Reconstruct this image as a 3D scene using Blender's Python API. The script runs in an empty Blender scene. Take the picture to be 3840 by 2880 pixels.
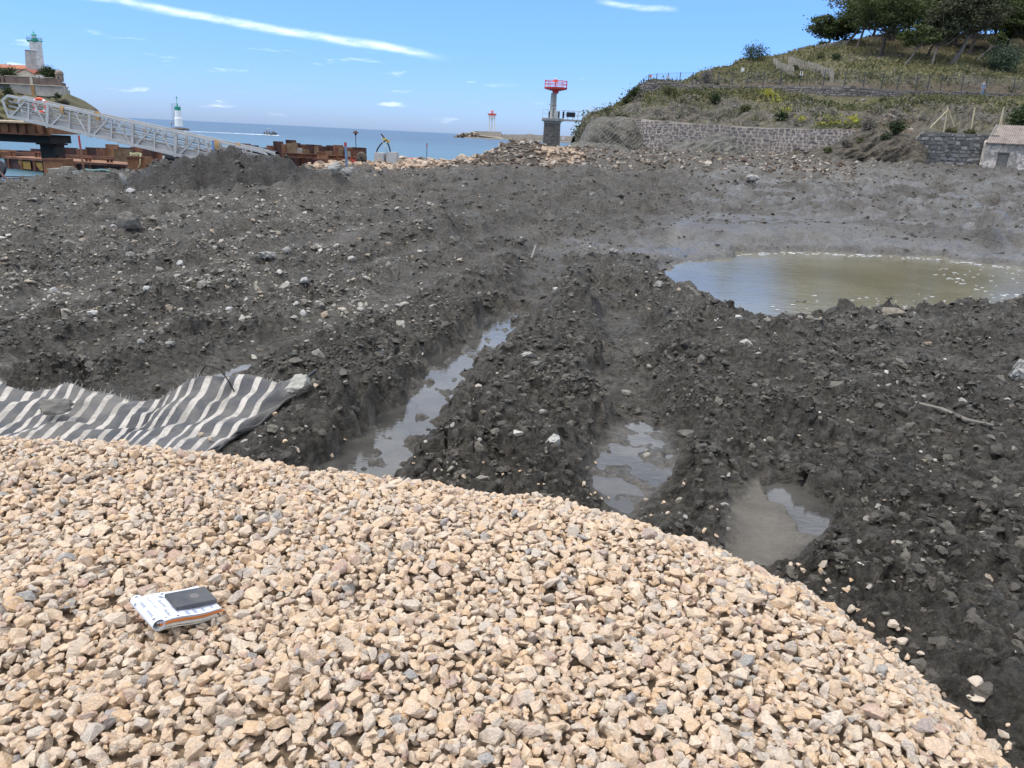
import bpy, bmesh, math, random
import numpy as np
from mathutils import Vector, Matrix, Euler, Quaternion

random.seed(7)
rng = np.random.default_rng(7)
R = math.radians
scene = bpy.context.scene
col = scene.collection

# ------------------------------------------------------------------ camera
W, H, F = 1024, 768, 780.0
EYE = Vector((0, 0, 3.6))
PITCH, ROLL = R(17.6), R(2.76)
fw = Vector((0, math.cos(PITCH), -math.sin(PITCH)))
r0 = Vector((1, 0, 0)); u0 = Vector((0, math.sin(PITCH), math.cos(PITCH)))
rt = r0 * math.cos(ROLL) + u0 * math.sin(ROLL)
up = -r0 * math.sin(ROLL) + u0 * math.cos(ROLL)
cam_d = bpy.data.cameras.new("camera"); cam = bpy.data.objects.new("camera", cam_d); col.objects.link(cam)
cam.matrix_world = Matrix(((rt.x, up.x, -fw.x, EYE.x), (rt.y, up.y, -fw.y, EYE.y), (rt.z, up.z, -fw.z, EYE.z), (0, 0, 0, 1)))
cam_d.sensor_width = 36; cam_d.lens = 36 * F / W
cam_d.clip_start = 0.05; cam_d.clip_end = 60000
scene.camera = cam

# ------------------------------------------------------------------ light
SUN_EL, SUN_AZ = R(62), R(-112)          # azimuth measured from +Y towards +X
sun_dir = Vector((math.sin(SUN_AZ) * math.cos(SUN_EL), math.cos(SUN_AZ) * math.cos(SUN_EL), math.sin(SUN_EL)))
sd = bpy.data.lights.new("sun", 'SUN'); sd.energy = 1.5; sd.angle = R(20); sd.color = (1.0, 0.96, 0.9)
so = bpy.data.objects.new("sun", sd); col.objects.link(so)
so.rotation_euler = (-sun_dir).to_track_quat('-Z', 'Y').to_euler()
so.location = (0, 0, 60)
scene.view_settings.view_transform = 'Standard'
scene.view_settings.look = 'None'
scene.view_settings.gamma = 1
scene.view_settings.use_curve_mapping = False
scene.view_settings.exposure = 0.74
scene.cycles.max_bounces = 6
scene.cycles.diffuse_bounces = 3
scene.cycles.glossy_bounces = 3
scene.cycles.transparent_max_bounces = 8

def ray(px, py):
    return fw + rt * ((px - 512) / F) + up * ((384 - py) / F)
def at(px, py, z):                       # point of the pixel's ray on the level z
    d = ray(px, py); k = (z - EYE.z) / d.z
    return EYE + d * k
def atd(px, py, Y):                      # point of the pixel's ray at the distance Y
    d = ray(px, py); return EYE + d * (Y / d.y)
_M = np.array([[rt.x, rt.y, rt.z], [up.x, up.y, up.z], [fw.x, fw.y, fw.z]])
def project(P):
    q = (np.asarray(P) - np.array(EYE)) @ _M.T
    zc = np.maximum(q[..., 2], 1e-3)
    return 512 + F * q[..., 0] / zc, 384 - F * q[..., 1] / zc, q[..., 2]

# ------------------------------------------------------------------ node helper
class NT:
    def __init__(s, nt): s.nt = nt; s.n = nt.nodes; s.l = nt.links
    def new(s, t, **kw):
        n = s.n.new(t)
        for k, v in kw.items():
            if k.startswith('i_'):
                key = k[2:]; key = int(key) if key.isdigit() else key.replace('__', ' ')
                s.put(n.inputs[key], v)
            else: setattr(n, k, v)
        return n
    def put(s, sock, v):
        if isinstance(v, bpy.types.NodeSocket): s.l.new(v, sock)
        elif isinstance(v, bpy.types.Node): s.l.new(v.outputs[0], sock)
        else:
            try: sock.default_value = v
            except Exception: sock.default_value = (*v, 1)
    def math(s, op, a, b=0.0, c=0.0, clamp=False):
        n = s.n.new('ShaderNodeMath'); n.operation = op; n.use_clamp = clamp
        s.put(n.inputs[0], a); s.put(n.inputs[1], b)
        if len(n.inputs) > 2: s.put(n.inputs[2], c)
        return n.outputs[0]
    def vmath(s, op, a, b=(0, 0, 0)):
        n = s.n.new('ShaderNodeVectorMath'); n.operation = op
        s.put(n.inputs[0], a)
        if op == 'SCALE': s.put(n.inputs['Scale'], b)
        else: s.put(n.inputs[1], b)
        return n.outputs['Value'] if op in ('DOT_PRODUCT', 'LENGTH', 'DISTANCE') else n.outputs[0]
    def mix(s, f, a, b, blend='MIX'):
        n = s.n.new('ShaderNodeMix'); n.data_type = 'RGBA'; n.blend_type = blend
        s.put(n.inputs[0], f); s.put(n.inputs[6], a if not isinstance(a, tuple) else (*a[:3], 1)); s.put(n.inputs[7], b if not isinstance(b, tuple) else (*b[:3], 1))
        return n.outputs[2]
    def ramp(s, f, stops, interp='LINEAR'):
        n = s.n.new('ShaderNodeValToRGB'); n.color_ramp.interpolation = interp
        e = n.color_ramp.elements
        while len(e) < len(stops): e.new(0.5)
        for i, (p, c) in enumerate(stops):
            e[i].position = p; e[i].color = (*c[:3], 1) if not isinstance(c, (int, float)) else (c, c, c, 1)
        s.put(n.inputs[0], f); return n.outputs[0]
    def noise(s, vec, scale, detail=4, rough=0.55, dist=0.0, out=0):
        n = s.n.new('ShaderNodeTexNoise'); n.inputs['Scale'].default_value = scale
        n.inputs['Detail'].default_value = detail; n.inputs['Roughness'].default_value = rough
        n.inputs['Distortion'].default_value = dist
        if vec is not None: s.put(n.inputs['Vector'], vec)
        return n.outputs[out]
    def smooth(s, v, a, b):
        n = s.n.new('ShaderNodeMapRange'); n.interpolation_type = 'SMOOTHSTEP'
        s.put(n.inputs[0], v); n.inputs[1].default_value = a; n.inputs[2].default_value = b
        return n.outputs[0]

# ------------------------------------------------------------------ world
world = bpy.data.worlds.new("World"); scene.world = world; world.use_nodes = True
w = NT(world.node_tree); w.n.clear()
sky = w.new('ShaderNodeTexSky', sky_type='NISHITA', sun_disc=False, sun_elevation=SUN_EL, sun_rotation=SUN_AZ,
            altitude=0.0, air_density=1.0, dust_density=0.35, ozone_density=3.0)
tc = w.new('ShaderNodeTexCoord')
dirv = w.vmath('NORMALIZE', tc.outputs['Generated'])
sep = w.new('ShaderNodeSeparateXYZ', i_0=dirv)
el = sep.outputs[2]
# flattened cloud coordinates: the direction pierced through a level layer
zz = w.math('ADD', w.math('MAXIMUM', el, 0.0), 0.06)
cx = w.math('DIVIDE', sep.outputs[0], zz); cy = w.math('DIVIDE', sep.outputs[1], zz)
cv = w.new('ShaderNodeCombineXYZ', i_0=cx, i_1=cy, i_2=0.0).outputs[0]
# thin broken cloud sheet from about 11 degrees upwards
sheet = w.math('MULTIPLY', w.smooth(el, 0.185, 0.33), w.math('ADD', w.math('MULTIPLY', w.smooth(w.noise(cv, 1.1, 6, 0.6, 0.4), 0.38, 0.62), 0.55), 0.35))
# low puffs close to the horizon
lowv = w.new('ShaderNodeCombineXYZ', i_0=w.math('MULTIPLY', sep.outputs[0], 16.0), i_1=w.math('MULTIPLY', sep.outputs[1], 16.0), i_2=w.math('MULTIPLY', el, 95.0)).outputs[0]
low = w.smooth(w.noise(lowv, 1.0, 5, 0.55, 0.2), 0.60, 0.76)
lowband = w.math('MULTIPLY', w.smooth(el, 0.004, 0.02), w.math('SUBTRACT', 1.0, w.smooth(el, 0.06, 0.10)))
left = w.math('SUBTRACT', 1.0, w.smooth(sep.outputs[0], -0.25, 0.15))
low = w.math('MULTIPLY', w.math('MULTIPLY', low, lowband), w.math('ADD', w.math('MULTIPLY', left, 0.28), 0.03))
# the long cirrus streak: a band round the great circle through two sky directions
def streak(p0, p1, wid, ampl, seed, s0, s1):
    a = ray(*p0).normalized(); b = ray(*p1).normalized()
    nrm = a.cross(b).normalized(); m = (b - a * a.dot(b)).normalized()
    wob = w.math('MULTIPLY', w.math('SUBTRACT', w.noise(w.vmath('ADD', dirv, (seed, 0, 0)), 7.0, 3), 0.5), 0.022)
    dist = w.math('ABSOLUTE', w.math('ADD', w.vmath('DOT_PRODUCT', dirv, tuple(nrm)), wob))
    along = w.math('DIVIDE', w.vmath('DOT_PRODUCT', dirv, tuple(m)), m.dot(b))
    core = w.math('SUBTRACT', 1.0, w.smooth(dist, 0.0, wid))
    ends = w.math('MULTIPLY', w.smooth(along, s0, s0 + 0.35), w.math('SUBTRACT', 1.0, w.smooth(along, s1 - 0.25, s1)))
    st = w.vmath('MULTIPLY', w.vmath('ADD', dirv, (seed, 0, 0)), (22, 22, 110))
    nz = w.math('ADD', w.math('MULTIPLY', w.noise(st, 1.6, 7, 0.68), 2.0), -0.42)
    front = w.smooth(sep.outputs[1], 0.2, 0.4)
    return w.math('MULTIPLY', w.math('MULTIPLY', w.math('MULTIPLY', core, ends), nz), w.math('MULTIPLY', front, ampl), clamp=True)
s1 = streak((120, 3), (440, 57), 0.0064, 0.58, 3.1, -0.45, 1.06)
s2 = streak((605, 5), (672, 9), 0.0042, 0.4, 9.0, -0.2, 1.15)
cloud = w.math('MAXIMUM', w.math('MAXIMUM', s1, s2), w.math('MAXIMUM', low, sheet))
# the clear maritime air keeps its blue right down to the sea
tint = w.ramp(w.math('MULTIPLY', w.math('MAXIMUM', el, 0.0), 4.0), [(0.0, (0.40, 0.56, 1.06)), (0.10, (0.43, 0.60, 1.07)), (0.32, (0.43, 0.635, 1.10)), (0.6, (0.50, 0.72, 1.13)), (1.0, (0.85, 0.93, 1.10))])
skycol = w.mix(1.0, sky.outputs[0], tint, 'MULTIPLY')
out = w.mix(cloud, skycol, (10.5, 10.8, 11.2))
bg = w.new('ShaderNodeBackground', i_Color=out, i_Strength=0.115)
wo = w.new('ShaderNodeOutputWorld'); w.l.new(bg.outputs[0], wo.inputs[0])

# ------------------------------------------------------------------ materials
def material(name):
    m = bpy.data.materials.new(name); m.use_nodes = True
    n = NT(m.node_tree); n.n.clear()
    o = n.new('ShaderNodeOutputMaterial'); b = n.new('ShaderNodeBsdfPrincipled')
    n.l.new(b.outputs[0], o.inputs[0])
    n.b = b; n.o = o
    n.obj = n.new('ShaderNodeTexCoord').outputs['Object']
    return m, n
MATS = {}
def simple(name, c, rough=0.7, var=0.25, scale=6.0, bump=0.2, bscale=None, c2=None, metal=0.0, spec=0.4, island=0.0, dist=0.02):
    if name in MATS: return MATS[name]
    m, n = material(name)
    c2 = c2 or tuple(x * (1 - var) for x in c)
    f = n.noise(n.obj, scale, 6, 0.6, 0.3)
    f = n.smooth(f, 0.32, 0.68)
    cc = n.mix(f, c2, c)
    if island:
        g = n.new('ShaderNodeNewGeometry').outputs['Random Per Island']
        k = n.math('ADD', n.math('MULTIPLY', g, 2 * island), 1 - island)
        cc = n.vmath('SCALE', cc, k)
    n.put(n.b.inputs['Base Color'], cc)
    n.b.inputs['Roughness'].default_value = rough; n.b.inputs['Metallic'].default_value = metal
    n.b.inputs['Specular IOR Level'].default_value = spec
    if bump:
        bp = n.new('ShaderNodeBump', i_Strength=bump, i_Distance=dist, i_Height=n.noise(n.obj, bscale or scale * 5, 5, 0.65))
        n.l.new(bp.outputs[0], n.b.inputs['Normal'])
    MATS[name] = m; return m
def tonemat(name, stops, rough=0.8, bump=0.5, bscale=60, dist=0.01, detail=None, spec=0.35):
    """colour by a per-piece random tone (attribute 'tone' + object random)"""
    if name in MATS: return MATS[name]
    m, n = material(name)
    t = n.new('ShaderNodeAttribute', attribute_name='tone').outputs['Fac']
    rnd = n.new('ShaderNodeObjectInfo').outputs['Random']
    t = n.math('FRACT', n.math('ADD', t, rnd))
    n.obj = n.new('ShaderNodeNewGeometry').outputs['Position']
    cc = n.ramp(t, stops)
    if detail:
        dcol, dscale, amt = detail
        f = n.smooth(n.noise(n.obj, dscale, 6, 0.65, 0.6), 0.5, 0.72)
        cc = n.mix(n.math('MULTIPLY', f, amt), cc, dcol)
        f2 = n.noise(n.obj, dscale * 2.7, 5, 0.65)
        cc = n.vmath('SCALE', cc, n.math('ADD', n.math('MULTIPLY', f2, 0.9), 0.55))
        vein = n.smooth(n.math('ABSOLUTE', n.math('SUBTRACT', n.noise(n.obj, dscale * 2.2, 4, .6, 1.2), .5)), .0, .035)
        cc = n.mix(n.math('MULTIPLY', n.math('SUBTRACT', 1.0, vein), .5), cc, (0.72, 0.64, 0.53))
    n.put(n.b.inputs['Base Color'], cc)
    n.b.inputs['Roughness'].default_value = rough; n.b.inputs['Specular IOR Level'].default_value = spec
    if bump:
        bp = n.new('ShaderNodeBump', i_Strength=bump, i_Distance=dist, i_Height=n.noise(n.obj, bscale, 5, 0.65))
        n.l.new(bp.outputs[0], n.b.inputs['Normal'])
    MATS[name] = m; return m

# ------------------------------------------------------------------ object helpers
def tag(o, label=None, cat=None, group=None, kind=None):
    if label: o['label'] = label
    if cat: o['category'] = cat
    if group: o['group'] = group
    if kind: o['kind'] = kind
    return o
def empty(name, loc, label, cat, group=None):
    o = bpy.data.objects.new(name, None); o.empty_display_size = 0.3
    o.location = loc; col.objects.link(o)
    return tag(o, label, cat, group)
def mesh_np(name, V, Fc, mat=None, parent=None, attrs=None, smooth=False):
    V = np.asarray(V, np.float32)
    if parent is not None: V = V - np.array(parent_origin(parent), np.float32)
    Fc = np.asarray(Fc, np.int32); k = Fc.shape[1]
    me = bpy.data.meshes.new(name)
    me.vertices.add(len(V)); me.vertices.foreach_set('co', V.ravel())
    me.loops.add(Fc.size); me.loops.foreach_set('vertex_index', Fc.ravel())
    me.polygons.add(len(Fc)); me.polygons.foreach_set('loop_start', np.arange(len(Fc), dtype=np.int32) * k)
    me.polygons.foreach_set('use_smooth', np.full(len(Fc), bool(smooth)))
    for an, av in (attrs or {}).items():
        a = me.attributes.new(an, 'FLOAT', 'POINT'); a.data.foreach_set('value', np.asarray(av, np.float32))
    me.update(calc_edges=True)
    if mat: me.materials.append(mat)
    o = bpy.data.objects.new(name, me); col.objects.link(o)
    if parent is not None: o.parent = parent
    return o
def parent_origin(p):
    v = Vector((0, 0, 0))
    while p is not None:
        v = v + p.location; p = p.parent
    return v
class MB:
    """collects boxes, bars, tubes and lathes (world coordinates) into one mesh"""
    def __init__(s): s.v = []; s.f = []
    def add(s, vs, fs):
        k = len(s.v); s.v += [tuple(v) for v in vs]; s.f += [tuple(i + k for i in f) for f in fs]; return s
    def box(s, c, sz, ax=None, taper=1.0):
        c = Vector(c); hx, hy, hz = (q / 2 for q in sz)
        ax = ax or (Vector((1, 0, 0)), Vector((0, 1, 0)), Vector((0, 0, 1)))
        vs = []
        for dz, t in ((-1, 1.0), (1, taper)):
            for dx, dy in ((-1, -1), (1, -1), (1, 1), (-1, 1)):
                vs.append(c + ax[0] * dx * hx * t + ax[1] * dy * hy * t + ax[2] * dz * hz)
        return s.add(vs, [(3, 2, 1, 0), (4, 5, 6, 7), (0, 1, 5, 4), (1, 2, 6, 5), (2, 3, 7, 6), (3, 0, 4, 7)])
    def bar(s, a, b, wd, hg=None, upv=Vector((0, 0, 1))):
        a, b = Vector(a), Vector(b); hg = hg or wd
        d = (b - a); L = d.length; d = d / max(L, 1e-9)
        x = d.cross(upv)
        if x.length < 1e-4: x = d.cross(Vector((0, 1, 0)))
        x.normalize(); y = x.cross(d).normalized()
        return s.box((a + b) / 2, (wd, hg, L), (x, y, d))
    def tube(s, pts, r, n=8, cap=True):
        pts = [Vector(p) for p in pts]; m = len(pts)
        rs = r if isinstance(r, (list, tuple)) else [r] * m
        vs = []; fs = []; ref = None
        for i, p in enumerate(pts):
            d = (pts[min(i + 1, m - 1)] - pts[max(i - 1, 0)]).normalized()
            if ref is None:
                ref = d.cross(Vector((0.3, 0.9, 0.2)) if abs(d.y) < 0.9 else Vector((1, 0, 0))).normalized()
            x = (ref - d * ref.dot(d)).normalized(); y = d.cross(x); ref = x
            for k in range(n):
                a = 2 * math.pi * k / n
                vs.append(p + (x * math.cos(a) + y * math.sin(a)) * rs[i])
        for i in range(m - 1):
            for k in range(n):
                k2 = (k + 1) % n
                fs.append((i * n + k, i * n + k2, (i + 1) * n + k2, (i + 1) * n + k))
        if cap: fs += [tuple(range(n))[::-1], tuple((m - 1) * n + k for k in range(n))]
        return s.add(vs, fs)
    def lathe(s, c, prof, n=24, ax=(Vector((1, 0, 0)), Vector((0, 1, 0)), Vector((0, 0, 1))), ang0=0.0):
        c = Vector(c); vs = []; fs = []
        for (r, z) in prof:
            for k in range(n):
                a = ang0 + 2 * math.pi * k / n
                vs.append(c + ax[0] * r * math.cos(a) + ax[1] * r * math.sin(a) + ax[2] * z)
        for i in range(len(prof) - 1):
            for k in range(n):
                k2 = (k + 1) % n
                fs.append((i * n + k, i * n + k2, (i + 1) * n + k2, (i + 1) * n + k))
        fs += [tuple(range(n))[::-1], tuple((len(prof) - 1) * n + k for k in range(n))]
        return s.add(vs, fs)
    def prism(s, poly, off):
        """closed polygon (world points) extruded by the vector off"""
        n = len(poly); off = Vector(off)
        vs = [Vector(p) for p in poly] + [Vector(p) + off for p in poly]
        fs = [tuple(range(n))[::-1], tuple(range(n, 2 * n))] + [(i, (i + 1) % n, n + (i + 1) % n, n + i) for i in range(n)]
        return s.add(vs, fs)
    def build(s, name, mat, parent=None, smooth=False, bevel=0.0):
        o0 = parent_origin(parent) if parent is not None else Vector((0, 0, 0))
        me = bpy.data.meshes.new(name)
        me.from_pydata([tuple(Vector(v) - o0) for v in s.v], [], s.f)
        bm = bmesh.new(); bm.from_mesh(me); bmesh.ops.recalc_face_normals(bm, faces=bm.faces)
        if bevel: bmesh.ops.bevel(bm, geom=bm.edges[:], offset=bevel, segments=2, affect='EDGES', clamp_overlap=True)
        bm.to_mesh(me); bm.free()
        if smooth:
            me.polygons.foreach_set('use_smooth', [True] * len(me.polygons))
            try: me.set_sharp_from_angle(angle=R(40))
            except Exception: pass
        if mat: me.materials.append(mat)
        o = bpy.data.objects.new(name, me); col.objects.link(o)
        if parent is not None: o.parent = parent
        return o

# ------------------------------------------------------------------ numpy noise
def _h(ix, iy, s):
    h = (ix.astype(np.int64) * 374761393 + iy.astype(np.int64) * 668265263 + s * 1442695041) & 0xFFFFFFFF
    h = ((h ^ (h >> 13)) * 1274126177) & 0xFFFFFFFF
    h = ((h ^ (h >> 16)) * 2246822519) & 0xFFFFFFFF
    return (h ^ (h >> 15)) & 0xFFFFFFFF
def rnd2(ix, iy, s): return _h(ix, iy, s) / 4294967296.0
def perlin(x, y, s=0):
    xi = np.floor(x); yi = np.floor(y); xf = x - xi; yf = y - yi
    xi = xi.astype(np.int64); yi = yi.astype(np.int64)
    u = xf * xf * xf * (xf * (xf * 6 - 15) + 10); v = yf * yf * yf * (yf * (yf * 6 - 15) + 10)
    def g(ix, iy, dx, dy):
        a = rnd2(ix, iy, s) * 2 * math.pi
        return np.cos(a) * dx + np.sin(a) * dy
    n00 = g(xi, yi, xf, yf); n10 = g(xi + 1, yi, xf - 1, yf)
    n01 = g(xi, yi + 1, xf, yf - 1); n11 = g(xi + 1, yi + 1, xf - 1, yf - 1)
    return 1.5 * ((n00 * (1 - u) + n10 * u) * (1 - v) + (n01 * (1 - u) + n11 * u) * v)
def fbm(x, y, s=0, oc=4, gain=0.5, lac=2.03):
    t = np.zeros_like(x); a = 1.0; f = 1.0
    for i in range(oc):
        t += a * perlin(x * f, y * f, s + i * 17); a *= gain; f *= lac
    return t
def domes(x, y, s=0):
    """rounded lumps: one dome of random size in every cell"""
    xi = np.floor(x).astype(np.int64); yi = np.floor(y).astype(np.int64)
    best = np.zeros_like(x)
    for dx in (-1, 0, 1):
        for dy in (-1, 0, 1):
            cx_ = xi + dx; cy_ = yi + dy
            qx = cx_ + rnd2(cx_, cy_, s); qy = cy_ + rnd2(cx_, cy_, s + 1)
            rad = 0.35 + 0.6 * rnd2(cx_, cy_, s + 2); hh = 0.25 + 0.75 * rnd2(cx_, cy_, s + 3)
            q = 1 - ((x - qx) ** 2 + (y - qy) ** 2) / rad ** 2
            best = np.maximum(best, np.sqrt(np.maximum(q, 0)) * hh)
    return best
def sstep(x, a, b):
    t = np.clip((x - a) / (b - a), 0, 1); return t * t * (3 - 2 * t)
def seg_dist(X, Y, pts):
    """distance to a polyline, signed side, and the position along it"""
    best = np.full(X.shape, 1e9); par = np.zeros(X.shape); side = np.zeros(X.shape); acc = 0.0
    for (ax, ay), (bx, by) in zip(pts[:-1], pts[1:]):
        dx, dy = bx - ax, by - ay; L2 = dx * dx + dy * dy + 1e-9
        t = np.clip(((X - ax) * dx + (Y - ay) * dy) / L2, 0, 1)
        d = np.hypot(X - ax - t * dx, Y - ay - t * dy)
        m = d < best
        best = np.where(m, d, best); par = np.where(m, acc + t * math.sqrt(L2), par)
        side = np.where(m, np.sign((X - ax) * dy - (Y - ay) * dx), side); acc += math.sqrt(L2)
    return best, side, par
def in_poly(X, Y, poly):
    c = np.zeros(X.shape, bool); n = len(poly)
    for i in range(n):
        x1, y1 = poly[i]; x2, y2 = poly[(i + 1) % n]
        cond = ((y1 > Y) != (y2 > Y)) & (X < (x2 - x1) * (Y - y1) / (y2 - y1 + 1e-12) + x1)
        c ^= cond
    return c
def ground_px(pts, z): return [tuple(at(px, py, z)[:2]) for px, py in pts]
def poly_in_dist(X, Y, poly):
    """positive inside, negative outside"""
    d, _, _ = seg_dist(X, Y, list(poly) + [poly[0]])
    return np.where(in_poly(X, Y, poly), d, -d)

# ------------------------------------------------------------------ rock variants
def hull_variant(seed, n=13, sx=1.0, sy=0.72, sz=0.55, rough=0.25):
    rr = random.Random(seed); bm = bmesh.new()
    for i in range(n):
        v = Vector((rr.gauss(0, 1), rr.gauss(0, 1), rr.gauss(0, 1))).normalized()
        v *= 1 - rough * rr.random()
        # squared off a little, as crushed stone is
        m = max(abs(v.x), abs(v.y), abs(v.z)); v = v.lerp(v / m * 0.8, 0.45)
        bm.verts.new((v.x * sx, v.y * sy, v.z * sz))
    bmesh.ops.convex_hull(bm, input=bm.verts[:])
    bmesh.ops.delete(bm, geom=[v for v in bm.verts if not v.link_faces], context='VERTS')
    bmesh.ops.triangulate(bm, faces=bm.faces[:])
    bmesh.ops.recalc_face_normals(bm, faces=bm.faces[:])
    bm.verts.index_update()
    V = np.array([v.co[:] for v in bm.verts]); T = np.array([[v.index for v in f.verts] for f in bm.faces])
    bm.free(); return V, T
def rot_np(euler):
    return np.array(Euler(euler).to_matrix())
def scatter_mesh(name, variants, P, S, E, tone, mat, parent=None, vi=None):
    """many stones joined in one mesh; P centres, S scale (n,3), E euler (n,3)"""
    VV, TT, AA = [], [], []; k = 0
    for i in range(len(P)):
        V, T = variants[i % len(variants) if vi is None else vi[i]]
        v = (V * S[i]) @ rot_np(E[i]).T + P[i]
        VV.append(v); TT.append(T + k); AA.append(np.full(len(v), tone[i])); k += len(v)
    return mesh_np(name, np.concatenate(VV), np.concatenate(TT), mat, parent, {'tone': np.concatenate(AA)})
def boulder(name, c, size, mat, label=None, cat='rock', group=None, seed=0, rot=0.0, sub=3, amp=0.22, parent=None, tilt=0.0, cut=0.5):
    """one rock: a hull smoothed, then roughened"""
    bm = bmesh.new(); V, T = hull_variant(seed, 16, 1, 1, 1, 0.3)
    vs = [bm.verts.new(v) for v in V]
    for t in T: bm.faces.new([vs[i] for i in t])
    for k in range(sub):
        bmesh.ops.subdivide_edges(bm, edges=bm.edges[:], cuts=1, use_grid_fill=True, smooth=0.0)
        if k == 0: bmesh.ops.smooth_vert(bm, verts=bm.verts[:], factor=0.5, use_axis_x=True, use_axis_y=True, use_axis_z=True)
    bmesh.ops.triangulate(bm, faces=bm.faces[:])
    P = np.array([v.co[:] for v in bm.verts])
    n = fbm(P[:, 0] * 2.1 + seed * 3.3, P[:, 1] * 2.1 + P[:, 2] * 1.7, seed, 4)
    n += 0.5 * fbm(P[:, 2] * 4.1 + seed, P[:, 0] * 4.1 - P[:, 1] * 2, seed + 5, 3)
    Rm = rot_np((tilt, 0, rot))
    for v, k in zip(bm.verts, n):
        q = v.co * (1 + amp * k * 0.6)
        v.co = Vector(Rm @ (np.array(q) * np.array(size) / 2))
    me = bpy.data.meshes.new(name); bm.to_mesh(me); bm.free()
    me.polygons.foreach_set('use_smooth', [True] * len(me.polygons))
    try: me.set_sharp_from_angle(angle=R(28))
    except Exception: pass
    me.materials.append(mat)
    o = bpy.data.objects.new(name, me); col.objects.link(o)
    if parent is not None:
        o.parent = parent; o.location = Vector(c) - parent_origin(parent)
    else: o.location = c
    if label: tag(o, label, cat, group)
    return o

# ================================================================== LARGE STRUCTURE
# ------------------------------------------------------------------ sea
def horizon_y(px): return 118.4 + (px - 144) * 0.0483
_pxs = np.linspace(-260, 1500, 400)
_ts = np.array([(lambda d: d.x / d.y)(ray(p, horizon_y(p))) for p in _pxs])
def px_of(X, Y): return np.interp(X / np.maximum(Y, 0.3), _ts, _pxs)

m, n = material('sea_water')
g = n.new('ShaderNodeNewGeometry').outputs['Position']
dist = n.vmath('LENGTH', g)
wv = n.vmath('MULTIPLY', g, (0.45, 1.0, 1.0))
n1 = n.noise(wv, 0.55, 5, 0.62, 0.5); n2 = n.noise(wv, 0.07, 4, 0.6, 0.3); n3 = n.noise(wv, 0.012, 3, 0.6)
hgt = n.math('ADD', n.math('MULTIPLY', n1, 0.35), n.math('ADD', n.math('MULTIPLY', n2, 1.6), n.math('MULTIPLY', n3, 4.0)))
bp = n.new('ShaderNodeBump', i_Strength=0.6, i_Distance=1.0, i_Height=hgt)
n.l.new(bp.outputs[0], n.b.inputs['Normal'])
depth = n.smooth(dist, 40, 420)
cc = n.mix(depth, (0.052, 0.135, 0.165), (0.014, 0.048, 0.082))
pat = n.smooth(n.noise(n.vmath('MULTIPLY', g, (0.25, 1, 1)), 0.03, 5, 0.65), 0.35, 0.7)
cc = n.mix(n.math('MULTIPLY', pat, 0.45), cc, (0.04, 0.10, 0.145))
# scattered whitecaps
cap = n.smooth(n.noise(n.vmath('MULTIPLY', g, (0.35, 1, 1)), 0.16, 6, 0.7), 0.735, 0.775)
cc = n.mix(n.math('MULTIPLY', cap, 0.55), cc, (0.75, 0.8, 0.82))
n.put(n.b.inputs['Base Color'], cc); n.b.inputs['Roughness'].default_value = 0.28; n.b.inputs['IOR'].default_value = 1.33
n.b.inputs['Specular IOR Level'].default_value = 0.22
sea_m = m
sv = [(-40000, -300, 0), (40000, -300, 0), (40000, 40000, 0), (-40000, 40000, 0)]
sea = mesh_np('sea', sv, [(0, 1, 2, 3)], sea_m); tag(sea, kind='structure')
seabed_m = simple('seabed_mud', (0.05, 0.05, 0.04), 0.9)

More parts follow.
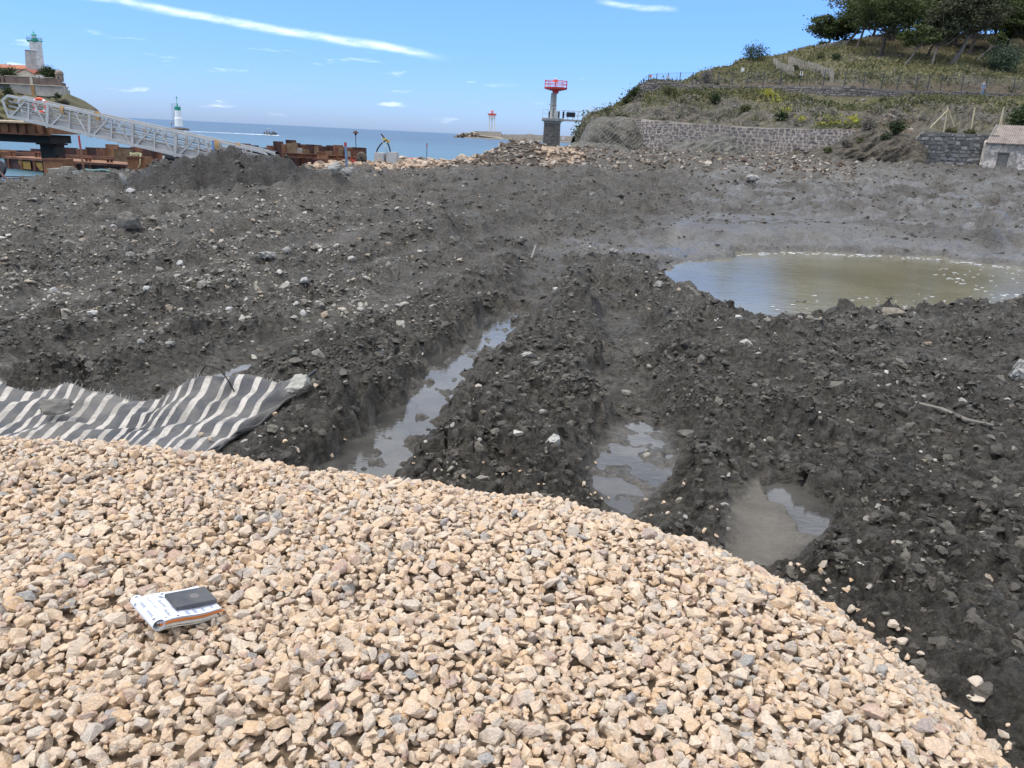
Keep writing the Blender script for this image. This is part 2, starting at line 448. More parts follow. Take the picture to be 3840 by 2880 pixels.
# ------------------------------------------------------------------ mud ground
# rows grow with distance, columns are denser inside the view
ys = [1.5]
while ys[-1] < 118:
    D = ys[-1]; ys.append(D + 1.0 * max(0.010, min(D * D / 1872, 0.0135 * D)))
ys = np.array(ys)
tl = [-1.15]
while tl[-1] < 1.3: tl.append(tl[-1] + (1.8 / 780 if -0.72 < tl[-1] < 0.80 else 6.0 / 780))
ts = np.array(tl)
T, Y = np.meshgrid(ts, ys); X = T * Y
PX = px_of(X, Y)
tab_px = np.array([-80, 0, 60, 130, 200, 260, 330, 400, 480, 540, 600, 680, 780, 880, 980, 1100, 1400.])
tab_y = np.array([1, 8, 12, 16, 20, 25, 30, 36, 42, 50, 60, 72, 90, 120.])
tab = np.array([
 [1.15]*17,
 [1.15]*17,
 [1.2,1.2,1.2,1.2,1.2,1.2,1.2,1.2,1.18,1.15,1.12,1.05,1.02,1.02,1.05,1.1,1.1],
 [1.25,1.25,1.25,1.25,1.28,1.3,1.28,1.25,1.22,1.2,1.15,1.02,1.0,1.0,1.0,1.05,1.1],
 [1.3,1.3,1.3,1.3,1.38,1.45,1.4,1.35,1.3,1.25,1.2,1.08,1.05,1.05,1.05,1.1,1.15],
 [1.25,1.25,1.25,1.38,1.45,1.45,1.42,1.4,1.4,1.4,1.35,1.27,1.25,1.25,1.25,1.3,1.3],
 [1.0,1.1,1.1,1.28,1.35,1.35,1.4,1.45,1.5,1.5,1.5,1.45,1.45,1.45,1.45,1.5,1.5],
 [-.6,.2,.95,1.15,1.15,1.15,1.3,1.4,1.55,1.65,1.65,1.65,1.65,1.65,1.65,1.7,1.7],
 [-1.5,-1.,.3,.9,.6,.9,1.2,1.3,1.6,1.75,1.8,1.85,1.85,1.85,1.85,1.9,1.9],
 [-1.5,-1.5,-1.5,-1,-.5,.5,1.2,1.2,1.5,1.9,2.0,2.1,2.15,2.2,2.2,2.2,2.2],
 [-1.5,-1.5,-1.5,-1.5,-1.5,-1,1.05,1.12,1.15,1.95,2.3,2.5,2.55,2.6,2.6,2.6,2.6],
 [-1.5,-1.5,-1.5,-1.5,-1.5,-1.5,-1,1.05,1.0,1.9,2.5,2.8,2.85,2.8,2.8,2.8,2.8],
 [-1.5]*9+[1.2,2.4,2.9,2.9,2.9,2.9,2.9,2.9],
 [-1.5]*9+[.2,1.5,2.9,2.9,2.9,2.9,2.9,2.9]])
def base_z(PX, Y):
    iy = np.clip(np.searchsorted(tab_y, Y) - 1, 0, len(tab_y) - 2)
    ix = np.clip(np.searchsorted(tab_px, PX) - 1, 0, len(tab_px) - 2)
    fy = sstep((Y - tab_y[iy]) / (tab_y[iy + 1] - tab_y[iy]), 0, 1) * .5 + .5 * np.clip((Y - tab_y[iy]) / (tab_y[iy + 1] - tab_y[iy]), 0, 1)
    fx = np.clip((PX - tab_px[ix]) / (tab_px[ix + 1] - tab_px[ix]), 0, 1)
    return (tab[iy, ix] * (1 - fx) + tab[iy, ix + 1] * fx) * (1 - fy) + (tab[iy + 1, ix] * (1 - fx) + tab[iy + 1, ix + 1] * fx) * fy
Z = base_z(PX, Y)
shore = sstep(Z, 0.2, 0.9)
def mound(px, yy, wx, wy, h, p=1.0):
    c = atd(px, horizon_y(px), yy)
    q = ((X - c.x) / wx) ** 2 + ((Y - c.y) / wy) ** 2
    k = 1 + 0.35 * fbm(X * 0.55 + px, Y * 0.55, int(px), 3)
    return h * np.exp(-(q * k) ** p)
MOUNDS = mound(190, 26.0, 2.5, 2.6, 0.56, 1.3) + mound(258, 27, 2.8, 2.6, 0.72, 1.3) + mound(150, 25.5, 1.2, 1.8, .12)
RUB = mound(519, 53, 2.7, 5.0, 1.55, 0.85) + mound(566, 66, 3.2, 6, 0.5) + mound(563, 49, 1.5, 2.2, .35)
MOUNDS2 = mound(400, 19.5, 2.2, 3.5, .22) + mound(700, 49, 4.5, 2, .35) + mound(800, 37, 3.6, 1.3, .22) + mound(935, 30, 2.6, 1.0, .2) \
    + mound(960, 63, 2.4, 1.8, .12) + mound(640, 60, 5, 4, .3) + mound(335, 25, 2.0, 2.6, .42) + mound(430, 29, 2.8, 2.6, .38) + mound(480, 22, 2.2, 1.6, .20) + mound(560, 31, 2.8, 2.2, .3) + mound(95, 24.5, 1.5, 1.3, .28) + mound(18, 23, 1.6, 1.3, .28) + mound(610, 40, 3.0, 2.2, .35) + mound(500, 38, 3.0, 2.2, .32) + mound(60, 16, 1.6, 1.0, .2) + mound(30, 20, 1.4, .8, .25)
Z = Z + MOUNDS + RUB + MOUNDS2
# excavator ruts, drawn on the level 1.1
RUTS = [
 ([(340, 500), (370, 458), (407, 430), (430, 393), (458, 361), (491, 333), (518, 315), (532, 301), (543, 275), (552, 250)], .42, .11, 0.05),
 ([(640, 520), (616, 490), (640, 455), (642, 420), (625, 385), (635, 350), (622, 310)], .36, .09, 0.05),
 ([(60, 415), (140, 395), (200, 375), (260, 345), (340, 315), (420, 288), (500, 262)], .52, .05, 0.05),
 ([(-60, 385), (100, 356), (180, 334), (260, 309), (350, 284), (450, 257), (520, 240)], .48, .04, 0.045),
 ([(-40, 318), (60, 302), (160, 284), (260, 268), (380, 246), (480, 232)], .45, .035, 0.04),
 ([(830, 430), (780, 395), (740, 372), (690, 362)], .30, .04, 0.03)]
rutmask = np.zeros_like(Z)
bermmask = np.zeros_like(Z)
wob = 0.13 * fbm(X * 1.3, Y * 1.3, 41, 2) + .09 * fbm(X * 4.1, Y * 4.1, 43, 3)
for pts, hw, dp, bm_h in RUTS:
    d, sd_, par = seg_dist(X, Y, ground_px(pts, 1.1))
    d = d + wob
    ins = 1 - sstep(d, hw * .7, hw * 1.25)
    br = np.exp(-((d - hw * 1.75) / (hw * .55)) ** 2)
    Z = Z - dp * ins + bm_h * br * (1 + .8 * fbm(X * 1.7, Y * 1.7, 5, 2))
    tread = ins * np.maximum(0, np.sin(par * 2 * math.pi / 0.17 + 2 * fbm(X * 2, Y * 2, 3, 2))) * 0.028
    Z = Z + tread
    rutmask = np.maximum(rutmask, ins); bermmask = np.maximum(bermmask, br)
# ridge of clods on the near side of the big puddle
d, _, _ = seg_dist(X, Y, ground_px([(545, 228), (575, 245), (612, 258), (655, 290), (700, 315), (760, 332), (840, 334), (930, 326), (1030, 316), (1150, 310)], 1.1))
rid = np.exp(-((d + wob * 2) / 0.5) ** 2); Z = Z + 0.13 * rid; bermmask = np.maximum(bermmask, rid)
# ridge between the two wet ruts
d, _, _ = seg_dist(X, Y, ground_px([(500, 480), (520, 430), (535, 380), (556, 330), (570, 280)], 1.1))
rid2 = np.exp(-((d + wob) / 0.4) ** 2); Z = Z + 0.06 * rid2; bermmask = np.maximum(bermmask, rid2 * .7)
# low stony hollow edges on the left
for pl in ([(-40, 285), (80, 275), (170, 262), (280, 250)], [(-40, 240), (100, 222), (220, 212), (340, 214)], [(40, 340), (150, 312), (290, 270)]):
    d, sdd, _ = seg_dist(X, Y, ground_px(pl, 1.2))
    Z = Z + 0.05 * np.exp(-((d + wob) / .45) ** 2)
smooth_m = np.maximum(rutmask * .78, sstep(PX, 640, 720) * sstep(Y, 13, 17) * (1 - sstep(Y, 55, 66)) * .48)
smooth_m = smooth_m * (1 - 0.8 * bermmask)
# rise of the ground along the gravel on the right
rise = sstep(X, 1.0, 2.2) * (1 - sstep(Y, 2.6, 5.0)); Z = Z + 0.42 * rise
# pale smooth silt patch
PATCH = ground_px([(728, 560), (731, 505), (752, 478), (790, 476), (826, 500), (832, 528), (800, 545), (785, 575)], 1.2)
pd = poly_in_dist(X, Y, PATCH) + wob * .5
pin = sstep(pd, -0.12, 0.10)
smooth_m = np.maximum(smooth_m, pin * .93)
TARP = ground_px([(-160, 372), (0, 376), (130, 396), (180, 386), (250, 372), (322, 370), (300, 402), (232, 452), (120, 462), (-160, 462)], 1.2)
tin = sstep(poly_in_dist(X, Y, TARP), -.15, .25); Z = Z * (1 - tin) + tin * 1.10
smooth_m = np.maximum(smooth_m, tin * .8)
rough = 1 - smooth_m
patchy = 0.45 + 0.5 * sstep(fbm(X * .8, Y * .8, 61, 3), -.3, .45) + .25 * bermmask
dw1 = 0.10 * fbm(X * 3.1, Y * 3.1, 71, 3); dw2 = 0.10 * fbm(X * 3.1 + 9, Y * 3.1, 72, 3)
Xa, Ya = X + dw1, Y + dw2
dr = np.minimum(Y * Y / 1872, .012 * Y)
fade = lambda wl: np.clip(wl / (2.0 * dr) - .15, 0, 1)      # leave out lumps finer than the mesh
cl = 0.145 * domes(Xa * 2.3, Ya * 2.6, 11) * sstep(fbm(X * 1.1, Y * 1.1, 33, 2), -.25, .3) * fade(.4)
cl += 0.105 * domes(Xa * 5.3, Ya * 5.8, 21) * fade(.19) + 0.062 * domes(Xa * 11.5, Ya * 12.5, 31) * fade(.087) + 0.026 * domes(Xa * 25, Ya * 25, 51) * fade(.04)
cr = fbm(X * 6, Y * 6, 81, 4) * fade(.12) + 1.4 * (.45 - np.abs(perlin(X * 8 + dw1 * 9, Y * 8, 83))) * fade(.12) + .9 * (.45 - np.abs(perlin(X * 19, Y * 19 + dw2 * 9, 85))) * fade(.05)
crumb = .050 * domes(Xa * 7.3, Ya * 7.9, 221) * fade(.14) + .036 * domes(Xa * 14.5 + 3, Ya * 15.5, 223) * fade(.07) + .020 * domes(Xa * 31, Ya * 31, 227) * fade(.034) + .012 * fbm(X * 40, Y * 40, 229, 2) * fade(.03)
Z = Z + shore * (np.clip(rough - .1, 0, 1) * crumb)
Z = Z + shore * (rough * patchy * (cl - 0.07 + 0.035 * cr) + (0.10 + .10 * sstep(Y, 15, 40)) * fbm(X * .45, Y * .45, 91, 4) * np.clip(rough + .25, 0, 1)
     + smooth_m * (.022 * fbm(X * 5, Y * 7, 95, 4) * fade(.15) + .03 * fbm(X * 1.5, Y * 2.2, 96, 3)))
Z = np.where(pin > 0, Z * (1 - pin) + pin * (1.17 + .018 * fbm(X * 4, Y * 4, 97, 4)), Z)
mid = sstep(Y, 7, 14) * shore * (1 - pin)
rg1 = 1 - 2.2 * np.abs(perlin(X * .95 + .3 * perlin(X * 2, Y * 2, 7), Y * .8, 141)); rg2 = 1 - 2.2 * np.abs(perlin(X * 2.3, Y * 1.7, 143))
Z = Z + mid * (.35 + .65 * rough) * (1 + .6 * sstep(PX, 620, 700)) * (.12 * rg1 * (.4 + .6 * sstep(Y, 14, 30)) + .085 * rg2 + sstep(Y, 12, 18) * (.26 * domes(X * .95 + .4 * wob, Y * .75, 241) * sstep(fbm(X * .3, Y * .25, 243, 2), -.25, .25) + .13 * domes(X * 2.2, Y * 1.5, 245) - .10) + .07 * np.maximum(0, fbm(X * 1.6, Y * 1.3, 145, 4)) * fade(.6))
Z = Z + .30 * sstep(MOUNDS, .08, .3) * (domes(X * 1.5 + .5 * wob, Y * 1.1, 281) - .85) + .10 * sstep(MOUNDS, .08, .3) * fbm(X * 3.2, Y * 2.2, 283, 3) + .10 * sstep(RUB, .15, .5) * fbm(X * 1.6, Y * 1.1, 285, 4)
# water-filled hollows
BIG = ground_px([(650, 268), (676, 263), (704, 259), (740, 253), (800, 250.5), (880, 253), (940, 257), (985, 265), (1090, 268), (1120, 318), (1000, 318), (900, 320), (840, 318), (790, 322), (735, 318), (700, 304), (672, 287)], 0.95)
bd = poly_in_dist(X, Y, BIG) + .45 * fbm(X * .7, Y * .7, 101, 4) * sstep(Y, 14, 17)
bin_ = sstep(bd, -0.25, 0.12)
Z = Z * (1 - bin_) + bin_ * (0.945 - np.clip(bd * .18, 0, .25))
farflat = sstep(bd, -4.5, -0.1) * sstep(Y, 16, 19) * (1 - bin_)
Z = Z * (1 - .6 * farflat) + .6 * farflat * (0.975 + .06 * fbm(X * 1.2, Y * 2.6, 103, 4) + 0.02 * np.maximum(0, -bd))
SMALL = ground_px([(764, 484), (790, 483), (816, 494), (834, 516), (834, 533), (812, 536), (798, 524), (782, 510), (768, 498)], 1.13)
sd2 = poly_in_dist(X, Y, SMALL) + wob * .3 + .05 * fbm(X * 6, Y * 6, 251, 4)
sin_ = sstep(sd2, -.06, .015); Z = Z * (1 - sin_) + sin_ * 1.06
POND2 = ground_px([(596, 452), (612, 432), (640, 420), (664, 430), (676, 448), (674, 470), (656, 492), (632, 522), (604, 506), (592, 478)], 1.04)
p2 = poly_in_dist(X, Y, POND2) + wob * .4
p2in = sstep(p2, -.15, .1); Z = Z * (1 - p2in) + p2in * (1.02 + .05 * fbm(X * 3.5, Y * 3.5, 111, 3))
dR1, _, pR1 = seg_dist(X, Y, ground_px(RUTS[0][0][:7], 1.0))
r1 = (1 - sstep(dR1 + wob * 1.5, .20, .42)); Z = Z * (1 - r1) + r1 * (0.955 + .08 * fbm(X * 4.2, Y * 3.4, 113, 5, .6))
d3 = poly_in_dist(X, Y, ground_px([(196, 380), (222, 370), (246, 364), (252, 367), (226, 378), (206, 386)], 1.1)) + wob * .4
d3in = sstep(d3, -.15, .1); Z = Z * (1 - d3in) + d3in * (1.085 + .03 * fbm(X * 3, Y * 3, 117, 4))
POOLS = [([(636, 258), (640, 240), (662, 228), (700, 226), (722, 233), (700, 243), (690, 254), (668, 262)], 1.02, .05),
         ([(690, 222), (740, 216.5), (810, 214), (880, 213), (925, 217), (880, 221), (820, 223), (750, 226)], 1.38, .055),
         ([(862, 238), (900, 232), (960, 231), (975, 236), (930, 241), (890, 242)], 1.20, .05),
         ([(940, 252), (985, 246), (1030, 246), (1060, 256), (1000, 260)], 1.02, .05)]
poolm = np.zeros_like(Z)
for pl_, zl_, am_ in POOLS:
    q0_ = poly_in_dist(X, Y, ground_px(pl_, zl_)); ring = sstep(q0_, -3.0, -.8) * (1 - sstep(bd, -1.2, -.1)); Z = Z * (1 - ring) + ring * np.maximum(Z, zl_ + .03 + .03 * fbm(X * 1.3, Y * .9, 265, 3))
    q_ = q0_ - .5 + .5 * fbm(X * .6, Y * .6, 261, 3) * sstep(Y, 12, 18); q_ = sstep(q_, -.5, .5) * (1 - sstep(bd, -1.2, -.1))
    Z = Z * (1 - q_) + q_ * (zl_ - .004 + am_ * fbm(X * 2.6, Y * 1.6, 263, 5, .6)); poolm = np.maximum(poolm, q_)
# overhanging crumbs: shove the lumps sideways a little
sh = shore * rough * np.clip(cl - .04, 0, .2)
X2 = X + sh * .5 * fbm(X * 7, Y * 7, 121, 2); Y2 = Y + sh * .5 * fbm(X * 7, Y * 7, 123, 2)
pale = np.clip(sstep(poly_in_dist(X, Y, ground_px([(770, 312), (860, 318), (1000, 312), (1060, 330), (1050, 400), (960, 385), (880, 360), (790, 345)], 1.2)), -.3, .6) * .8 + .9 * rid * (1 - sstep(PX, 700, 720)) + .55 * sstep(520 - PX, 60, 300) * sstep(Y, 9, 12) * (1 - sstep(MOUNDS, .12, .3)), 0, 1) * sstep(fbm(X * 1.1, Y * 1.0, 271, 4), -.15, .4)
sludge = np.clip(sstep(MOUNDS, .1, .3), 0, 1)
wet = np.clip(np.maximum.reduce([poolm, rutmask * .22, bin_, farflat * .95, p2in, r1, sin_, sstep(PX, 650, 740) * sstep(Y, 18, 24) * (1 - sstep(Y, 50, 62)) * np.clip(.45 + .9 * fbm(X * .35, Y * .8, 151, 4), 0, .95), d3in * .8]), 0, 1)
# stoniness: where pale grit lies in the mud
pyv = project(np.stack([X, Y, Z], -1))[1]
stony = sstep(540 - PX, 0, 260) * sstep(Y, 8, 11) * (1 - sstep(MOUNDS, .15, .4)) * (1 - sstep(Y, 30, 33))
stony = np.maximum(stony, 1.1 * mound(395, 20.5, 2.6, 3.2, 1) * sstep(fbm(X * 1.2, Y * .8, 253, 3), -.2, .3))
stony = np.clip(np.maximum(stony * .8, .8 * sstep(Y, 40, 48) * (1 - sstep(PX, 880, 940))) + .8 * sstep(RUB, .08, .35) + .25 * rid, 0, 1)
stony *= (.45 + .75 * sstep(fbm(X * .5, Y * .9, 131, 4), -.2, .5))
rubble_t = np.clip(sstep(RUB, .1, .4) + sstep(Y, 42, 50) * (1 - sstep(PX, 440, 500)) * shore, 0, 1)
peach = np.clip((.35 + .65 * sstep(fbm(X * .5, Y * .35, 161, 3), -.15, .25)) * sstep(Y, 49, 53) * (1 - sstep(PX, 470, 500)) * sstep(PX, 285, 320) + sstep(mound(563, 49, 1.5, 2.2, 1), .3, .6) * .8, 0, 1)
rows, cols = Z.shape
idx = np.arange(rows * cols).reshape(rows, cols)
Q = np.stack([idx[:-1, :-1], idx[:-1, 1:], idx[1:, 1:], idx[1:, :-1]], -1).reshape(-1, 4)
MUDV = np.stack([X2, Y2, Z], -1)
# leave out what lies deep under the sea
keep = (Z.ravel()[Q].max(1) > -1.2)
Q = Q[keep]

m, n = material('mud')
A = lambda k: n.new('ShaderNodeAttribute', attribute_name=k).outputs['Fac']
pos = n.obj
f1 = n.smooth(n.noise(pos, 1.3, 8, 0.65, 0.5), 0.35, 0.66)
f2 = n.smooth(n.noise(pos, 16, 6, 0.7, 0.3), 0.35, 0.7)
f3 = n.noise(pos, 70, 4, 0.7)
cdark = n.mix(f2, (0.043, 0.0375, 0.0295), (0.155, 0.137, 0.110))
clight = n.mix(f2, (0.098, 0.087, 0.069), (0.27, 0.24, 0.197))
cc = n.mix(n.math('MULTIPLY', f1, 0.62), cdark, clight)
grit = n.math('MULTIPLY', A('stony'), n.smooth(n.noise(pos, 21, 5, 0.75), 0.47, 0.60))
cc = n.mix(n.math('MULTIPLY', grit, 0.75), cc, n.mix(n.noise(pos, 9, 3), (0.14, 0.12, 0.09), (0.42, 0.375, 0.31)))
cc = n.mix(n.math('MULTIPLY', A('pale'), n.smooth(n.noise(pos, 7, 6, .7), .36, .62)), cc, n.mix(f2, (0.16, 0.147, 0.125), (0.30, 0.28, 0.24)))
cc = n.mix(n.math('MULTIPLY', A('sludge'), .55), cc, (0.028, 0.027, 0.026))
rub = n.mix(n.smooth(n.noise(pos, 2.2, 6, .7), .35, .65), (0.055, 0.04, 0.03), (0.16, 0.13, 0.10))
cc = n.mix(n.math('MULTIPLY', A('rubble'), 0.7), cc, rub)
cc = n.mix(n.math('MULTIPLY', A('peach'), 0.8), cc, n.mix(f2, (0.22, 0.15, 0.10), (0.42, 0.31, 0.22)))
cc = n.mix(n.math('MULTIPLY', A('silt'), 0.85), cc, n.mix(f1, (0.085, 0.074, 0.058), (0.135, 0.12, 0.096)))
wetf = A('wet')
cc = n.mix(n.math('MULTIPLY', wetf, 0.45), cc, (0.050, 0.0455, 0.038))
cc = n.vmath('SCALE', cc, n.math('ADD', 0.75, n.math('MULTIPLY', f3, 0.5)))
n.put(n.b.inputs['Base Color'], cc)
rg = n.math('SUBTRACT', n.math('ADD', 0.45, n.math('MULTIPLY', n.noise(pos, 5, 5, .65), 0.45)), n.math('MULTIPLY', wetf, 0.42), clamp=True)
n.put(n.b.inputs['Roughness'], rg)
n.put(n.b.inputs['Specular IOR Level'], n.math('ADD', .34, n.math('MULTIPLY', wetf, .2)))
hh = n.math('ADD', n.math('MULTIPLY', n.noise(pos, 26, 8, 0.72, 0.6), 0.075), n.math('MULTIPLY', n.noise(pos, 110, 4, 0.7, .4), 0.010))
hh = n.math('ADD', hh, n.math('MULTIPLY', n.noise(pos, 3.6, 8, 0.75, .9), 0.30))
bst = n.math('SUBTRACT', 1.0, n.math('MULTIPLY', n.math('MAXIMUM', n.math('MULTIPLY', wetf, .6), n.math('MULTIPLY', A('silt'), .7)), 0.80))
bp = n.new('ShaderNodeBump', i_Distance=1.0, i_Height=hh, i_Strength=bst)
n.l.new(bp.outputs[0], n.b.inputs['Normal'])
mud_m = m
mud = mesh_np('mud_ground', MUDV.reshape(-1, 3), Q, mud_m, None,
              {'wet': wet.ravel(), 'stony': stony.ravel(), 'rubble': rubble_t.ravel(), 'peach': peach.ravel(), 'pale': pale.ravel(), 'sludge': sludge.ravel(), 'silt': (pin * (1 - sin_)).ravel()}, smooth=True)
tag(mud, kind='structure')
MPX, MPY, MZC = project(MUDV)
_inview = (MPX > -5) & (MPX < 1029) & (MPY > 60) & (MPY < 773)
# what can be seen of the sheet: walk outwards along every column and keep the running skyline
_sky = np.minimum.accumulate(np.where(MZC > 0, MPY, 9999), axis=0)
MVIS = _inview & (MPY <= _sky + 0.6)
def ground_at(px, py):
    q = np.where(MVIS, (MPX - px) ** 2 + (MPY - py) ** 2, 1e9)
    i = np.unravel_index(np.argmin(q), q.shape)
    return Vector(MUDV[i])
def ground_z(x, y):
    i = np.clip(np.searchsorted(ys, y), 0, rows - 1); j = np.clip(np.searchsorted(ts, x / y), 0, cols - 1)
    return float(Z[i, j])

# ------------------------------------------------------------------ puddles
m, n = material('puddle_water')
g = n.new('ShaderNodeNewGeometry').outputs['Position']
n.put(n.b.inputs['Base Color'], n.mix(n.smooth(n.noise(g, .5, 4), .35, .65), (0.14, 0.125, 0.08), (0.18, 0.163, 0.108)))
n.b.inputs['Roughness'].default_value = 0.04; n.b.inputs['IOR'].default_value = 1.33
hh = n.math('ADD', n.math('MULTIPLY', n.noise(n.vmath('MULTIPLY', g, (.6, 1.6, 1)), 3.2, 5, .65, .4), .0055), n.math('MULTIPLY', n.noise(g, 11, 3, .6), .0015))
bp = n.new('ShaderNodeBump', i_Strength=0.9, i_Distance=1.0, i_Height=hh); n.l.new(bp.outputs[0], n.b.inputs['Normal'])
puddle_m = m
m, n = material('rut_water')
g = n.new('ShaderNodeNewGeometry').outputs['Position']
n.put(n.b.inputs['Base Color'], n.mix(n.smooth(n.noise(g, 2.5, 4), .35, .65), (0.05, 0.048, 0.043), (0.085, 0.08, 0.07)))
n.b.inputs['Roughness'].default_value = 0.06; n.b.inputs['IOR'].default_value = 1.45
bp = n.new('ShaderNodeBump', i_Strength=0.5, i_Distance=1.0, i_Height=n.math('MULTIPLY', n.noise(n.vmath('MULTIPLY', g, (1, 2.2, 1)), 7, 3, .6, .4), .004)); n.l.new(bp.outputs[0], n.b.inputs['Normal'])
rut_m = m
def sheet(name, poly, z, mat, grow=0.3):
    c = np.mean(np.array(poly), 0)
    P = [Vector((c[0] + (p[0] - c[0]) * (1 + grow), c[1] + (p[1] - c[1]) * (1 + grow), z)) for p in poly]
    bm = bmesh.new(); f = bm.faces.new([bm.verts.new(p) for p in P]); bmesh.ops.recalc_face_normals(bm, faces=[f])
    if f.normal.z < 0: f.normal_flip()
    bmesh.ops.triangulate(bm, faces=[f])
    me = bpy.data.meshes.new(name); bm.to_mesh(me); bm.free(); me.materials.append(mat)
    o = bpy.data.objects.new(name, me); col.objects.link(o); return tag(o, kind='structure')
sheet('puddle', BIG, 0.95, puddle_m, 0.10)
for pl_, zl_, am_ in POOLS: sheet('puddle', ground_px(pl_, zl_), zl_, rut_m, .0)
sheet('puddle', SMALL, 1.115, rut_m, 0.25)
sheet('puddle', POND2, 1.03, rut_m, 0.2)
sheet('puddle', ground_px([(196, 380), (222, 370), (246, 364), (252, 367), (226, 378), (206, 386)], 1.1), 1.092, rut_m, .1)
pl = ground_px(RUTS[0][0][:7], 1.0); L, Rr = [], []
for i, p in enumerate(pl):
    a = Vector(pl[max(i - 1, 0)]); b = Vector(pl[min(i + 1, len(pl) - 1)]); d = (b - a).normalized(); nn = Vector((d.y, -d.x)) * .36
    L.append((p[0] - nn.x, p[1] - nn.y)); Rr.append((p[0] + nn.x, p[1] + nn.y))
sheet('puddle', L + Rr[::-1], 1.0, rut_m, 0)
# foam flecks drifting on the big puddle
foam_m = simple('foam', (0.62, 0.62, 0.6), .6, .1, bump=0)
mb = MB(); rr = random.Random(4)
def fleck(px, py, r):
    p = at(px, py, .956); k = []
    for i in range(7):
        a = i / 7 * 2 * math.pi; q = r * (.6 + .5 * rr.random())
        k.append((p.x + math.cos(a) * q * 1.7, p.y + math.sin(a) * q * 1.0, .956))
    mb.prism(k, (0, 0, .005))
for i in range(90):
    u = rr.random(); px = 770 + 254 * u ** .6; py = 292 + 22 * rr.random() ** .7 - (px - 770) * .02 + 4
    fleck(px, py, .008 + .02 * rr.random())
for i in range(45):
    px = 930 + 94 * rr.random(); py = 268 + 34 * rr.random() * (px - 900) / 120
    fleck(px, py, .012 + .03 * rr.random())
for i in range(110):
    px = 690 + 320 * rr.random(); py = 252.2 + np.interp(px, [690, 740, 800, 880, 940, 1010], [8, 1.5, 0, 3, 7, 15]) + abs(rr.gauss(0, 1.2)); fleck(px, py, .015 + .045 * rr.random())
tag(mb.build('foam', foam_m), kind='stuff')

# ------------------------------------------------------------------ gravel bed
EDGE_PX = [(-260, 436), (-100, 432), (0, 431), (60, 430), (110, 434), (170, 440), (230, 446), (300, 458), (370, 465), (440, 475), (500, 485), (560, 491), (600, 501), (660, 520), (700, 532),
           (750, 552), (800, 575), (850, 610), (880, 640), (905, 668), (940, 706), (975, 735), (1012, 768), (1060, 830), (1130, 900)]
GZ = 2.0
EDGE = [tuple(at(px, py, GZ)[:2]) for px, py in EDGE_PX]
EDGE = [(EDGE[0][0] - 3, EDGE[0][1])] + EDGE + [(EDGE[-1][0] + .1, -4)]
GPOLY = EDGE + [(-12, -4), (-12, EDGE[0][1])]
gx = np.arange(-6.0, 4.2, 0.012); gy = np.arange(0.7, 5.6, 0.012)
GX, GY = np.meshgrid(gx, gy)
gd = poly_in_dist(GX, GY, GPOLY)
def gravel_h(d, x, y):
    k = np.logaddexp(0, -(d - .05) / .06) * .06
    return GZ - .035 - k * .80 + .035 * fbm(x * .9, y * .9, 201, 3) * sstep(d, -.1, .5) + .012 * fbm(x * 4, y * 4, 203, 2)
GB = gravel_h(gd, GX, GY)
# base sheet under the stones (coarser, and reaching behind the camera)
bx = np.concatenate([np.arange(-14, -6, .5), np.arange(-6, 4.2, .06), np.arange(4.2, 6, .3)]); by = np.concatenate([np.arange(-4, .7, .4), np.arange(.7, 6.4, .06)])
BX, BY = np.meshgrid(bx, by); bdist = poly_in_dist(BX, BY, GPOLY); BZ = gravel_h(bdist, BX, BY) - .012
bi = np.arange(BZ.size).reshape(BZ.shape)
BQ = np.stack([bi[:-1, :-1], bi[:-1, 1:], bi[1:, 1:], bi[1:, :-1]], -1).reshape(-1, 4)
BQ = BQ[BZ.ravel()[BQ].max(1) > 0.6]
m, n = material('gravel_base')
vor = n.new('ShaderNodeTexVoronoi', i_Scale=22.0); n.put(vor.inputs['Vector'], n.obj)
n.put(n.b.inputs['Base Color'], n.mix(n.noise(n.obj, 30, 3), (0.17, 0.12, 0.078), (0.34, 0.25, 0.165)))
n.b.inputs['Roughness'].default_value = .9
bp = n.new('ShaderNodeBump', i_Strength=1.0, i_Distance=.03, i_Height=n.math('SUBTRACT', 1.0, vor.outputs['Distance'])); n.l.new(bp.outputs[0], n.b.inputs['Normal'])
gravel_base = mesh_np('gravel_bed', np.stack([BX, BY, BZ], -1).reshape(-1, 3), BQ, m, None, smooth=True)
tag(gravel_base, kind='structure')
stone_m = tonemat('gravel_stone', [(0.0, (0.64, 0.44, 0.265)), (0.16, (0.71, 0.53, 0.36)), (0.34, (0.65, 0.475, 0.33)), (0.48, (0.72, 0.585, 0.44)),
                                   (0.60, (0.64, 0.42, 0.235)), (0.70, (0.60, 0.48, 0.36)), (0.82, (0.53, 0.45, 0.365)), (0.90, (0.66, 0.49, 0.34)), (0.955, (0.50, 0.33, 0.245)), (0.985, (0.33, 0.31, 0.285))],
                  rough=.88, bump=.9, bscale=70, dist=.018, detail=((0.43, 0.385, 0.33), 26, .7), spec=.25)
SV = [hull_variant(300 + i, 13 + i % 5, 1.05, .58 + .34 * ((i * 7) % 10) / 10, .40 + .34 * ((i * 3) % 10) / 10, .30) for i in range(28)]
NT_ = 100000
px_ = rng.uniform(-5.6, 4.0, NT_); py_ = rng.uniform(.8, 5.4, NT_)
dd = poly_in_dist(px_, py_, GPOLY)
vis = (dd > -.75) & ~((dd < -.16) & (rng.random(NT_) < .35))
qx, qy, qz = project(np.stack([px_, py_, np.full(NT_, 2.0)], -1))
vis &= (qx > -90) & (qx < 1120) & (qy < 860)
px_, py_, dd = px_[vis], py_[vis], dd[vis]
HM = GB.copy(); GP, GS, GE, GV = [], [], [], []
gxx, gyy = np.gradient(GB, .012)
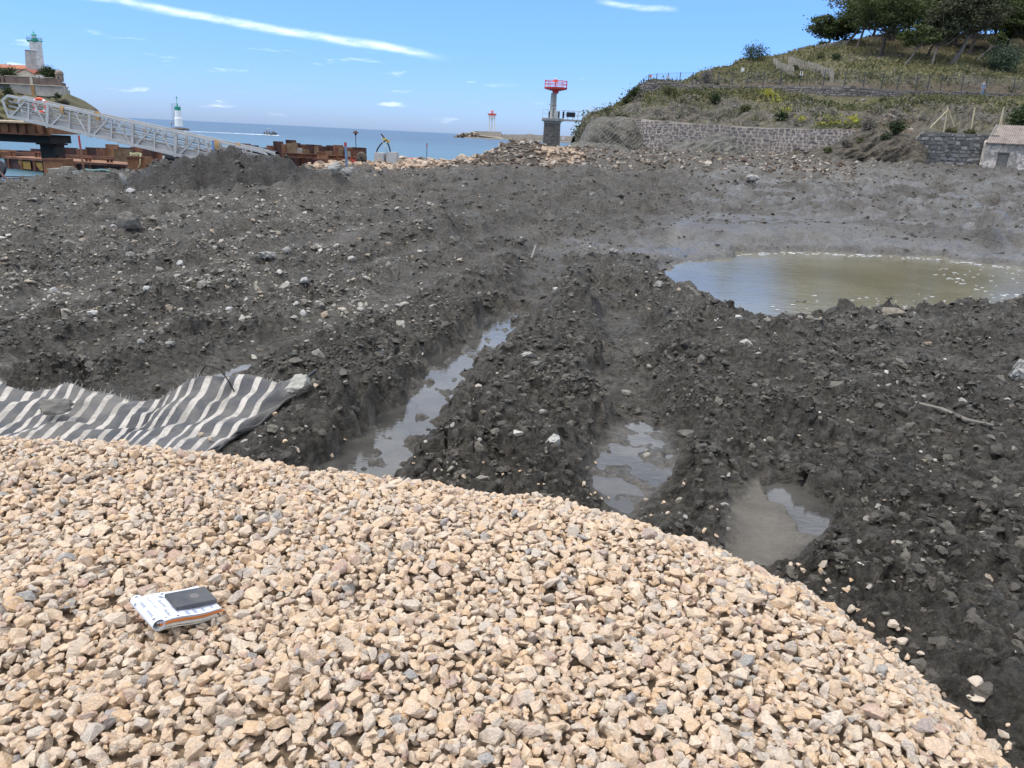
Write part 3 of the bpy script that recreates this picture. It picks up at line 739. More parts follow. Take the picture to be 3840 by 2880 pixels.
for x, y, d in zip(px_, py_, dd):
    L = float(np.clip(rng.lognormal(math.log(.0200), .36), .008, .048))      # half length
    v = int(rng.integers(0, len(SV))); r = max(2, int(L * .70 / .012))
    best = None
    for k in range(3):
        xx, yy = x + rng.normal(0, .03), y + rng.normal(0, .03)
        i, j = int((yy - gy[0]) / .012), int((xx - gx[0]) / .012)
        if i < r or j < r or i >= len(gy) - r or j >= len(gx) - r: continue
        hw_ = HM[i - r:i + r + 1, j - r:j + r + 1]; lv = hw_.mean()
        sc = lv - GB[i, j]
        if best is None or sc < best[0]: best = (sc, xx, yy, i, j, lv)
    if best is None or best[0] > .040: continue
    _, xx, yy, i, j, lv = best
    th = L * .48
    a = np.arange(-r, r + 1) * .012; q = (a[:, None] ** 2 + a[None, :] ** 2) / (L * .78) ** 2
    win = HM[i - r:i + r + 1, j - r:j + r + 1]
    zc = lv + th * .42
    np.maximum(win, np.where(q < 1, zc + th * np.sqrt(np.maximum(0, 1 - q)), -9), out=win)
    slope = HM[min(i + r, len(gy) - 1), j] - HM[i - r, j], HM[i, min(j + r, len(gx) - 1)] - HM[i, j - r]
    tx = math.atan2(slope[0], 2 * r * .012) * .5 + rng.normal(0, .38); ty = -math.atan2(slope[1], 2 * r * .012) * .5 + rng.normal(0, .38)
    GP.append((xx, yy, zc)); GS.append(L * rng.uniform(.9, 1.12, 3)); GE.append((tx, ty, rng.uniform(0, 6.28))); GV.append(v)
GP, GS, GE, GV = np.array(GP), np.array(GS), np.array(GE), np.array(GV)
# drop those that lie buried
ii = ((GP[:, 1] - gy[0]) / .012).astype(int); jj = ((GP[:, 0] - gx[0]) / .012).astype(int)
seen = HM[ii, jj] < GP[:, 2] + GS[:, 2] * 1.15 + .012
GP, GS, GE, GV = GP[seen], GS[seen], GE[seen], GV[seen]
gtone = rng.random(len(GP))
qx, qy, qz = project(GP)
size_px = GS.max(1) / qz * F
top = HM[((GP[:, 1] - gy[0]) / .012).astype(int), ((GP[:, 0] - gx[0]) / .012).astype(int)] < GP[:, 2] + GS[:, 2] * .62
score = np.where((qx > 8) & (qx < 1016) & (qy > 400) & (qy < 760) & top, size_px, 0)
order = np.argsort(-score); single = order[:300]; rest = np.setdiff1d(np.arange(len(GP)), single)
print('gravel stones', len(GP), 'min single px', score[single].min())
vm = []
for k, (V, Tt) in enumerate(SV):
    me = bpy.data.meshes.new('stone'); me.from_pydata([tuple(v) for v in V], [], [tuple(t) for t in Tt]); me.materials.append(stone_m); vm.append(me)
for i in single:
    o = bpy.data.objects.new('stone', vm[GV[i]]); col.objects.link(o); o.parent = gravel_base
    o.location = GP[i]; o.scale = GS[i]; o.rotation_euler = GE[i]
gs = scatter_mesh('gravel', SV, GP[rest], GS[rest], GE[rest], gtone[rest], stone_m, gravel_base, vi=GV[rest])
gs['kind'] = 'stuff'
def gravel_top(px, py):
    q = at(px, py, GZ); i = int((q.y - gy[0]) / .012); j = int((q.x - gx[0]) / .012)
    return Vector((q.x, q.y, float(np.percentile(HM[i - 6:i + 7, j - 6:j + 7], 85))))

# ------------------------------------------------------------------ crumbs of mud and grit lying on the ground
crumb_m = tonemat('mud_crumb', [(0.0, (0.044, 0.038, 0.030)), (.7, (0.088, 0.077, 0.061)), (1.0, (0.145, 0.128, 0.102))], rough=.6, bump=.9, bscale=45, dist=.02)
def lump(seed):
    bm = bmesh.new(); bmesh.ops.create_icosphere(bm, subdivisions=2, radius=1.0); P_ = np.array([v.co[:] for v in bm.verts])
    k = 1 + .55 * fbm(P_[:, 0] * 1.3 + seed * 7, P_[:, 1] * 1.3 + P_[:, 2] * .9, seed, 3, .6) + .25 * fbm(P_[:, 2] * 2.7 + seed, P_[:, 0] * 2.7 - P_[:, 1], seed + 9, 2)
    P_ = P_ * k[:, None] * np.array([1.0, .85, .62]); bm.verts.index_update(); T_ = np.array([[v.index for v in f.verts] for f in bm.faces]); bm.free(); return P_, T_
CN = [lump(i) for i in range(12)]
CV = [hull_variant(700 + i, 12, 1.0, .85, .6, .45) for i in range(14)]
def pick(weight, nn):
    wgt = np.where(MVIS & (MPY < 766), weight, 0).ravel(); cs = np.cumsum(wgt); 
    return np.searchsorted(cs, rng.random(nn) * cs[-1])
flat = MUDV.reshape(-1, 3)
i = pick(rough * (0.1 + patchy) ** 2 * shore * (1 - wet) * (1 - pin) * (1 - tin) * (Y < 9) * sstep(Y, 1, 5), 3600)
sz = np.clip(rng.lognormal(math.log(.019), .5, len(i)), .008, .06)
P = flat[i] + np.stack([rng.normal(0, .02, len(i)), rng.normal(0, .02, len(i)), sz * -.05], -1)
o = scatter_mesh('mud_clods', CN, P, sz[:, None] * rng.uniform(.75, 1.2, (len(i), 3)), rng.uniform(-.6, .6, (len(i), 3)) + np.array([0, 0, 1]) * rng.uniform(0, 6, (len(i), 1)), rng.random(len(i)), crumb_m)
tag(o, kind='stuff')
i = pick(rough * (0.05 + patchy) ** 2 * shore * (1 - wet) * (1 - pin) * (1 - tin) * (Y > 7) * (Y < 60) * (1 + 1.6 * sstep(PX, 620, 700) * sstep(Y, 20, 26)), 12500)
sz = np.clip(rng.lognormal(math.log(.017), .55, len(i)), .007, .07) * (.7 + flat[i][:, 1] * .075)
P = flat[i] + np.stack([rng.normal(0, .02, len(i)), rng.normal(0, .02, len(i)), sz * .0], -1)
o = scatter_mesh('mud_crumbs', CV, P, sz[:, None] * rng.uniform(.75, 1.2, (len(i), 3)), rng.uniform(-.6, .6, (len(i), 3)) + np.array([0, 0, 1]) * rng.uniform(0, 6, (len(i), 1)), rng.random(len(i)), crumb_m)
tag(o, kind='stuff')
pebble_m = tonemat('pebble', [(0.0, (0.30, 0.275, 0.23)), (.25, (0.16, 0.145, 0.12)), (.5, (0.38, 0.35, 0.30)), (.7, (0.13, 0.12, 0.10)), (.85, (0.33, 0.26, 0.19)), (1.0, (0.48, 0.46, 0.41))], rough=.85, bump=.4, bscale=40, dist=.01)
i = pick((stony ** 1.2 + .012 * (1 - pin)) * sstep(Y, 2, 5) * shore * (1 - wet * .8) * (1 - tin), 6300)
sz = np.clip(rng.lognormal(math.log(.0135), .6, len(i)), .006, .075) * (.9 + flat[i][:, 1] * .05)
P = flat[i] + np.stack([0 * sz, 0 * sz, sz * .12], -1)
o = scatter_mesh('pebbles', SV, P, sz[:, None] * rng.uniform(.8, 1.25, (len(i), 3)), rng.uniform(-.5, .5, (len(i), 3)) + np.array([0, 0, 1]) * rng.uniform(0, 6, (len(i), 1)), rng.random(len(i)), pebble_m)
tag(o, kind='stuff')
# single gravel stones that rolled off the rim
ed = np.interp(MPX, [p[0] for p in EDGE_PX], [p[1] for p in EDGE_PX]) - MPY
i = pick(np.where((ed > 1) & (ed < 45) & (MPX > 250), np.exp(-ed / 9) * (.3 + sstep(MPX, 600, 900)), 0) * (1 - pin), 85)
sz = rng.uniform(.012, .03, len(i))
o = scatter_mesh('stray_gravel', SV, flat[i] + np.stack([0 * sz, 0 * sz, sz * .3], -1), sz[:, None] * rng.uniform(.85, 1.2, (len(i), 3)), rng.uniform(-.6, .6, (len(i), 3)) + np.array([0, 0, 1]) * rng.uniform(0, 6, (len(i), 1)), rng.random(len(i)), stone_m)
tag(o, kind='stuff')
# broken stone on the far rubble heaps and along the shore
rub_m = tonemat('rubble_stone', [(0.0, (0.10, 0.075, 0.055)), (.3, (0.16, 0.12, 0.085)), (.55, (0.085, 0.055, 0.038)), (.75, (0.30, 0.245, 0.185)), (1.0, (0.40, 0.35, 0.29))], rough=.9, bump=0)
i = pick(sstep(RUB, .1, .35) + .25 * sstep(Y, 44, 52) * (PX > 520) * (PX < 860) * shore, 3600)
sz = np.clip(rng.lognormal(math.log(.095), .45, len(i)), .03, .3)
o = scatter_mesh('rubble', SV, flat[i] + np.array([0, 0, .02]), sz[:, None] * rng.uniform(.8, 1.3, (len(i), 3)), rng.uniform(-.6, .6, (len(i), 3)) + np.array([0, 0, 1]) * rng.uniform(0, 6, (len(i), 1)), rng.random(len(i)), rub_m)
tag(o, kind='stuff')
peach_m = tonemat('shore_stone', [(0.0, (0.44, 0.32, 0.22)), (.4, (0.36, 0.26, 0.175)), (.7, (0.48, 0.39, 0.30)), (1.0, (0.24, 0.185, 0.14))], rough=.9, bump=0)
i = pick(peach * shore, 1700)
sz = np.clip(rng.lognormal(math.log(.15), .45, len(i)), .05, .45)
o = scatter_mesh('shore_stones', SV, flat[i] + np.array([0, 0, .03]), sz[:, None] * rng.uniform(.8, 1.3, (len(i), 3)), rng.uniform(-.6, .6, (len(i), 3)) + np.array([0, 0, 1]) * rng.uniform(0, 6, (len(i), 1)), rng.random(len(i)), peach_m)
tag(o, kind='stuff')

# ------------------------------------------------------------------ hill on the right
HC = [  # px of the column, then (py, distance) from the foot of the hill up to its back
 (575, [(150, 108), (143, 109), (139, 109.5), (137, 110), (136, 110.5), (136, 111), (136, 112), (136, 113)]),
 (585, [(149, 104), (133, 105), (128, 106), (124, 107), (122, 108), (121, 109), (120.5, 110), (120, 112)]),
 (592, [(150, 101), (130, 102), (122, 104), (117, 107), (115.5, 108), (115.3, 109), (115.2, 110), (115, 112)]),
 (605, [(151, 97), (126, 98), (119, 100), (113.5, 104), (112, 107), (111.7, 109), (111.5, 111), (111.2, 113)]),
 (627, [(151, 90), (119.5, 92), (110, 98), (102, 104), (101, 106), (100.8, 108), (100.6, 110), (100.4, 113)]),
 (640, [(150, 84), (121, 86), (108, 95), (95, 104), (90, 105.5), (89, 108), (88.5, 111), (88, 115)]),
 (652, [(150, 82), (121, 83.5), (107, 94), (92, 104), (83.5, 105.5), (83.3, 108), (83.2, 111), (84, 115)]),
 (683, [(152, 80.5), (123, 82), (105, 95), (90, 104), (84.4, 105), (84.2, 109), (84.1, 113), (85, 118)]),
 (703, [(152.5, 80), (124.5, 81.5), (105, 95), (89.5, 103.5), (84.6, 104.5), (79, 109), (74, 114), (73, 120)]),
 (720, [(153, 79.5), (126, 81), (105, 95), (89, 103), (84.6, 104), (79, 108), (72.5, 115), (68.5, 122)]),
 (745, [(154, 79), (127.5, 80), (106, 94), (88.7, 102.5), (84.8, 103.5), (78, 107), (69, 115), (60.5, 126)]),
 (773, [(155, 77.5), (128.5, 78.5), (108, 92), (88.7, 102), (85.2, 103), (79, 106), (68, 115), (57.5, 130)]),
 (800, [(157, 75.5), (129.5, 77), (110, 90), (98, 99), (85.6, 101.5), (79, 105), (66, 116), (49, 138)]),
 (842, [(160, 73.5), (131, 76), (113, 88), (108, 97), (86, 100), (79, 104), (62, 118), (41, 144)]),
 (878, [(164, 72.5), (132, 76), (113, 89), (106, 98), (88.8, 101), (77, 105), (62, 119), (35, 150)]),
 (905, [(167, 71.5), (133, 76), (112, 90), (96, 100), (90.6, 102), (76, 106), (64, 119), (33, 152)]),
 (962, [(168, 71), (134, 75), (112, 90), (97, 104), (91, 106), (75, 110), (62, 122), (34, 158)]),
 (1024, [(171, 70.5), (135, 75), (112, 92), (98, 108), (93.8, 110), (77, 114), (61, 128), (34, 162)]),
 (1120, [(176, 69), (138, 74), (114, 92), (102, 110), (98, 112), (80, 116), (60, 130), (30, 170)]),
 (1300, [(185, 66), (147, 74), (120, 92), (110, 114), (106, 116), (88, 120), (64, 136), (24, 182)])]
hpx = np.array([c[0] for c in HC]); NR = 8
gpx = np.unique(np.concatenate([np.linspace(575, 1024, 420), np.linspace(1024, 1300, 90)]))
sub = [7, 13, 12, 3, 6, 16, 30]           # rows between the control rows
vpar = np.concatenate([[k + j / s_ for j in range(s_)] for k, s_ in enumerate(sub)] + [[7.0]])
ctrl = np.zeros((NR, len(gpx), 3))
for r in range(NR):
    pyi = np.interp(gpx, hpx, [c[1][r][0] for c in HC]); Yi = np.interp(gpx, hpx, [c[1][r][1] for c in HC])
    for j, (a, b_, c_) in enumerate(zip(gpx, pyi, Yi)): ctrl[r, j] = atd(a, b_, c_)
ctrl[0, :, 2] -= 1.2
k0 = np.minimum(vpar.astype(int), NR - 2); fr = (vpar - k0)[:, None, None]
HV = ctrl[k0] * (1 - fr) + ctrl[k0 + 1] * fr
# a back slope behind the crest
back = np.stack([HV[-1] + np.array([0, d_, -z_]) for d_, z_ in ((6, .3), (16, 2.5), (40, 9))])
HV = np.concatenate([HV, back]); vp = np.concatenate([vpar, [7.2, 7.5, 8.0]])
VPm = np.repeat(vp[:, None], len(gpx), 1); HPX = np.repeat(gpx[None, :], len(vp), 0)
x_, y_, z_ = HV[..., 0], HV[..., 1], HV[..., 2]
rockiness = np.interp(VPm, [0, .8, 1.2, 2, 2.6, 3, 4, 4.5, 5, 7], [1, .8, 1, .85, .35, .2, .1, .55, .25, .15])
amp = np.interp(VPm, [0, .9, 1.0, 1.4, 2.6, 3, 3.05, 3.9, 4.0, 4.3, 5, 7, 8], [.5, .3, .12, 1.3, .9, .12, .05, .05, .06, .35, .5, .8, 1.0])
amp = np.where(HPX < 650, np.maximum(amp, .35) * .8, amp)
dz = fbm(x_ * .22 + z_ * .15, y_ * .16 + z_ * .35, 401, 5, .55)
strata = 1 - np.abs(perlin((x_ * .8 + z_ * 1.1) * .55, (z_ - x_ * .5) * .12 + y_ * .07, 411)) * 2
strata += .5 * (1 - np.abs(perlin((x_ * .8 + z_ * 1.1) * 1.5, (z_ - x_ * .5) * .3, 413)) * 2)
d_ = amp * (dz * .9 + rockiness * strata * .38)
HV[..., 1] -= d_ * .75; HV[..., 2] += d_ * .45
gmask = np.interp(VPm, [0, .9, 1.05, 1.5, 2.0, 2.5, 3, 3.9, 4.1, 4.6, 5.0, 6, 7, 8], [.15, .2, .12, .02, .12, .75, .6, .3, .25, .3, .8, .72, .6, .7])
gmask = np.clip(gmask + .45 * fbm(x_ * .16, y_ * .12 + z_ * .1, 421, 4), 0, 1)
gmask = np.where(HPX < 640, gmask * .35, gmask)
earth = np.clip(sstep(HPX, 835, 860) * (1 - sstep(HPX, 905, 925)) * sstep(VPm, -.2, .2) * (1 - sstep(VPm, 1.0, 1.8)) + .8 * (VPm > 3.95) * (VPm < 4.35), 0, 1)
pine_ground = sstep(HPX, 850, 900) * sstep(VPm, 5.9, 6.5)      # darker brown ground under the pines
hi = np.arange(HV.shape[0] * HV.shape[1]).reshape(HV.shape[:2])
HQ = np.stack([hi[:-1, :-1], hi[:-1, 1:], hi[1:, 1:], hi[1:, :-1]], -1).reshape(-1, 4)
m, n = material('hillside')
A = lambda k: n.new('ShaderNodeAttribute', attribute_name=k).outputs['Fac']
big = n.smooth(n.noise(n.obj, .35, 6, .65), .35, .66); fine = n.smooth(n.noise(n.obj, 3.2, 7, .72, .4), .33, .68); mid = n.smooth(n.noise(n.obj, 1.1, 6, .7, .5), .36, .66)
stv = n.vmath('MULTIPLY', n.new('ShaderNodeMapping', i_Vector=n.obj, i_Rotation=(0, R(38), R(10))).outputs[0], (.35, .8, 2.6))
lay = n.smooth(n.noise(stv, 1.1, 6, .7, .5), .34, .66)
rock = n.mix(lay, (0.056, 0.053, 0.045), (0.20, 0.18, 0.148)); rock = n.mix(n.math('MULTIPLY', big, .5), rock, (0.125, 0.10, 0.068))
grass = n.mix(fine, (0.080, 0.084, 0.034), (0.20, 0.185, 0.085)); grass = n.mix(n.math('MULTIPLY', mid, .6), grass, (0.22, 0.185, 0.105))
cc = n.mix(A('grass'), rock, grass)
cc = n.mix(A('earth'), cc, n.mix(fine, (0.09, 0.068, 0.045), (0.20, 0.155, 0.105)))
cc = n.mix(n.math('MULTIPLY', A('pine_ground'), .8), cc, n.mix(fine, (0.055, 0.04, 0.024), (0.11, 0.082, 0.05)))
n.put(n.b.inputs['Base Color'], cc); n.b.inputs['Roughness'].default_value = .95; n.b.inputs['Specular IOR Level'].default_value = .2
hh = n.math('ADD', n.math('MULTIPLY', n.noise(n.obj, 2.4, 8, .72, .5), .5), n.math('MULTIPLY', n.noise(stv, 1.6, 6, .7, .6), .5))
bp = n.new('ShaderNodeBump', i_Strength=.9, i_Distance=.8, i_Height=hh); n.l.new(bp.outputs[0], n.b.inputs['Normal'])
hill = mesh_np('hill', HV.reshape(-1, 3), HQ, m, None, {'grass': gmask.ravel(), 'earth': earth.ravel(), 'pine_ground': pine_ground.ravel()}, smooth=True)
tag(hill, kind='structure')
hpx_, hpy_, hzc_ = project(HV)
def hill_at(px, py, vmin=0, vmax=8):
    q = (hpx_ - px) ** 2 + (hpy_ - py) ** 2 + np.where((VPm < vmin) | (VPm > vmax), 1e6, 0) + .02 * HV[..., 1]
    i = np.unravel_index(np.argmin(q), q.shape); return Vector(HV[i])
def hill_col(px, v):
    j = int(np.argmin(np.abs(gpx - px))); i = int(np.argmin(np.abs(vp - v))); return Vector(HV[i, j])

# ------------------------------------------------------------------ rock outcrops at the foot of the hill
m, n = material('slate_rock')
stv = n.vmath('MULTIPLY', n.new('ShaderNodeMapping', i_Vector=n.obj, i_Rotation=(0, R(35), R(0))).outputs[0], (.3, .7, 3.0))
lay = n.smooth(n.noise(stv, 1.5, 7, .72, .5), .34, .67); bigf = n.smooth(n.noise(n.obj, .5, 5, .6), .35, .65)
cc = n.mix(lay, (0.042, 0.040, 0.035), (0.225, 0.21, 0.175)); cc = n.mix(n.math('MULTIPLY', bigf, .45), cc, (0.125, 0.11, 0.075))
n.put(n.b.inputs['Base Color'], cc); n.b.inputs['Roughness'].default_value = .85
bp = n.new('ShaderNodeBump', i_Strength=1.0, i_Distance=.5, i_Height=n.noise(stv, 1.8, 8, .72, .6)); n.l.new(bp.outputs[0], n.b.inputs['Normal'])
slate_m = m
def outcrop(label, prof_px, foot_py, Yf, Yb, tilt, seed, mat=None):
    """rock whose skyline follows prof_px; it swells from the foot towards the viewer"""
    pxs = np.linspace(prof_px[0][0], prof_px[-1][0], 90)
    tops = np.interp(pxs, [p[0] for p in prof_px], [p[1] for p in prof_px])
    NV = 34; G = np.zeros((NV, 90, 3))
    for j, (a, t_) in enumerate(zip(pxs, tops)):
        fp = np.interp(a, [p[0] for p in foot_py], [p[1] for p in foot_py]) + 3
        B = atd(a, fp, Yf); Tp = atd(a, t_, Yb); Bk = Tp + Vector((0, 2.5, -3.5))
        for i in range(NV):
            v = i / (NV - 1)
            if v < .8:
                q = v / .8; p = B.lerp(Tp, q); p.y = B.y + (Tp.y - B.y) * q ** 1.8; p.z = B.z + (Tp.z - B.z) * (1 - (1 - q) ** 1.5)
            else: p = Tp.lerp(Bk, (v - .8) / .2)
            G[i, j] = p
    gx_, gy_, gz_ = G[..., 0], G[..., 1], G[..., 2]
    c, s_ = math.cos(tilt), math.sin(tilt)
    uu = gx_ * c + gz_ * s_; vv = -gx_ * s_ + gz_ * c
    q = perlin(uu * .35, vv * 1.9, seed); q2 = perlin(uu * .7, vv * 4.3, seed + 3)
    dd_ = .55 * (1 - 2 * np.abs(q)) + .28 * (1 - 2 * np.abs(q2)) + .6 * fbm(uu * .35, vv * .4, seed + 9, 3)
    w_ = np.sin(np.linspace(0, 1, 90) * math.pi)[None, :] ** .5
    G[..., 1] -= dd_ * .55 * w_; G[..., 2] += dd_ * .30 * w_
    gi = np.arange(NV * 90).reshape(NV, 90); q_ = np.stack([gi[:-1, :-1], gi[:-1, 1:], gi[1:, 1:], gi[1:, :-1]], -1).reshape(-1, 4)
    o = mesh_np('rock_outcrop', G.reshape(-1, 3), q_, mat or slate_m, None, smooth=False)
    return tag(o, label, 'rock outcrop')
outcrop('dark slanting slate crag below the footbridge ladder', [(577, 144), (581, 137), (586, 128), (590, 122), (597, 119), (612, 118), (630, 119.5), (646, 123), (650, 136), (653, 149)], [(577, 152), (653, 153)], 82, 90, R(-38), 500)
outcrop('grey layered rock hump against the pale masonry wall', [(662, 152), (672, 147), (684, 142), (694, 143.5), (703, 141), (709, 136), (718, 134.5), (727, 136), (733, 139), (738, 145), (744, 148), (743, 156)], [(662, 155), (700, 161), (744, 160)], 71, 77.5, R(14), 520)
outcrop('brown broken rock bank with scrub beside the dark stone wall', [(800, 157), (814, 151), (832, 145), (846, 137), (858, 131), (880, 130), (897, 133), (912, 134), (922, 142), (919, 152), (920, 166)], [(800, 162), (860, 168), (920, 170)], 68, 73.5, R(25), 540, simple('brown_earth_bank', (0.17, 0.14, 0.10), .95, .5, 1.6, 1.0, 4, c2=(0.055, 0.048, 0.037), dist=.6))
outcrop('low dark rock spur at the foot of the beacon tower', [(560, 150), (566, 146), (573, 143.5), (582, 142), (600, 144), (620, 148), (640, 152)], [(560, 155), (640, 157)], 76, 83, R(-30), 560)

# ------------------------------------------------------------------ masonry
mortar_m = simple('pale_mortar', (0.47, 0.40, 0.33), .95, .3, 1.5, .4, 8)
wallstone_m = tonemat('wall_stone', [(0, (0.17, 0.145, 0.13)), (.3, (0.27, 0.225, 0.19)), (.55, (0.11, 0.095, 0.088)), (.8, (0.33, 0.285, 0.25)), (1, (0.19, 0.17, 0.155))], .95, .4, 9, .03)
darkstone_m = tonemat('dark_wall_stone', [(0, (0.10, 0.105, 0.105)), (.3, (0.19, 0.185, 0.175)), (.55, (0.075, 0.078, 0.078)), (.8, (0.28, 0.265, 0.24)), (1, (0.145, 0.145, 0.14))], .9, .5, 9, .04)
darkmortar_m = simple('earthy_mortar', (0.20, 0.18, 0.155), .95, .4, 2, .4, 8)
def block_variant(seed):
    rr = random.Random(seed); V = []
    for dz_ in (-1, 1):
        for dx_, dy_ in ((-1, -1), (1, -1), (1, 1), (-1, 1)):
            V.append((dx_ * (1 - .45 * rr.random()), dy_ * (1 if dy_ > 0 else .7 + .3 * rr.random()), dz_ * (1 - .45 * rr.random())))
    Fq = [(3, 2, 1, 0), (4, 5, 6, 7), (0, 1, 5, 4), (1, 2, 6, 5), (2, 3, 7, 6), (3, 0, 4, 7)]
    return np.array(V) , np.array([t for f in Fq for t in ((f[0], f[1], f[2]), (f[0], f[2], f[3]))])
BVAR = [block_variant(i) for i in range(16)]
def masonry(name, label, top, bot, thick, mort, stone_mat, sw, sh, singles=0, seed=1, cat='wall', skip=None, gap=.05):
    """top: world points along the wall head; bot: heights below them. Stones stand proud of the mortar face."""
    rr = random.Random(seed)
    e = empty(name, top[0], label, cat)
    mb = MB()
    for i in range(len(top) - 1):
        a, b = top[i], top[i + 1]; a0 = Vector((a.x, a.y, bot[i])); b0 = Vector((b.x, b.y, bot[i + 1]))
        d = Vector((b.x - a.x, b.y - a.y, 0)).normalized(); nb = Vector((-d.y, d.x, 0)) * thick
        if nb.y < 0: nb = -nb
        mb.add([a0, b0, b, a, a0 + nb, b0 + nb, b + nb, a + nb], [(0, 1, 2, 3), (5, 4, 7, 6), (3, 2, 6, 7), (4, 0, 3, 7), (1, 5, 6, 2)])
    mb.build('mortar_core', mort, e)
    P, S, E, tn = [], [], [], []
    for i in range(len(top) - 1):
        a, b = top[i], top[i + 1]; dv = Vector((b.x - a.x, b.y - a.y, 0)); L = dv.length; d = dv / L; yaw = math.atan2(d.y, d.x)
        zt = max(a.z, b.z); zb = min(bot[i], bot[i + 1]); row = 0; z = zb
        while z < zt:
            h = sh * rr.uniform(.6, 1.45); s = -rr.random() * sw * .4
            while s < L:
                l = sw * rr.uniform(.35, 1.6); f = min(max((s + l / 2) / L, 0), 1)
                tz = a.z + (b.z - a.z) * f; bz = bot[i] + (bot[i + 1] - bot[i]) * f
                if s + l * .5 < L and bz - .1 < z + h / 2 and z + h * .55 < tz and not (skip and skip(a + d * s, z)):
                    c = Vector((a.x, a.y, 0)) + d * (s + l / 2) + Vector((0, 0, z + h / 2 + rr.uniform(-.03, .03)))
                    P.append(c); S.append(((l - gap) / 2, .07 + .04 * rr.random(), (h - gap) / 2)); E.append((0, rr.uniform(-.12, .12), yaw)); tn.append(rr.random())
                s += l
            z += h
    P = np.array([tuple(p) for p in P]); S = np.array(S); E = np.array(E); tn = np.array(tn)
    if singles:
        qx, qy, qz = project(P); inv = (qx > 0) & (qx < 1024)
        o_ = np.argsort(-np.where(inv, S[:, 0] * S[:, 2] / qz ** 2, 0))[:singles]
        for k, i in enumerate(o_):
            V, Tt = BVAR[i % 16]
            me = _bm.setdefault((stone_mat.name, i % 16), None)
            if me is None:
                me = bpy.data.meshes.new('stone'); me.from_pydata([tuple(v) for v in V], [], [tuple(t) for t in Tt]); me.materials.append(stone_mat); _bm[(stone_mat.name, i % 16)] = me
            o = bpy.data.objects.new('stone', me); col.objects.link(o); o.parent = e
            o.location = Vector(P[i]) - e.location; o.scale = S[i]; o.rotation_euler = E[i]
        rest_ = np.setdiff1d(np.arange(len(P)), o_)
    else: rest_ = np.arange(len(P))
    if len(rest_):
        st = scatter_mesh('stonework', BVAR, P[rest_], S[rest_], E[rest_], tn[rest_], stone_mat, e); st['kind'] = 'stuff'
    return e
_bm = {}
# long pale retaining wall at the foot
lt = [(626, 118.2, 90), (646, 119.6, 82.5), (664, 121, 81.3), (696, 123.4, 80.2), (730, 125.9, 79.0), (773, 127.9, 77.6), (812, 129, 75.6), (852, 130.3, 73.8)]
top = [atd(*p) for p in lt]
masonry('retaining_wall', 'long pale mortared rubble retaining wall at the foot of the hill', top, [p.z - 2.2 if i == 0 else 2.2 for i, p in enumerate(top)], .7, mortar_m, wallstone_m, .46, .27, 0, 3, gap=.105)
# upper wall under the path
lt = [(640.5, 86.5, 104.6), (644, 82.6, 104.2), (657.6, 81.0, 104.0), (682.3, 81.7, 103.6)]
top = [atd(*p) for p in lt]; bots = [atd(p[0], q, p[2]).z for p, q in zip(lt, (96, 95.5, 93.5, 91.5))]
masonry('terrace_wall', 'brown stone terrace wall end under the fence corner', top, bots, 2.0, darkmortar_m, wallstone_m, .5, .22, 0, 4)
lt = [(682.5, 84.2, 103.6), (720, 84.9, 102.6), (773, 85.6, 101.5), (812, 86, 99.7), (842, 86.3, 98.6), (878, 89.0, 99.6), (908, 90.8, 100.6), (962, 91.3, 104.6), (1024, 94.2, 108.6), (1110, 98, 110.6)]
top = [atd(*p) for p in lt]; bots = [atd(p[0], q, p[2]).z for p, q in zip(lt, (91, 91, 91, 102, 111, 109, 99, 98, 101, 105))]
masonry('path_wall', 'long brown dry stone wall carrying the fenced hillside path', top, bots, .8, darkmortar_m, wallstone_m, .55, .24, 0, 5)
# dark stone wall beside the hut
lt = [(916, 139, 70.4), (925, 131.6, 70.3), (950, 132.6, 70.0), (975, 134.2, 69.7), (1000, 135.5, 69.5)]
top = [atd(*p) for p in lt]; bots = [2.3] * 5
masonry('stone_wall', 'dark grey dry stone wall standing left of the plastered hut', top, bots, .7, darkmortar_m, darkstone_m, .58, .27, 240, 6, gap=.05)

# ------------------------------------------------------------------ hut
plaster_m, n = material('peeling_plaster')
f = n.smooth(n.noise(n.obj, 1.6, 8, .72, .6), .44, .56); f2 = n.smooth(n.noise(n.obj, .9, 4, .6), .35, .65)
cc = n.mix(f, n.mix(f2, (0.66, 0.54, 0.43), (0.70, 0.64, 0.56)), n.mix(n.noise(n.obj, 9, 5, .7), (0.20, 0.18, 0.155), (0.40, 0.37, 0.32)))
n.put(n.b.inputs['Base Color'], cc); n.b.inputs['Roughness'].default_value = .95
bp = n.new('ShaderNodeBump', i_Strength=.6, i_Distance=.05, i_Height=n.math('ADD', n.math('MULTIPLY', f, -.6), n.noise(n.obj, 14, 5, .7))); n.l.new(bp.outputs[0], n.b.inputs['Normal'])
roof_m = simple('fibre_cement_sheet', (0.36, 0.30, 0.255), .9, .4, 2.2, .3, 20)
weather_m = simple('weathered_board', (0.235, 0.215, 0.19), .85, .3, 5, .4, 30)
A0 = atd(977.3, 169, 69.0); FX = Vector((1, 0, 0)); DV = Vector((1.7, 1.9, 0))
zb = 2.2; ze = atd(982, 141.5, 69.0).z; zr = ze + 1.35
hut = empty('hut', (A0.x, A0.y, zb), 'small peeling plastered hut with a corrugated roof', 'hut')
Lh = 6.5; a = Vector((A0.x + .25, A0.y, zb)); th = .3
dl, dr_ = atd(995.5, 165, 69).x - a.x, atd(1007.3, 165, 69).x - a.x; zd = atd(1001, 153.2, 69).z
mb = MB()
def wallbox(x0, x1, z0, z1): mb.box((a.x + (x0 + x1) / 2, a.y + th / 2, (z0 + z1) / 2), (x1 - x0, th, z1 - z0))
wallbox(0, dl, zb, ze); wallbox(dr_, Lh, zb, ze); wallbox(dl, dr_, zd, ze)
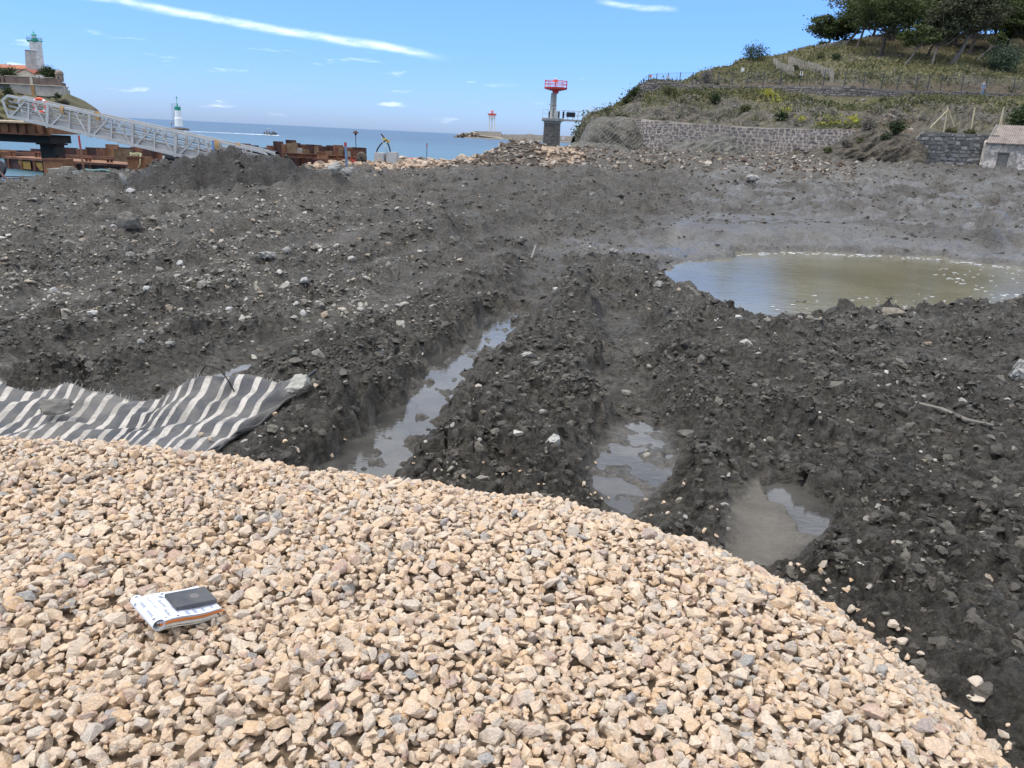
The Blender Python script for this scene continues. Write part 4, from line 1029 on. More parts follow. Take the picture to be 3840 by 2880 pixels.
c0, c1, c2_, c3 = a + Vector((0, th, 0)), a + FX * .3 + Vector((0, th, 0)), a + DV + FX * .3, a + DV
mb.prism([c0, c1, c2_, c3], (0, 0, 0.01)); mb.v = mb.v[:-8]; mb.f = mb.f[:-6]
# flank wall with a raked head
def quadwall(p, q, h0, h1, t):
    vs = [p, q, q + t, p + t]; mb.add([*vs, vs[0] + Vector((0, 0, h0)), vs[1] + Vector((0, 0, h1)), vs[2] + Vector((0, 0, h1)), vs[3] + Vector((0, 0, h0))],
        [(3, 2, 1, 0), (4, 5, 6, 7), (0, 1, 5, 4), (1, 2, 6, 5), (2, 3, 7, 6), (3, 0, 4, 7)])
quadwall(a + Vector((0, th, 0)), a + DV, ze - zb, zr - zb - .06, FX * .3)
quadwall(a + DV, a + DV + FX * Lh, zr - zb - .06, zr - zb - .06, Vector((0, .3, 0)))
mb.build('wall', plaster_m, hut)
dm = MB(); dm.box((a.x + (dl + dr_) / 2, a.y + .17, (zb + zd) / 2), (dr_ - dl - .01, .07, zd - zb)); door = dm.build('door', weather_m, hut)
fm = MB(); fm.box((a.x + (dl + dr_) / 2, a.y + .05, zd + .04), (dr_ - dl + .16, .16, .08)); fm.build('lintel', weather_m, hut)
for k in range(5):
    bm_ = MB(); x = a.x + dl + (dr_ - dl) * (k + .5) / 5; bm_.box((x, a.y + .12, (zb + zd) / 2), ((dr_ - dl) / 5 - .03, .03, zd - zb - .04)); bm_.build('plank', weather_m, door)
# corrugated roof sheet: a wavy plate with thickness
rv, rf = [], []; nx, ny = 220, 6
o0 = Vector((a.x, a.y, ze)) + Vector((-.12, -.35, -.12)); o1 = Vector((a.x, a.y, zr)) + DV + Vector((.05, .25, .08))
for j in range(ny):
    for i_ in range(nx):
        q = o0.lerp(o1, j / (ny - 1)); x = i_ / (nx - 1) * (Lh + .3); rv.append((q.x + x, q.y, q.z + .045 * math.sin(x / .19 * 2 * math.pi) + .05))
for j in range(ny):
    for i_ in range(nx): v = rv[j * nx + i_]; rv.append((v[0], v[1], v[2] - .02))
N_ = nx * ny
for j in range(ny - 1):
    for i_ in range(nx - 1):
        k = j * nx + i_; rf.append((k, k + 1, k + nx + 1, k + nx)); rf.append((N_ + k + nx, N_ + k + nx + 1, N_ + k + 1, N_ + k))
for i_ in range(nx - 1): rf.append((N_ + i_, N_ + i_ + 1, i_ + 1, i_))
for j in range(ny - 1): rf.append((j * nx, (j + 1) * nx, N_ + (j + 1) * nx, N_ + j * nx))
rb = MB(); rb.add(rv, rf); rb.build('roof', roof_m, hut, smooth=True)
vb = MB(); vb.bar(o0 + Vector((.02, .05, .0)), o1 + Vector((.02, -.05, .0)), .12, .16); vb.build('verge_board', weather_m, hut)

# ------------------------------------------------------------------ foliage helpers
def leafmat(name, c1, c2, rough=.65):
    m, n = material(name); g = n.new('ShaderNodeNewGeometry').outputs['Random Per Island']
    big = n.smooth(n.noise(n.obj, .9, 3), .35, .65)
    cc = n.mix(n.math('ADD', n.math('MULTIPLY', g, .65), n.math('MULTIPLY', big, .35)), c1, c2)
    n.put(n.b.inputs['Base Color'], cc); n.b.inputs['Roughness'].default_value = rough; n.b.inputs['Specular IOR Level'].default_value = .25
    tr = n.new('ShaderNodeBsdfTranslucent'); n.put(tr.inputs[0], n.vmath('SCALE', cc, 1.3))
    ms = n.new('ShaderNodeMixShader', i_0=.25); n.l.new(n.b.outputs[0], ms.inputs[1]); n.l.new(tr.outputs[0], ms.inputs[2]); n.l.new(ms.outputs[0], n.o.inputs[0])
    MATS[name] = m; return m
pine_m = leafmat('pine_needles', (0.034, 0.050, 0.017), (0.105, 0.125, 0.040))
pineg_m = leafmat('grey_pine_needles', (0.040, 0.046, 0.024), (0.10, 0.105, 0.055))
shrub_m = leafmat('dark_shrub_leaves', (0.022, 0.034, 0.014), (0.062, 0.085, 0.030))
olive_m = leafmat('olive_scrub_leaves', (0.065, 0.072, 0.030), (0.155, 0.155, 0.068))
greysh_m = leafmat('grey_scrub_twigs', (0.11, 0.10, 0.08), (0.23, 0.205, 0.165))
blue_m = leafmat('bluish_shrub_leaves', (0.040, 0.062, 0.038), (0.10, 0.135, 0.085))
drygrass_m = leafmat('dry_grass_blades', (0.10, 0.10, 0.042), (0.28, 0.245, 0.125), .9)
yellow_m = leafmat('yellow_flower_heads', (0.24, 0.24, 0.035), (0.42, 0.40, 0.07), .8)
bark_m = simple('pine_bark', (0.105, 0.085, 0.068), .95, .45, 5, .6, 20)
palebark_m = simple('pale_pine_bark', (0.24, 0.21, 0.175), .95, .4, 5, .6, 20)
def quads(P, size, upw=.3, asp=.45):
    """little tilted leaf blades, each two triangles"""
    nn = len(P); d = rng.normal(0, 1, (nn, 3)); d[:, 2] = d[:, 2] * .6 + upw; d /= np.linalg.norm(d, axis=1)[:, None]
    t = np.cross(d, rng.normal(0, 1, (nn, 3))); t /= np.linalg.norm(t, axis=1)[:, None]
    s = (np.asarray(size) * rng.uniform(.6, 1.3, nn))[:, None]
    V = np.stack([P - d * s * .5, P + t * s * asp * .5, P + d * s * .5, P - t * s * asp * .5], 1).reshape(-1, 3)
    return V, np.arange(nn * 4).reshape(-1, 4)
def clumps(c, rad, n_cl, n_leaf, size, cl_r, hollow=.55, flat=1.0):
    """leaves gathered in clumps spread through an ellipsoid"""
    C = rng.normal(0, 1, (n_cl, 3)); C /= np.linalg.norm(C, axis=1)[:, None]
    C *= (hollow + (1 - hollow) * rng.random(n_cl))[:, None]; C = C * np.array(rad) + np.array(c)
    r_ = cl_r * rng.uniform(.6, 1.4, n_cl)
    P = C[:, None, :] + rng.normal(0, .5, (n_cl, n_leaf, 3)) * r_[:, None, None] * np.array([1, 1, flat])
    return quads(P.reshape(-1, 3), np.full(n_cl * n_leaf, size)), C
def shrub(px, py, wpx, hpx, label, mat=shrub_m, pos=None, n=40, cat='shrub', vmin=0, vmax=8, group=None, name='shrub', leaf=.22, depth=None):
    p = pos if pos is not None else hill_at(px, py, vmin, vmax)
    k = p.y / 858; w_ = wpx * k / 2; h_ = hpx * k
    (V, Fq), C = clumps((p.x, p.y, p.z + h_ * .45), (w_ * .85, (depth or w_) * .8, h_ * .5), n, 26, leaf, max(w_, h_) * .30, .35)
    V[:, 2] = np.maximum(V[:, 2], p.z - .3)
    e = empty(name, p, label, cat, group)
    mesh_np('foliage', V, Fq, mat, e)
    mb = MB()
    for c in C[::max(1, len(C) // 7)]: mb.tube([p + Vector((0, 0, -.2)), (Vector(c) + p) / 2 + Vector((0, 0, -.1)), Vector(c)], [.05, .035, .015], 5)
    mb.build('stem', bark_m, e)
    return e
def pine(px, py, tpx, tpy, cw, ch, label, mat=pine_m, bark=bark_m, r=.22, n=70, tilt=0.0, pos=None, leafs=75, crown=True, cdx=0.0, leaf=.46):
    """(px,py) foot, (tpx,tpy) where the crown begins; cw, ch: crown width and height in metres"""
    p = pos or hill_at(px, py, 4.4, 7.6); k = p.y / 858
    t = Vector((p.x + (tpx - px + (py - tpy) * -.0 ) * k - (py - tpy) * k * .16, p.y + rng.normal(0, .8), p.z + (py - tpy) * k))
    e = empty('pine_tree', p, label, 'tree', 'wind-bent pines on the hill')
    mid = p.lerp(t, .5) + Vector((rng.normal(0, .25), 0, -.15 * (t - p).length * .3))
    mb = MB(); mb.tube([p - Vector((0, 0, .4)), p.lerp(mid, .5) + Vector((.05, 0, 0)), mid, t], [r * 1.25, r, r * .85, r * .6], 8); mb.build('trunk', bark, e, smooth=True)
    c = t + Vector((cdx, 0, ch * .42))
    if crown:
        (V, Fq), C = clumps(c, (cw / 2, cw / 2 * .8, ch / 2), int(n * 1.15), leafs, leaf, cw * .085 + .2, .3, .45)
        mesh_np('crown', V, Fq, mat, e)
    else: C = np.array(c) + rng.normal(0, 1, (16, 3)) * np.array([cw / 3, cw / 4, ch / 3])
    mb = MB()
    for q in C[::max(1, len(C) // 22)]:
        q = Vector(q); s = mid.lerp(t, .55 + .45 * random.random()); kq = s.lerp(q, .5) + Vector((rng.normal(0, .2), 0, -.12 * (q - s).length))
        mb.tube([s, kq, q], [r * .32, r * .2, .03], 5)
    mb.build('limb', bark, e, smooth=True)
    return e
# ------------------------------------------------------------------ the pine wood
pine(827, 42, 829, 36, 8.6, 3.9, 'round low pine leaning out at the left end of the wood', n=120, r=.2, cdx=.8)
pine(843.5, 46.5, 861, 22, 11, 6.5, 'tall open-crowned pine first on the slope, trunk leaning right', mat=pineg_m, n=95, leafs=40, cdx=.4)
pine(856.5, 47.6, 867, 27, 8.5, 7, 'pine with a bare leaning trunk second from the left', n=85, cdx=.8)
pine(880, 56, 884.5, 33, 12.5, 7.5, 'stout pine standing alone in the middle of the slope', n=130, r=.28)
pine(902, 67, 917.5, 46, 5.2, 2.6, 'small crooked pine with a flat green top', n=40, leafs=42, r=.14, bark=palebark_m, cdx=-.6)
pine(931, 65, 940.5, 43, 7.5, 5.5, 'pale twin-stemmed pine with sparse grey crown', mat=pineg_m, n=60, r=.17, bark=palebark_m)
pine(926, 56, 933, 42, 6, 5, 'dark slanting pine half hidden behind the twin-stemmed one', n=45, r=.17)
pine(950.5, 65, 967, 34, 10.5, 7.5, 'thick pale pine trunk leaning right below the dense crowns', mat=pineg_m, n=110, r=.3, bark=palebark_m)
pine(968, 54, 976, 28, 10.5, 8, 'dark upright pine deep in the shaded wood', n=100, r=.28)
pine(973.5, 62, 996, 45, 3.2, 1.8, 'thin bleached pine stem bent low to the right', n=22, leafs=30, r=.11, bark=palebark_m, cdx=.8)
pine(992, 48, 998, 28, 10, 9, 'dense dark pine behind the bluish bush', n=120, r=.26)
pine(908, 36, 911, 18, 11, 9, 'black-shaded pine on the crest behind the clearing', n=130, r=.3)
pine(936, 34, 940, 15, 12, 9, 'high dark pine on the crest', n=130, r=.3)
pine(972, 34, 975, 15, 13, 9, 'broad pine closing the skyline above the shaded wood', n=130, r=.3)
pine(1010, 36, 1014, 18, 12, 9, 'pine filling the top right corner of the hill', mat=pineg_m, n=120, r=.3)
pine(1030, 58, 1022, 38, 9, 6.5, 'pine reaching in from the right edge with yellowish tufts', n=80, r=.25, cdx=-.6)
pine(1045, 40, 1045, 20, 12, 9, 'tall pine beyond the right edge of the wood', n=90, r=.25)
pine(872, 35.5, 876, 22, 9.5, 8, 'dark pine on the crest between the two leaning trunks', n=80, r=.22, cdx=.6)
for k, (a_, b_, c_, d_, cw_, ch_, dx_, lb) in enumerate(((893, 40, 897, 20, 10, 8, 0, 'bushy pine crown filling the gap on the crest left of centre'), (922, 44, 928, 25, 11, 7, .6, 'low-branched pine in front of the dark crest pines'), (955, 46, 962, 26, 11, 7, .6, 'spreading pine above the thick pale trunk'),
        (985, 40, 990, 22, 12, 8, 0, 'wide green pine over the bluish bush'), (1005, 55, 1008, 36, 9, 6, .8, 'drooping pine just above the bluish bush'), (1000, 30, 1003, 8, 14, 9, 0, 'highest pine at the top edge on the right'), (950, 28, 953, 8, 14, 8, 0, 'highest pine at the top edge in the middle'))):
    pine(a_, b_, c_, d_, cw_, ch_, lb, mat=pine_m if k % 3 else pineg_m, n=110, r=.24, cdx=dx_)
# ------------------------------------------------------------------ shrubs
shrub(755, 61, 29, 16, 'round dark green bush on the bare skyline', n=80, vmin=5)
shrub(1000, 72, 42, 24, 'big bluish-green bush below the pines', mat=blue_m, n=110, vmin=4.3, leaf=.35)
shrub(634, 99, 15, 12, 'dark green bush at the end of the terrace wall', n=50)
shrub(627, 103, 12, 8, 'dark bush low on the headland edge', n=30)
shrub(669, 96, 20, 10, 'broad dark green bush below the terrace wall', mat=olive_m, n=50, vmin=1.5, vmax=3.2)
shrub(716, 104, 14, 9, 'dark round bush on the grey rock face', n=36, vmin=1.2, vmax=2.9)
shrub(716, 88, 7, 5, 'tiny dark bush on the path wall', n=14, vmin=2.5, vmax=4)
shrub(621, 121, 17, 9, 'olive bush above the slanting crag', mat=olive_m, n=40)
shrub(706, 82.5, 15, 14, 'grey leafless bush beside the fence', mat=greysh_m, n=36, vmin=3.9, vmax=6)
shrub(607, 113, 9, 6, 'small grey dry bush on the crag top', mat=greysh_m, n=16)
shrub(638, 100, 8, 7, 'grey dry twigs beside the dark terrace bush', mat=greysh_m, n=12)
shrub(795, 72, 11, 6, 'dark juniper bush beside the paling fence', n=20, vmin=4.5, vmax=6.5)
shrub(820, 60, 11, 7, 'green bush on the open grass slope', mat=olive_m, n=24, vmin=5)
shrub(836, 61, 12, 7, 'dark green bush right of the paling fence', n=24, vmin=5)
shrub(823, 46, 11, 6, 'dark low bush at the top of the paling fence', n=22, vmin=5)
shrub(894, 128, 19, 12, 'dark green scrub hanging over the brown bank', n=50, pos=atd(896, 133, 71.2), leaf=.2)
shrub(868, 130, 18, 12, 'grey-brown scrub mound on the broken bank', mat=greysh_m, n=40, pos=atd(868, 130, 72.5), leaf=.2)
shrub(1018, 130, 28, 26, 'large dark bush above the hut roof', n=90, pos=atd(1021, 133, 76), leaf=.3)
shrub(953, 134, 16, 5, 'low yellow-green vine on top of the dark wall', mat=olive_m, n=26, pos=atd(951, 133.4, 71.0), leaf=.2)
shrub(967, 134, 14, 5, 'leafy vine at the second pole', mat=olive_m, n=22, pos=atd(969, 134.2, 71.0), leaf=.2)
shrub(781, 120, 16, 8, 'dark green scrub above the pale wall', n=30, vmin=1.2, vmax=2.4)
shrub(745, 112, 14, 7, 'olive scrub on the rock face', mat=olive_m, n=26, vmin=1.2, vmax=2.9)
shrub(880, 96, 12, 7, 'olive scrub below the path wall', mat=olive_m, n=24, vmin=2, vmax=3.2)
shrub(925, 105, 26, 9, 'wide olive scrub on the slope below the path', mat=olive_m, n=40, vmin=1.6, vmax=3)
for k, (px, py, wq, hq, mt) in enumerate(((828, 152, 10, 5, olive_m), (846, 146, 12, 6, greysh_m), (860, 142, 9, 5, olive_m), (884, 141, 12, 6, shrub_m), (905, 146, 10, 5, olive_m), (838, 158, 9, 4, olive_m), (872, 155, 12, 5, greysh_m), (898, 160, 10, 4, olive_m))):
    shrub(px, py, wq, hq, ['low olive tuft at the left foot of the brown bank', 'grey dry tuft on the left shoulder of the bank', 'olive tuft under the grey scrub mound', 'dark bush halfway down the brown bank', 'olive tuft next to the dark wall end', 'small olive tuft at the bank foot, leftmost', 'grey dead scrub low on the bank', 'low olive tuft at the foot of the dark wall'][k], mat=mt, n=20, pos=atd(px, py, 70.4 - (py - 140) * .05), leaf=.2)
# ------------------------------------------------------------------ grass and flowers on the hill
sel = rng.random(HV.shape[:2]) < .75
wgt = (gmask ** 2.2 * (1 - .75 * pine_ground) * (1 - earth) * (VPm > 1.0) * (VPm < 7.6) * np.where((VPm > 3.02) & (VPm < 3.98), 0, 1)).ravel(); cs = np.cumsum(wgt)
ii = np.searchsorted(cs, rng.random(22000) * cs[-1]); P = HV.reshape(-1, 3)[ii] + rng.normal(0, .25, (len(ii), 3)) * np.array([1, 1, .1]) + np.array([0, 0, .12])
V, Fq = quads(P, np.full(len(P), .55), 1.6, .35)
tag(mesh_np('grass', V, Fq, drygrass_m), kind='stuff')
def tufts(wg, ncl, nl, spread, size, mat, nm):
    cs_ = np.cumsum(wg.ravel()); jj_ = np.searchsorted(cs_, rng.random(ncl) * cs_[-1]); C_ = HV.reshape(-1, 3)[jj_]; r_ = spread * rng.uniform(.4, 1.3, ncl)
    P_ = C_[:, None, :] + rng.normal(0, .5, (ncl, nl, 3)) * r_[:, None, None] * np.array([1.3, 1, .55]) + np.array([0, -.1, .15])
    V_, F_ = quads(P_.reshape(-1, 3), np.full(ncl * nl, size), .7, .5); tag(mesh_np(nm, V_, F_, mat), kind='stuff')
brushw = (.35 + .65 * (VPm > 2.2)) * (VPm > 1.05) * (VPm < 2.95) + .5 * (VPm > 4.05) * (VPm < 5.2) + .12 * (VPm > 5.2) * (VPm < 6.4)
tufts(brushw * (.3 + gmask), 330, 34, 1.1, .34, olive_m, 'scrub')
tufts(brushw * (.3 + gmask), 150, 34, .9, .32, shrub_m, 'dark_scrub')
tufts(((VPm > 1.05) * (VPm < 2.6) + 1.0 * (VPm > 4.0) * (VPm < 5.0)) * 1.0, 230, 30, 1.0, .34, greysh_m, 'dry_scrub')
ii = np.searchsorted(cs, rng.random(5000) * cs[-1]); P = HV.reshape(-1, 3)[ii] + np.array([0, 0, .1])
V, Fq = quads(P, np.full(len(P), .5), .8, .6)
tag(mesh_np('undergrowth', V, Fq, olive_m), kind='stuff')
P = []
for i in range(420):
    px = rng.uniform(796, 858); py = 127 - (px - 796) * .06 - abs(rng.normal(0, 3.2)); p = atd(px, py, 79 + (128 - py) * .45 - (px - 796) * .03); P += [np.array(p) + rng.normal(0, .12, 3) for _ in range(5)]
for i in range(110):
    px, py = rng.choice([(762, 96), (768, 95), (776, 102), (786, 113), (800, 127), (770, 97)], p=[.3, .25, .15, .1, .1, .1]) + rng.normal(0, 2.0, 2) * np.array([1.6, .6])
    p = hill_at(px, py, 1.2, 3.0) + Vector((0, -.2, .3)); P += [np.array(p) + rng.normal(0, .14, 3) for _ in range(4)]
V, Fq = quads(np.array(P), np.full(len(P), .22), .6, .9)
tag(mesh_np('yellow_flowers', V, Fq, yellow_m), kind='stuff')
P = []
for i in range(900):
    px = rng.uniform(790, 862); py = 129.5 - (px - 796) * .05 - abs(rng.normal(0, 3.5)); P.append(atd(px, py, 78.6 + (129 - py) * .45 - (px - 796) * .03))
V, Fq = quads(np.array([tuple(p) for p in P]), np.full(len(P), .45), .8, .5)
tag(mesh_np('weeds', V, Fq, olive_m), kind='stuff')
# loose pale stones on the slope
P = []
for cxp, cyp, sx_, sy_, nn in ((884, 65, 13, 4, 70), (852, 60, 9, 3, 30), (872, 107, 10, 3, 20), (905, 118, 16, 6, 60), (975, 104, 6, 3, 18), (975, 72, 30, 2, 30), (860, 134, 18, 4, 30), (830, 150, 16, 4, 40), (880, 148, 20, 9, 60)):
    for i in range(nn): P.append(hill_at(cxp + rng.normal(0, sx_), cyp + rng.normal(0, sy_)))
P = np.array([tuple(p) for p in P])
tag(scatter_mesh('slope_stones', SV, P, rng.uniform(.12, .38, (len(P), 1)) * rng.uniform(.7, 1.2, (len(P), 3)), rng.uniform(-.5, .5, (len(P), 3)), rng.random(len(P)), wallstone_m), kind='stuff')

# ================================================================== THINGS BY THE WATER
rust_m = simple('rusty_steel', (0.20, 0.085, 0.045), .85, .55, 1.6, .4, 14, c2=(0.085, 0.035, 0.024))
rust2_m = simple('orange_rust', (0.30, 0.155, 0.075), .9, .4, 1.1, .4, 12, c2=(0.17, 0.075, 0.040))
rustdk_m = simple('dark_wet_rust', (0.075, 0.030, 0.022), .7, .5, 1.2, .3, 12)
dirty_m = simple('stained_rust_panel', (0.23, 0.16, 0.09), .9, .5, 1.2, .4, 10, c2=(0.10, 0.055, 0.03))
black_m = simple('black_steel', (0.022, 0.020, 0.018), .7, .3, 3, .2)
alu_m = simple('grey_aluminium', (0.50, 0.49, 0.46), .5, .18, 1.5, .1, 14, metal=.25)
aludk_m = simple('dull_aluminium_plate', (0.40, 0.39, 0.37), .6, .25, 1.2, .15, 10, metal=.2)
conc_m = simple('pale_concrete', (0.46, 0.455, 0.435), .9, .2, 2, .3, 14)
concd_m = simple('stained_concrete', (0.36, 0.32, 0.265), .95, .35, .8, .4, 5)
white_m = simple('white_paint', (0.78, 0.78, 0.76), .55, .08, .8, .05)
oldwhite_m = simple('flaking_white_paint', (0.66, 0.65, 0.61), .9, .3, 1.0, .3, 6)
green_m = simple('green_paint', (0.03, 0.30, 0.20), .5, .2, 2, .05)
red_m = simple('red_paint', (0.62, 0.055, 0.05), .5, .15, 2, .05)
blackp_m = simple('black_plastic', (0.018, 0.020, 0.024), .4, .2, 3, .05)
sack_m = simple('tan_sacking', (0.42, 0.27, 0.13), .95, .35, 4, .5, 40)
bluestrap_m = simple('blue_strap', (0.12, 0.24, 0.45), .7, .2, 4, .1)
bluewood_m = simple('blue_painted_stake', (0.17, 0.25, 0.36), .8, .3, 3, .3)
redtip_m = simple('red_sprayed_tip', (0.42, 0.07, 0.075), .8, .3, 4, .1)
yellow2_m = simple('yellow_paint', (0.55, 0.40, 0.06), .6, .35, 5, .1)
stonegrey_m = simple('pale_grey_boulder', (0.42, 0.40, 0.355), .9, .5, 1.4, .8, 7, c2=(0.20, 0.19, 0.165))
stonepeach_m = simple('peach_boulder', (0.50, 0.40, 0.29), .9, .4, 1.4, .8, 7)
stonemud_m = simple('mud_smeared_rock', (0.20, 0.185, 0.155), .85, .6, 3, 1.0, 14, c2=(0.06, 0.055, 0.047))
stonewht_m = simple('white_limestone', (0.52, 0.50, 0.46), .9, .35, 5, .8, 18)

# ------------------------------------------------------------------ aluminium gangway
GY_ = 40.0; OFF = Vector((0, 1.25, 0))
def gp(px, py): return atd(px, py, GY_)
TL, TR = gp(8, 95.6), gp(256, 150.6); BL, BR = gp(8, 116), gp(256, 173)
gw = empty('gangway', BL, 'long grey aluminium truss gangway sloping down to the mud heap', 'gangway')
def onl(a, b, px):
    lo, hi = 0.0, 1.0
    for _ in range(30):
        md = (lo + hi) / 2
        if project(a.lerp(b, md))[0] < px: lo = md
        else: hi = md
    return a.lerp(b, lo)
for off, nm in ((Vector((0, 0, 0)), 'near'), (OFF, 'far')):
    mb = MB(); e0, e1 = gp(265.5, 153.6) + off, gp(269.5, 158.5) + off
    mb.bar(TL + off, TR + off, .11, .11); mb.bar(TR + off, e0, .10); mb.bar(e0, e1, .09)
    mb.bar(TL + off, gp(2.4, 100.4) + off, .10); mb.bar(gp(2.4, 100.4) + off, gp(8, 115) + off, .09); mb.build('handrail', alu_m, gw)
    mb = MB(); mb.bar(BL + off, BR + off, .12, .14); mb.build('bottom_chord', alu_m, gw)
    tks = [48, 90, 133, 176, 220]; mids = [29, 70, 112, 155, 199, 243]
    for px in tks:
        mb = MB(); mb.bar(onl(TL, TR, px) + off, onl(BL, BR, px - .8) + off + Vector((0, 0, -.12)), .13, .13, Vector((0, 1, 0))); mb.build('post', alu_m, gw)
    for px in mids:
        mb = MB(); mb.bar(onl(TL, TR, px) + off, onl(BL, BR, px - .6) + off, .07, .07, Vector((0, 1, 0))); mb.build('thin_post', alu_m, gw)
    edges_ = [8] + tks + [258]
    for q, m_ in enumerate(mids):
        for p0, p1 in ((edges_[q] + 3, m_ - 2.5), (edges_[q + 1] - 2.5, m_ + 3.5)):
            if p0 > 250: continue
            mb = MB(); mb.bar(onl(BL, BR, p0) + off, onl(TL, TR, p1) + off, .07, .07, Vector((0, 1, 0))); mb.build('diagonal', alu_m, gw)
    for fr_ in (.27, .5, .73):
        mb = MB(); s_ = Vector((0, .07 if nm == 'near' else -.07, 0)); mb.bar(BL.lerp(TL, fr_) + off + s_, BR.lerp(TR, fr_) + off + s_, .045, .07); mb.build('guard_rail', aludk_m, gw)
    mb = MB(); s_ = Vector((0, .05 if nm == 'near' else -.05, .14)); mb.bar(BL + off + s_, BR + off + s_, .02, .24); mb.build('kick_plate', aludk_m, gw)
mb = MB(); md = (OFF / 2) + Vector((0, 0, .02)); mb.bar(BL + md, BR + md, 1.1, .05); mb.build('deck', aludk_m, gw)
for k in range(24):
    f = (k + .5) / 24; mb = MB(); p = BL.lerp(BR, f); mb.bar(p + Vector((0, .06, -.06)), p + OFF + Vector((0, -.06, -.06)), .06, .08); mb.build('cross_bearer', aludk_m, gw)
# life ring hanging on the gangway
lc = gp(28.6, 104.8) + Vector((0, .95, 0))
ring = MB(); pts = [lc + Vector((.30 * math.cos(a), 0, .32 * math.sin(a))) for a in np.linspace(0, 2 * math.pi, 25)]
ring.tube(pts, .075, 8, cap=False); life = ring.build('lifebuoy', simple('orange_lifebuoy', (0.72, 0.11, 0.05), .5, .1), None, smooth=True)
tag(life, 'orange ring lifebuoy hanging inside the upper end of the gangway', 'lifebuoy')
for a in (45, 135, 225, 315):
    b_ = MB(); pts = [lc + Vector((.30 * math.cos(R(a + d)), 0, .32 * math.sin(R(a + d)))) for d in (-9, 0, 9)]; b_.tube(pts, .081, 8); o = b_.build('band', white_m); o.parent = life
def cloth(px, py0, py1, off, wpx, label):
    c = onl(TL, TR, px) + off; wv_ = wpx * 40 / 858; d = (TR - TL).normalized(); mb = MB(); dz0 = (py1 - py0) * 40 / 858
    prof = [(-.10, -dz0), (-.105, -dz0 * .5), (-.09, -.02), (-.05, .075), (.05, .08), (.09, -.02), (.10, -dz0 * .4), (.10, -dz0 * .8)]
    vs = []; 
    for t_ in (0, 1):
        for k, (y_, z_) in enumerate(prof):
            for s_ in (-.5, -.17, .17, .5): vs.append(c + d * wv_ * s_ * (1 + .15 * math.sin(k * 2 + s_ * 5)) + Vector((0, (y_ * (1 - .12 * t_)) + .012 * math.sin(s_ * 9 + k), z_ * (1 - .03 * t_))))
    n4 = len(prof) * 4; fs = []
    for k in range(len(prof) - 1):
        for j in range(3):
            q = k * 4 + j; fs.append((q, q + 1, q + 5, q + 4)); fs.append((n4 + q + 4, n4 + q + 5, n4 + q + 1, n4 + q))
    mb.add(vs, fs); o = mb.build('sackcloth', sack_m, None, smooth=True); tag(o, label, 'cloth')
cloth(62.5, 105, 111.5, Vector((0, 0, 0)), 3.8, 'tan sacking pad on the near handrail, upper one')
cloth(84.5, 107, 116.5, OFF, 4.6, 'tan sacking pad on the far handrail, upper one')
cloth(217, 140, 147.5, Vector((0, 0, 0)), 5.6, 'tan sacking pad on the near handrail at the lower end')
cloth(229.5, 142, 154.5, OFF, 4.6, 'tan sacking pad on the far handrail at the lower end')
mb = MB(); mb.bar(onl(TL, TR, 213.5) + Vector((0, -.09, .02)), onl(BL, BR, 215.4) + Vector((0, -.11, -.1)), .10, .02, Vector((0, 1, 0)))
tag(mb.build('lashing_strap', bluestrap_m), 'blue lashing strap across the lower end of the gangway', 'strap')

# ------------------------------------------------------------------ steel platform that carries the upper end
zt = atd(14, 121.2, 41.7).z; xl, xr = atd(-60, 121, 41.7).x, atd(47.5, 124, 41.7).x; xr2 = atd(88, 130, 45).x
pf = empty('steel_platform', ((xl + xr) / 2, 44, 0), 'rusty ribbed steel jetty platform on a black pile under the gangway', 'platform')
x28 = atd(28, 121, 41.5).x
for k in range(5):
    mb = MB(); mb.box(((xl + x28) / 2, 41.9 + k * .9, zt - .04), (x28 - xl, .86, .08)); mb.build('deck_plank', simple('new_timber', (0.50, 0.38, 0.24), .8, .25, 2, .2), pf)
zf0, zf1 = atd(20, 133, 41.7).z, zt - .09
fas = MB(); fas.box(((xl + xr) / 2, 44.6, (zf0 + zf1) / 2), (xr - xl, 5.6, zf1 - zf0)); fas.build('fascia', rust2_m, pf)
mb = MB(); mb.box(((xl + xr) / 2, 41.72, zf0 - .03), (xr - xl + .1, .16, .09)); mb.build('flange', rust_m, pf)
x = xl + .2
while x < xr:
    mb = MB(); mb.box((x, 41.74, (zf0 + zf1) / 2), (.07, .1, zf1 - zf0)); mb.build('rib', rust_m, pf); x += .46
mb = MB(); mb.box(((xr + xr2) / 2 - .2, 46.5, (zf0 + zf1) / 2 - .05), (xr2 - xr + .4, 3.2, zf1 - zf0 - .1)); mb.build('rear_beam', rustdk_m, pf)
x = xr + .4
while x < xr2:
    mb = MB(); mb.box((x, 44.86, (zf0 + zf1) / 2 - .05), (.06, .08, zf1 - zf0 - .14)); mb.build('rear_rib', rust_m, pf); x += .4
zg = atd(20, 142.2, 42.4).z; xg = atd(50, 140, 42.4).x
mb = MB(); mb.box(((xl + xg) / 2, 43.4, (zg + zf0) / 2 - .04), (xg - xl, 2.0, zf0 - zg - .08)); mb.build('girder', black_m, pf)
xp0, xp1 = atd(40.5, 155, 43.2).x, atd(55.5, 155, 43.2).x
mb = MB(); mb.box(((xp0 + xp1) / 2, 43.7, zg / 2 - .5), (xp1 - xp0, .9, zg + 1.0)); mb.build('pile', black_m, pf)
mb = MB(); mb.box(((xp0 + xp1) / 2, 43.7, zg - .06), (xp1 - xp0 + .3, 1.1, .08)); mb.box((xp1 + .06, 43.6, zg * .6), (.1, .6, .5)); mb.build('collar', rustdk_m, pf)
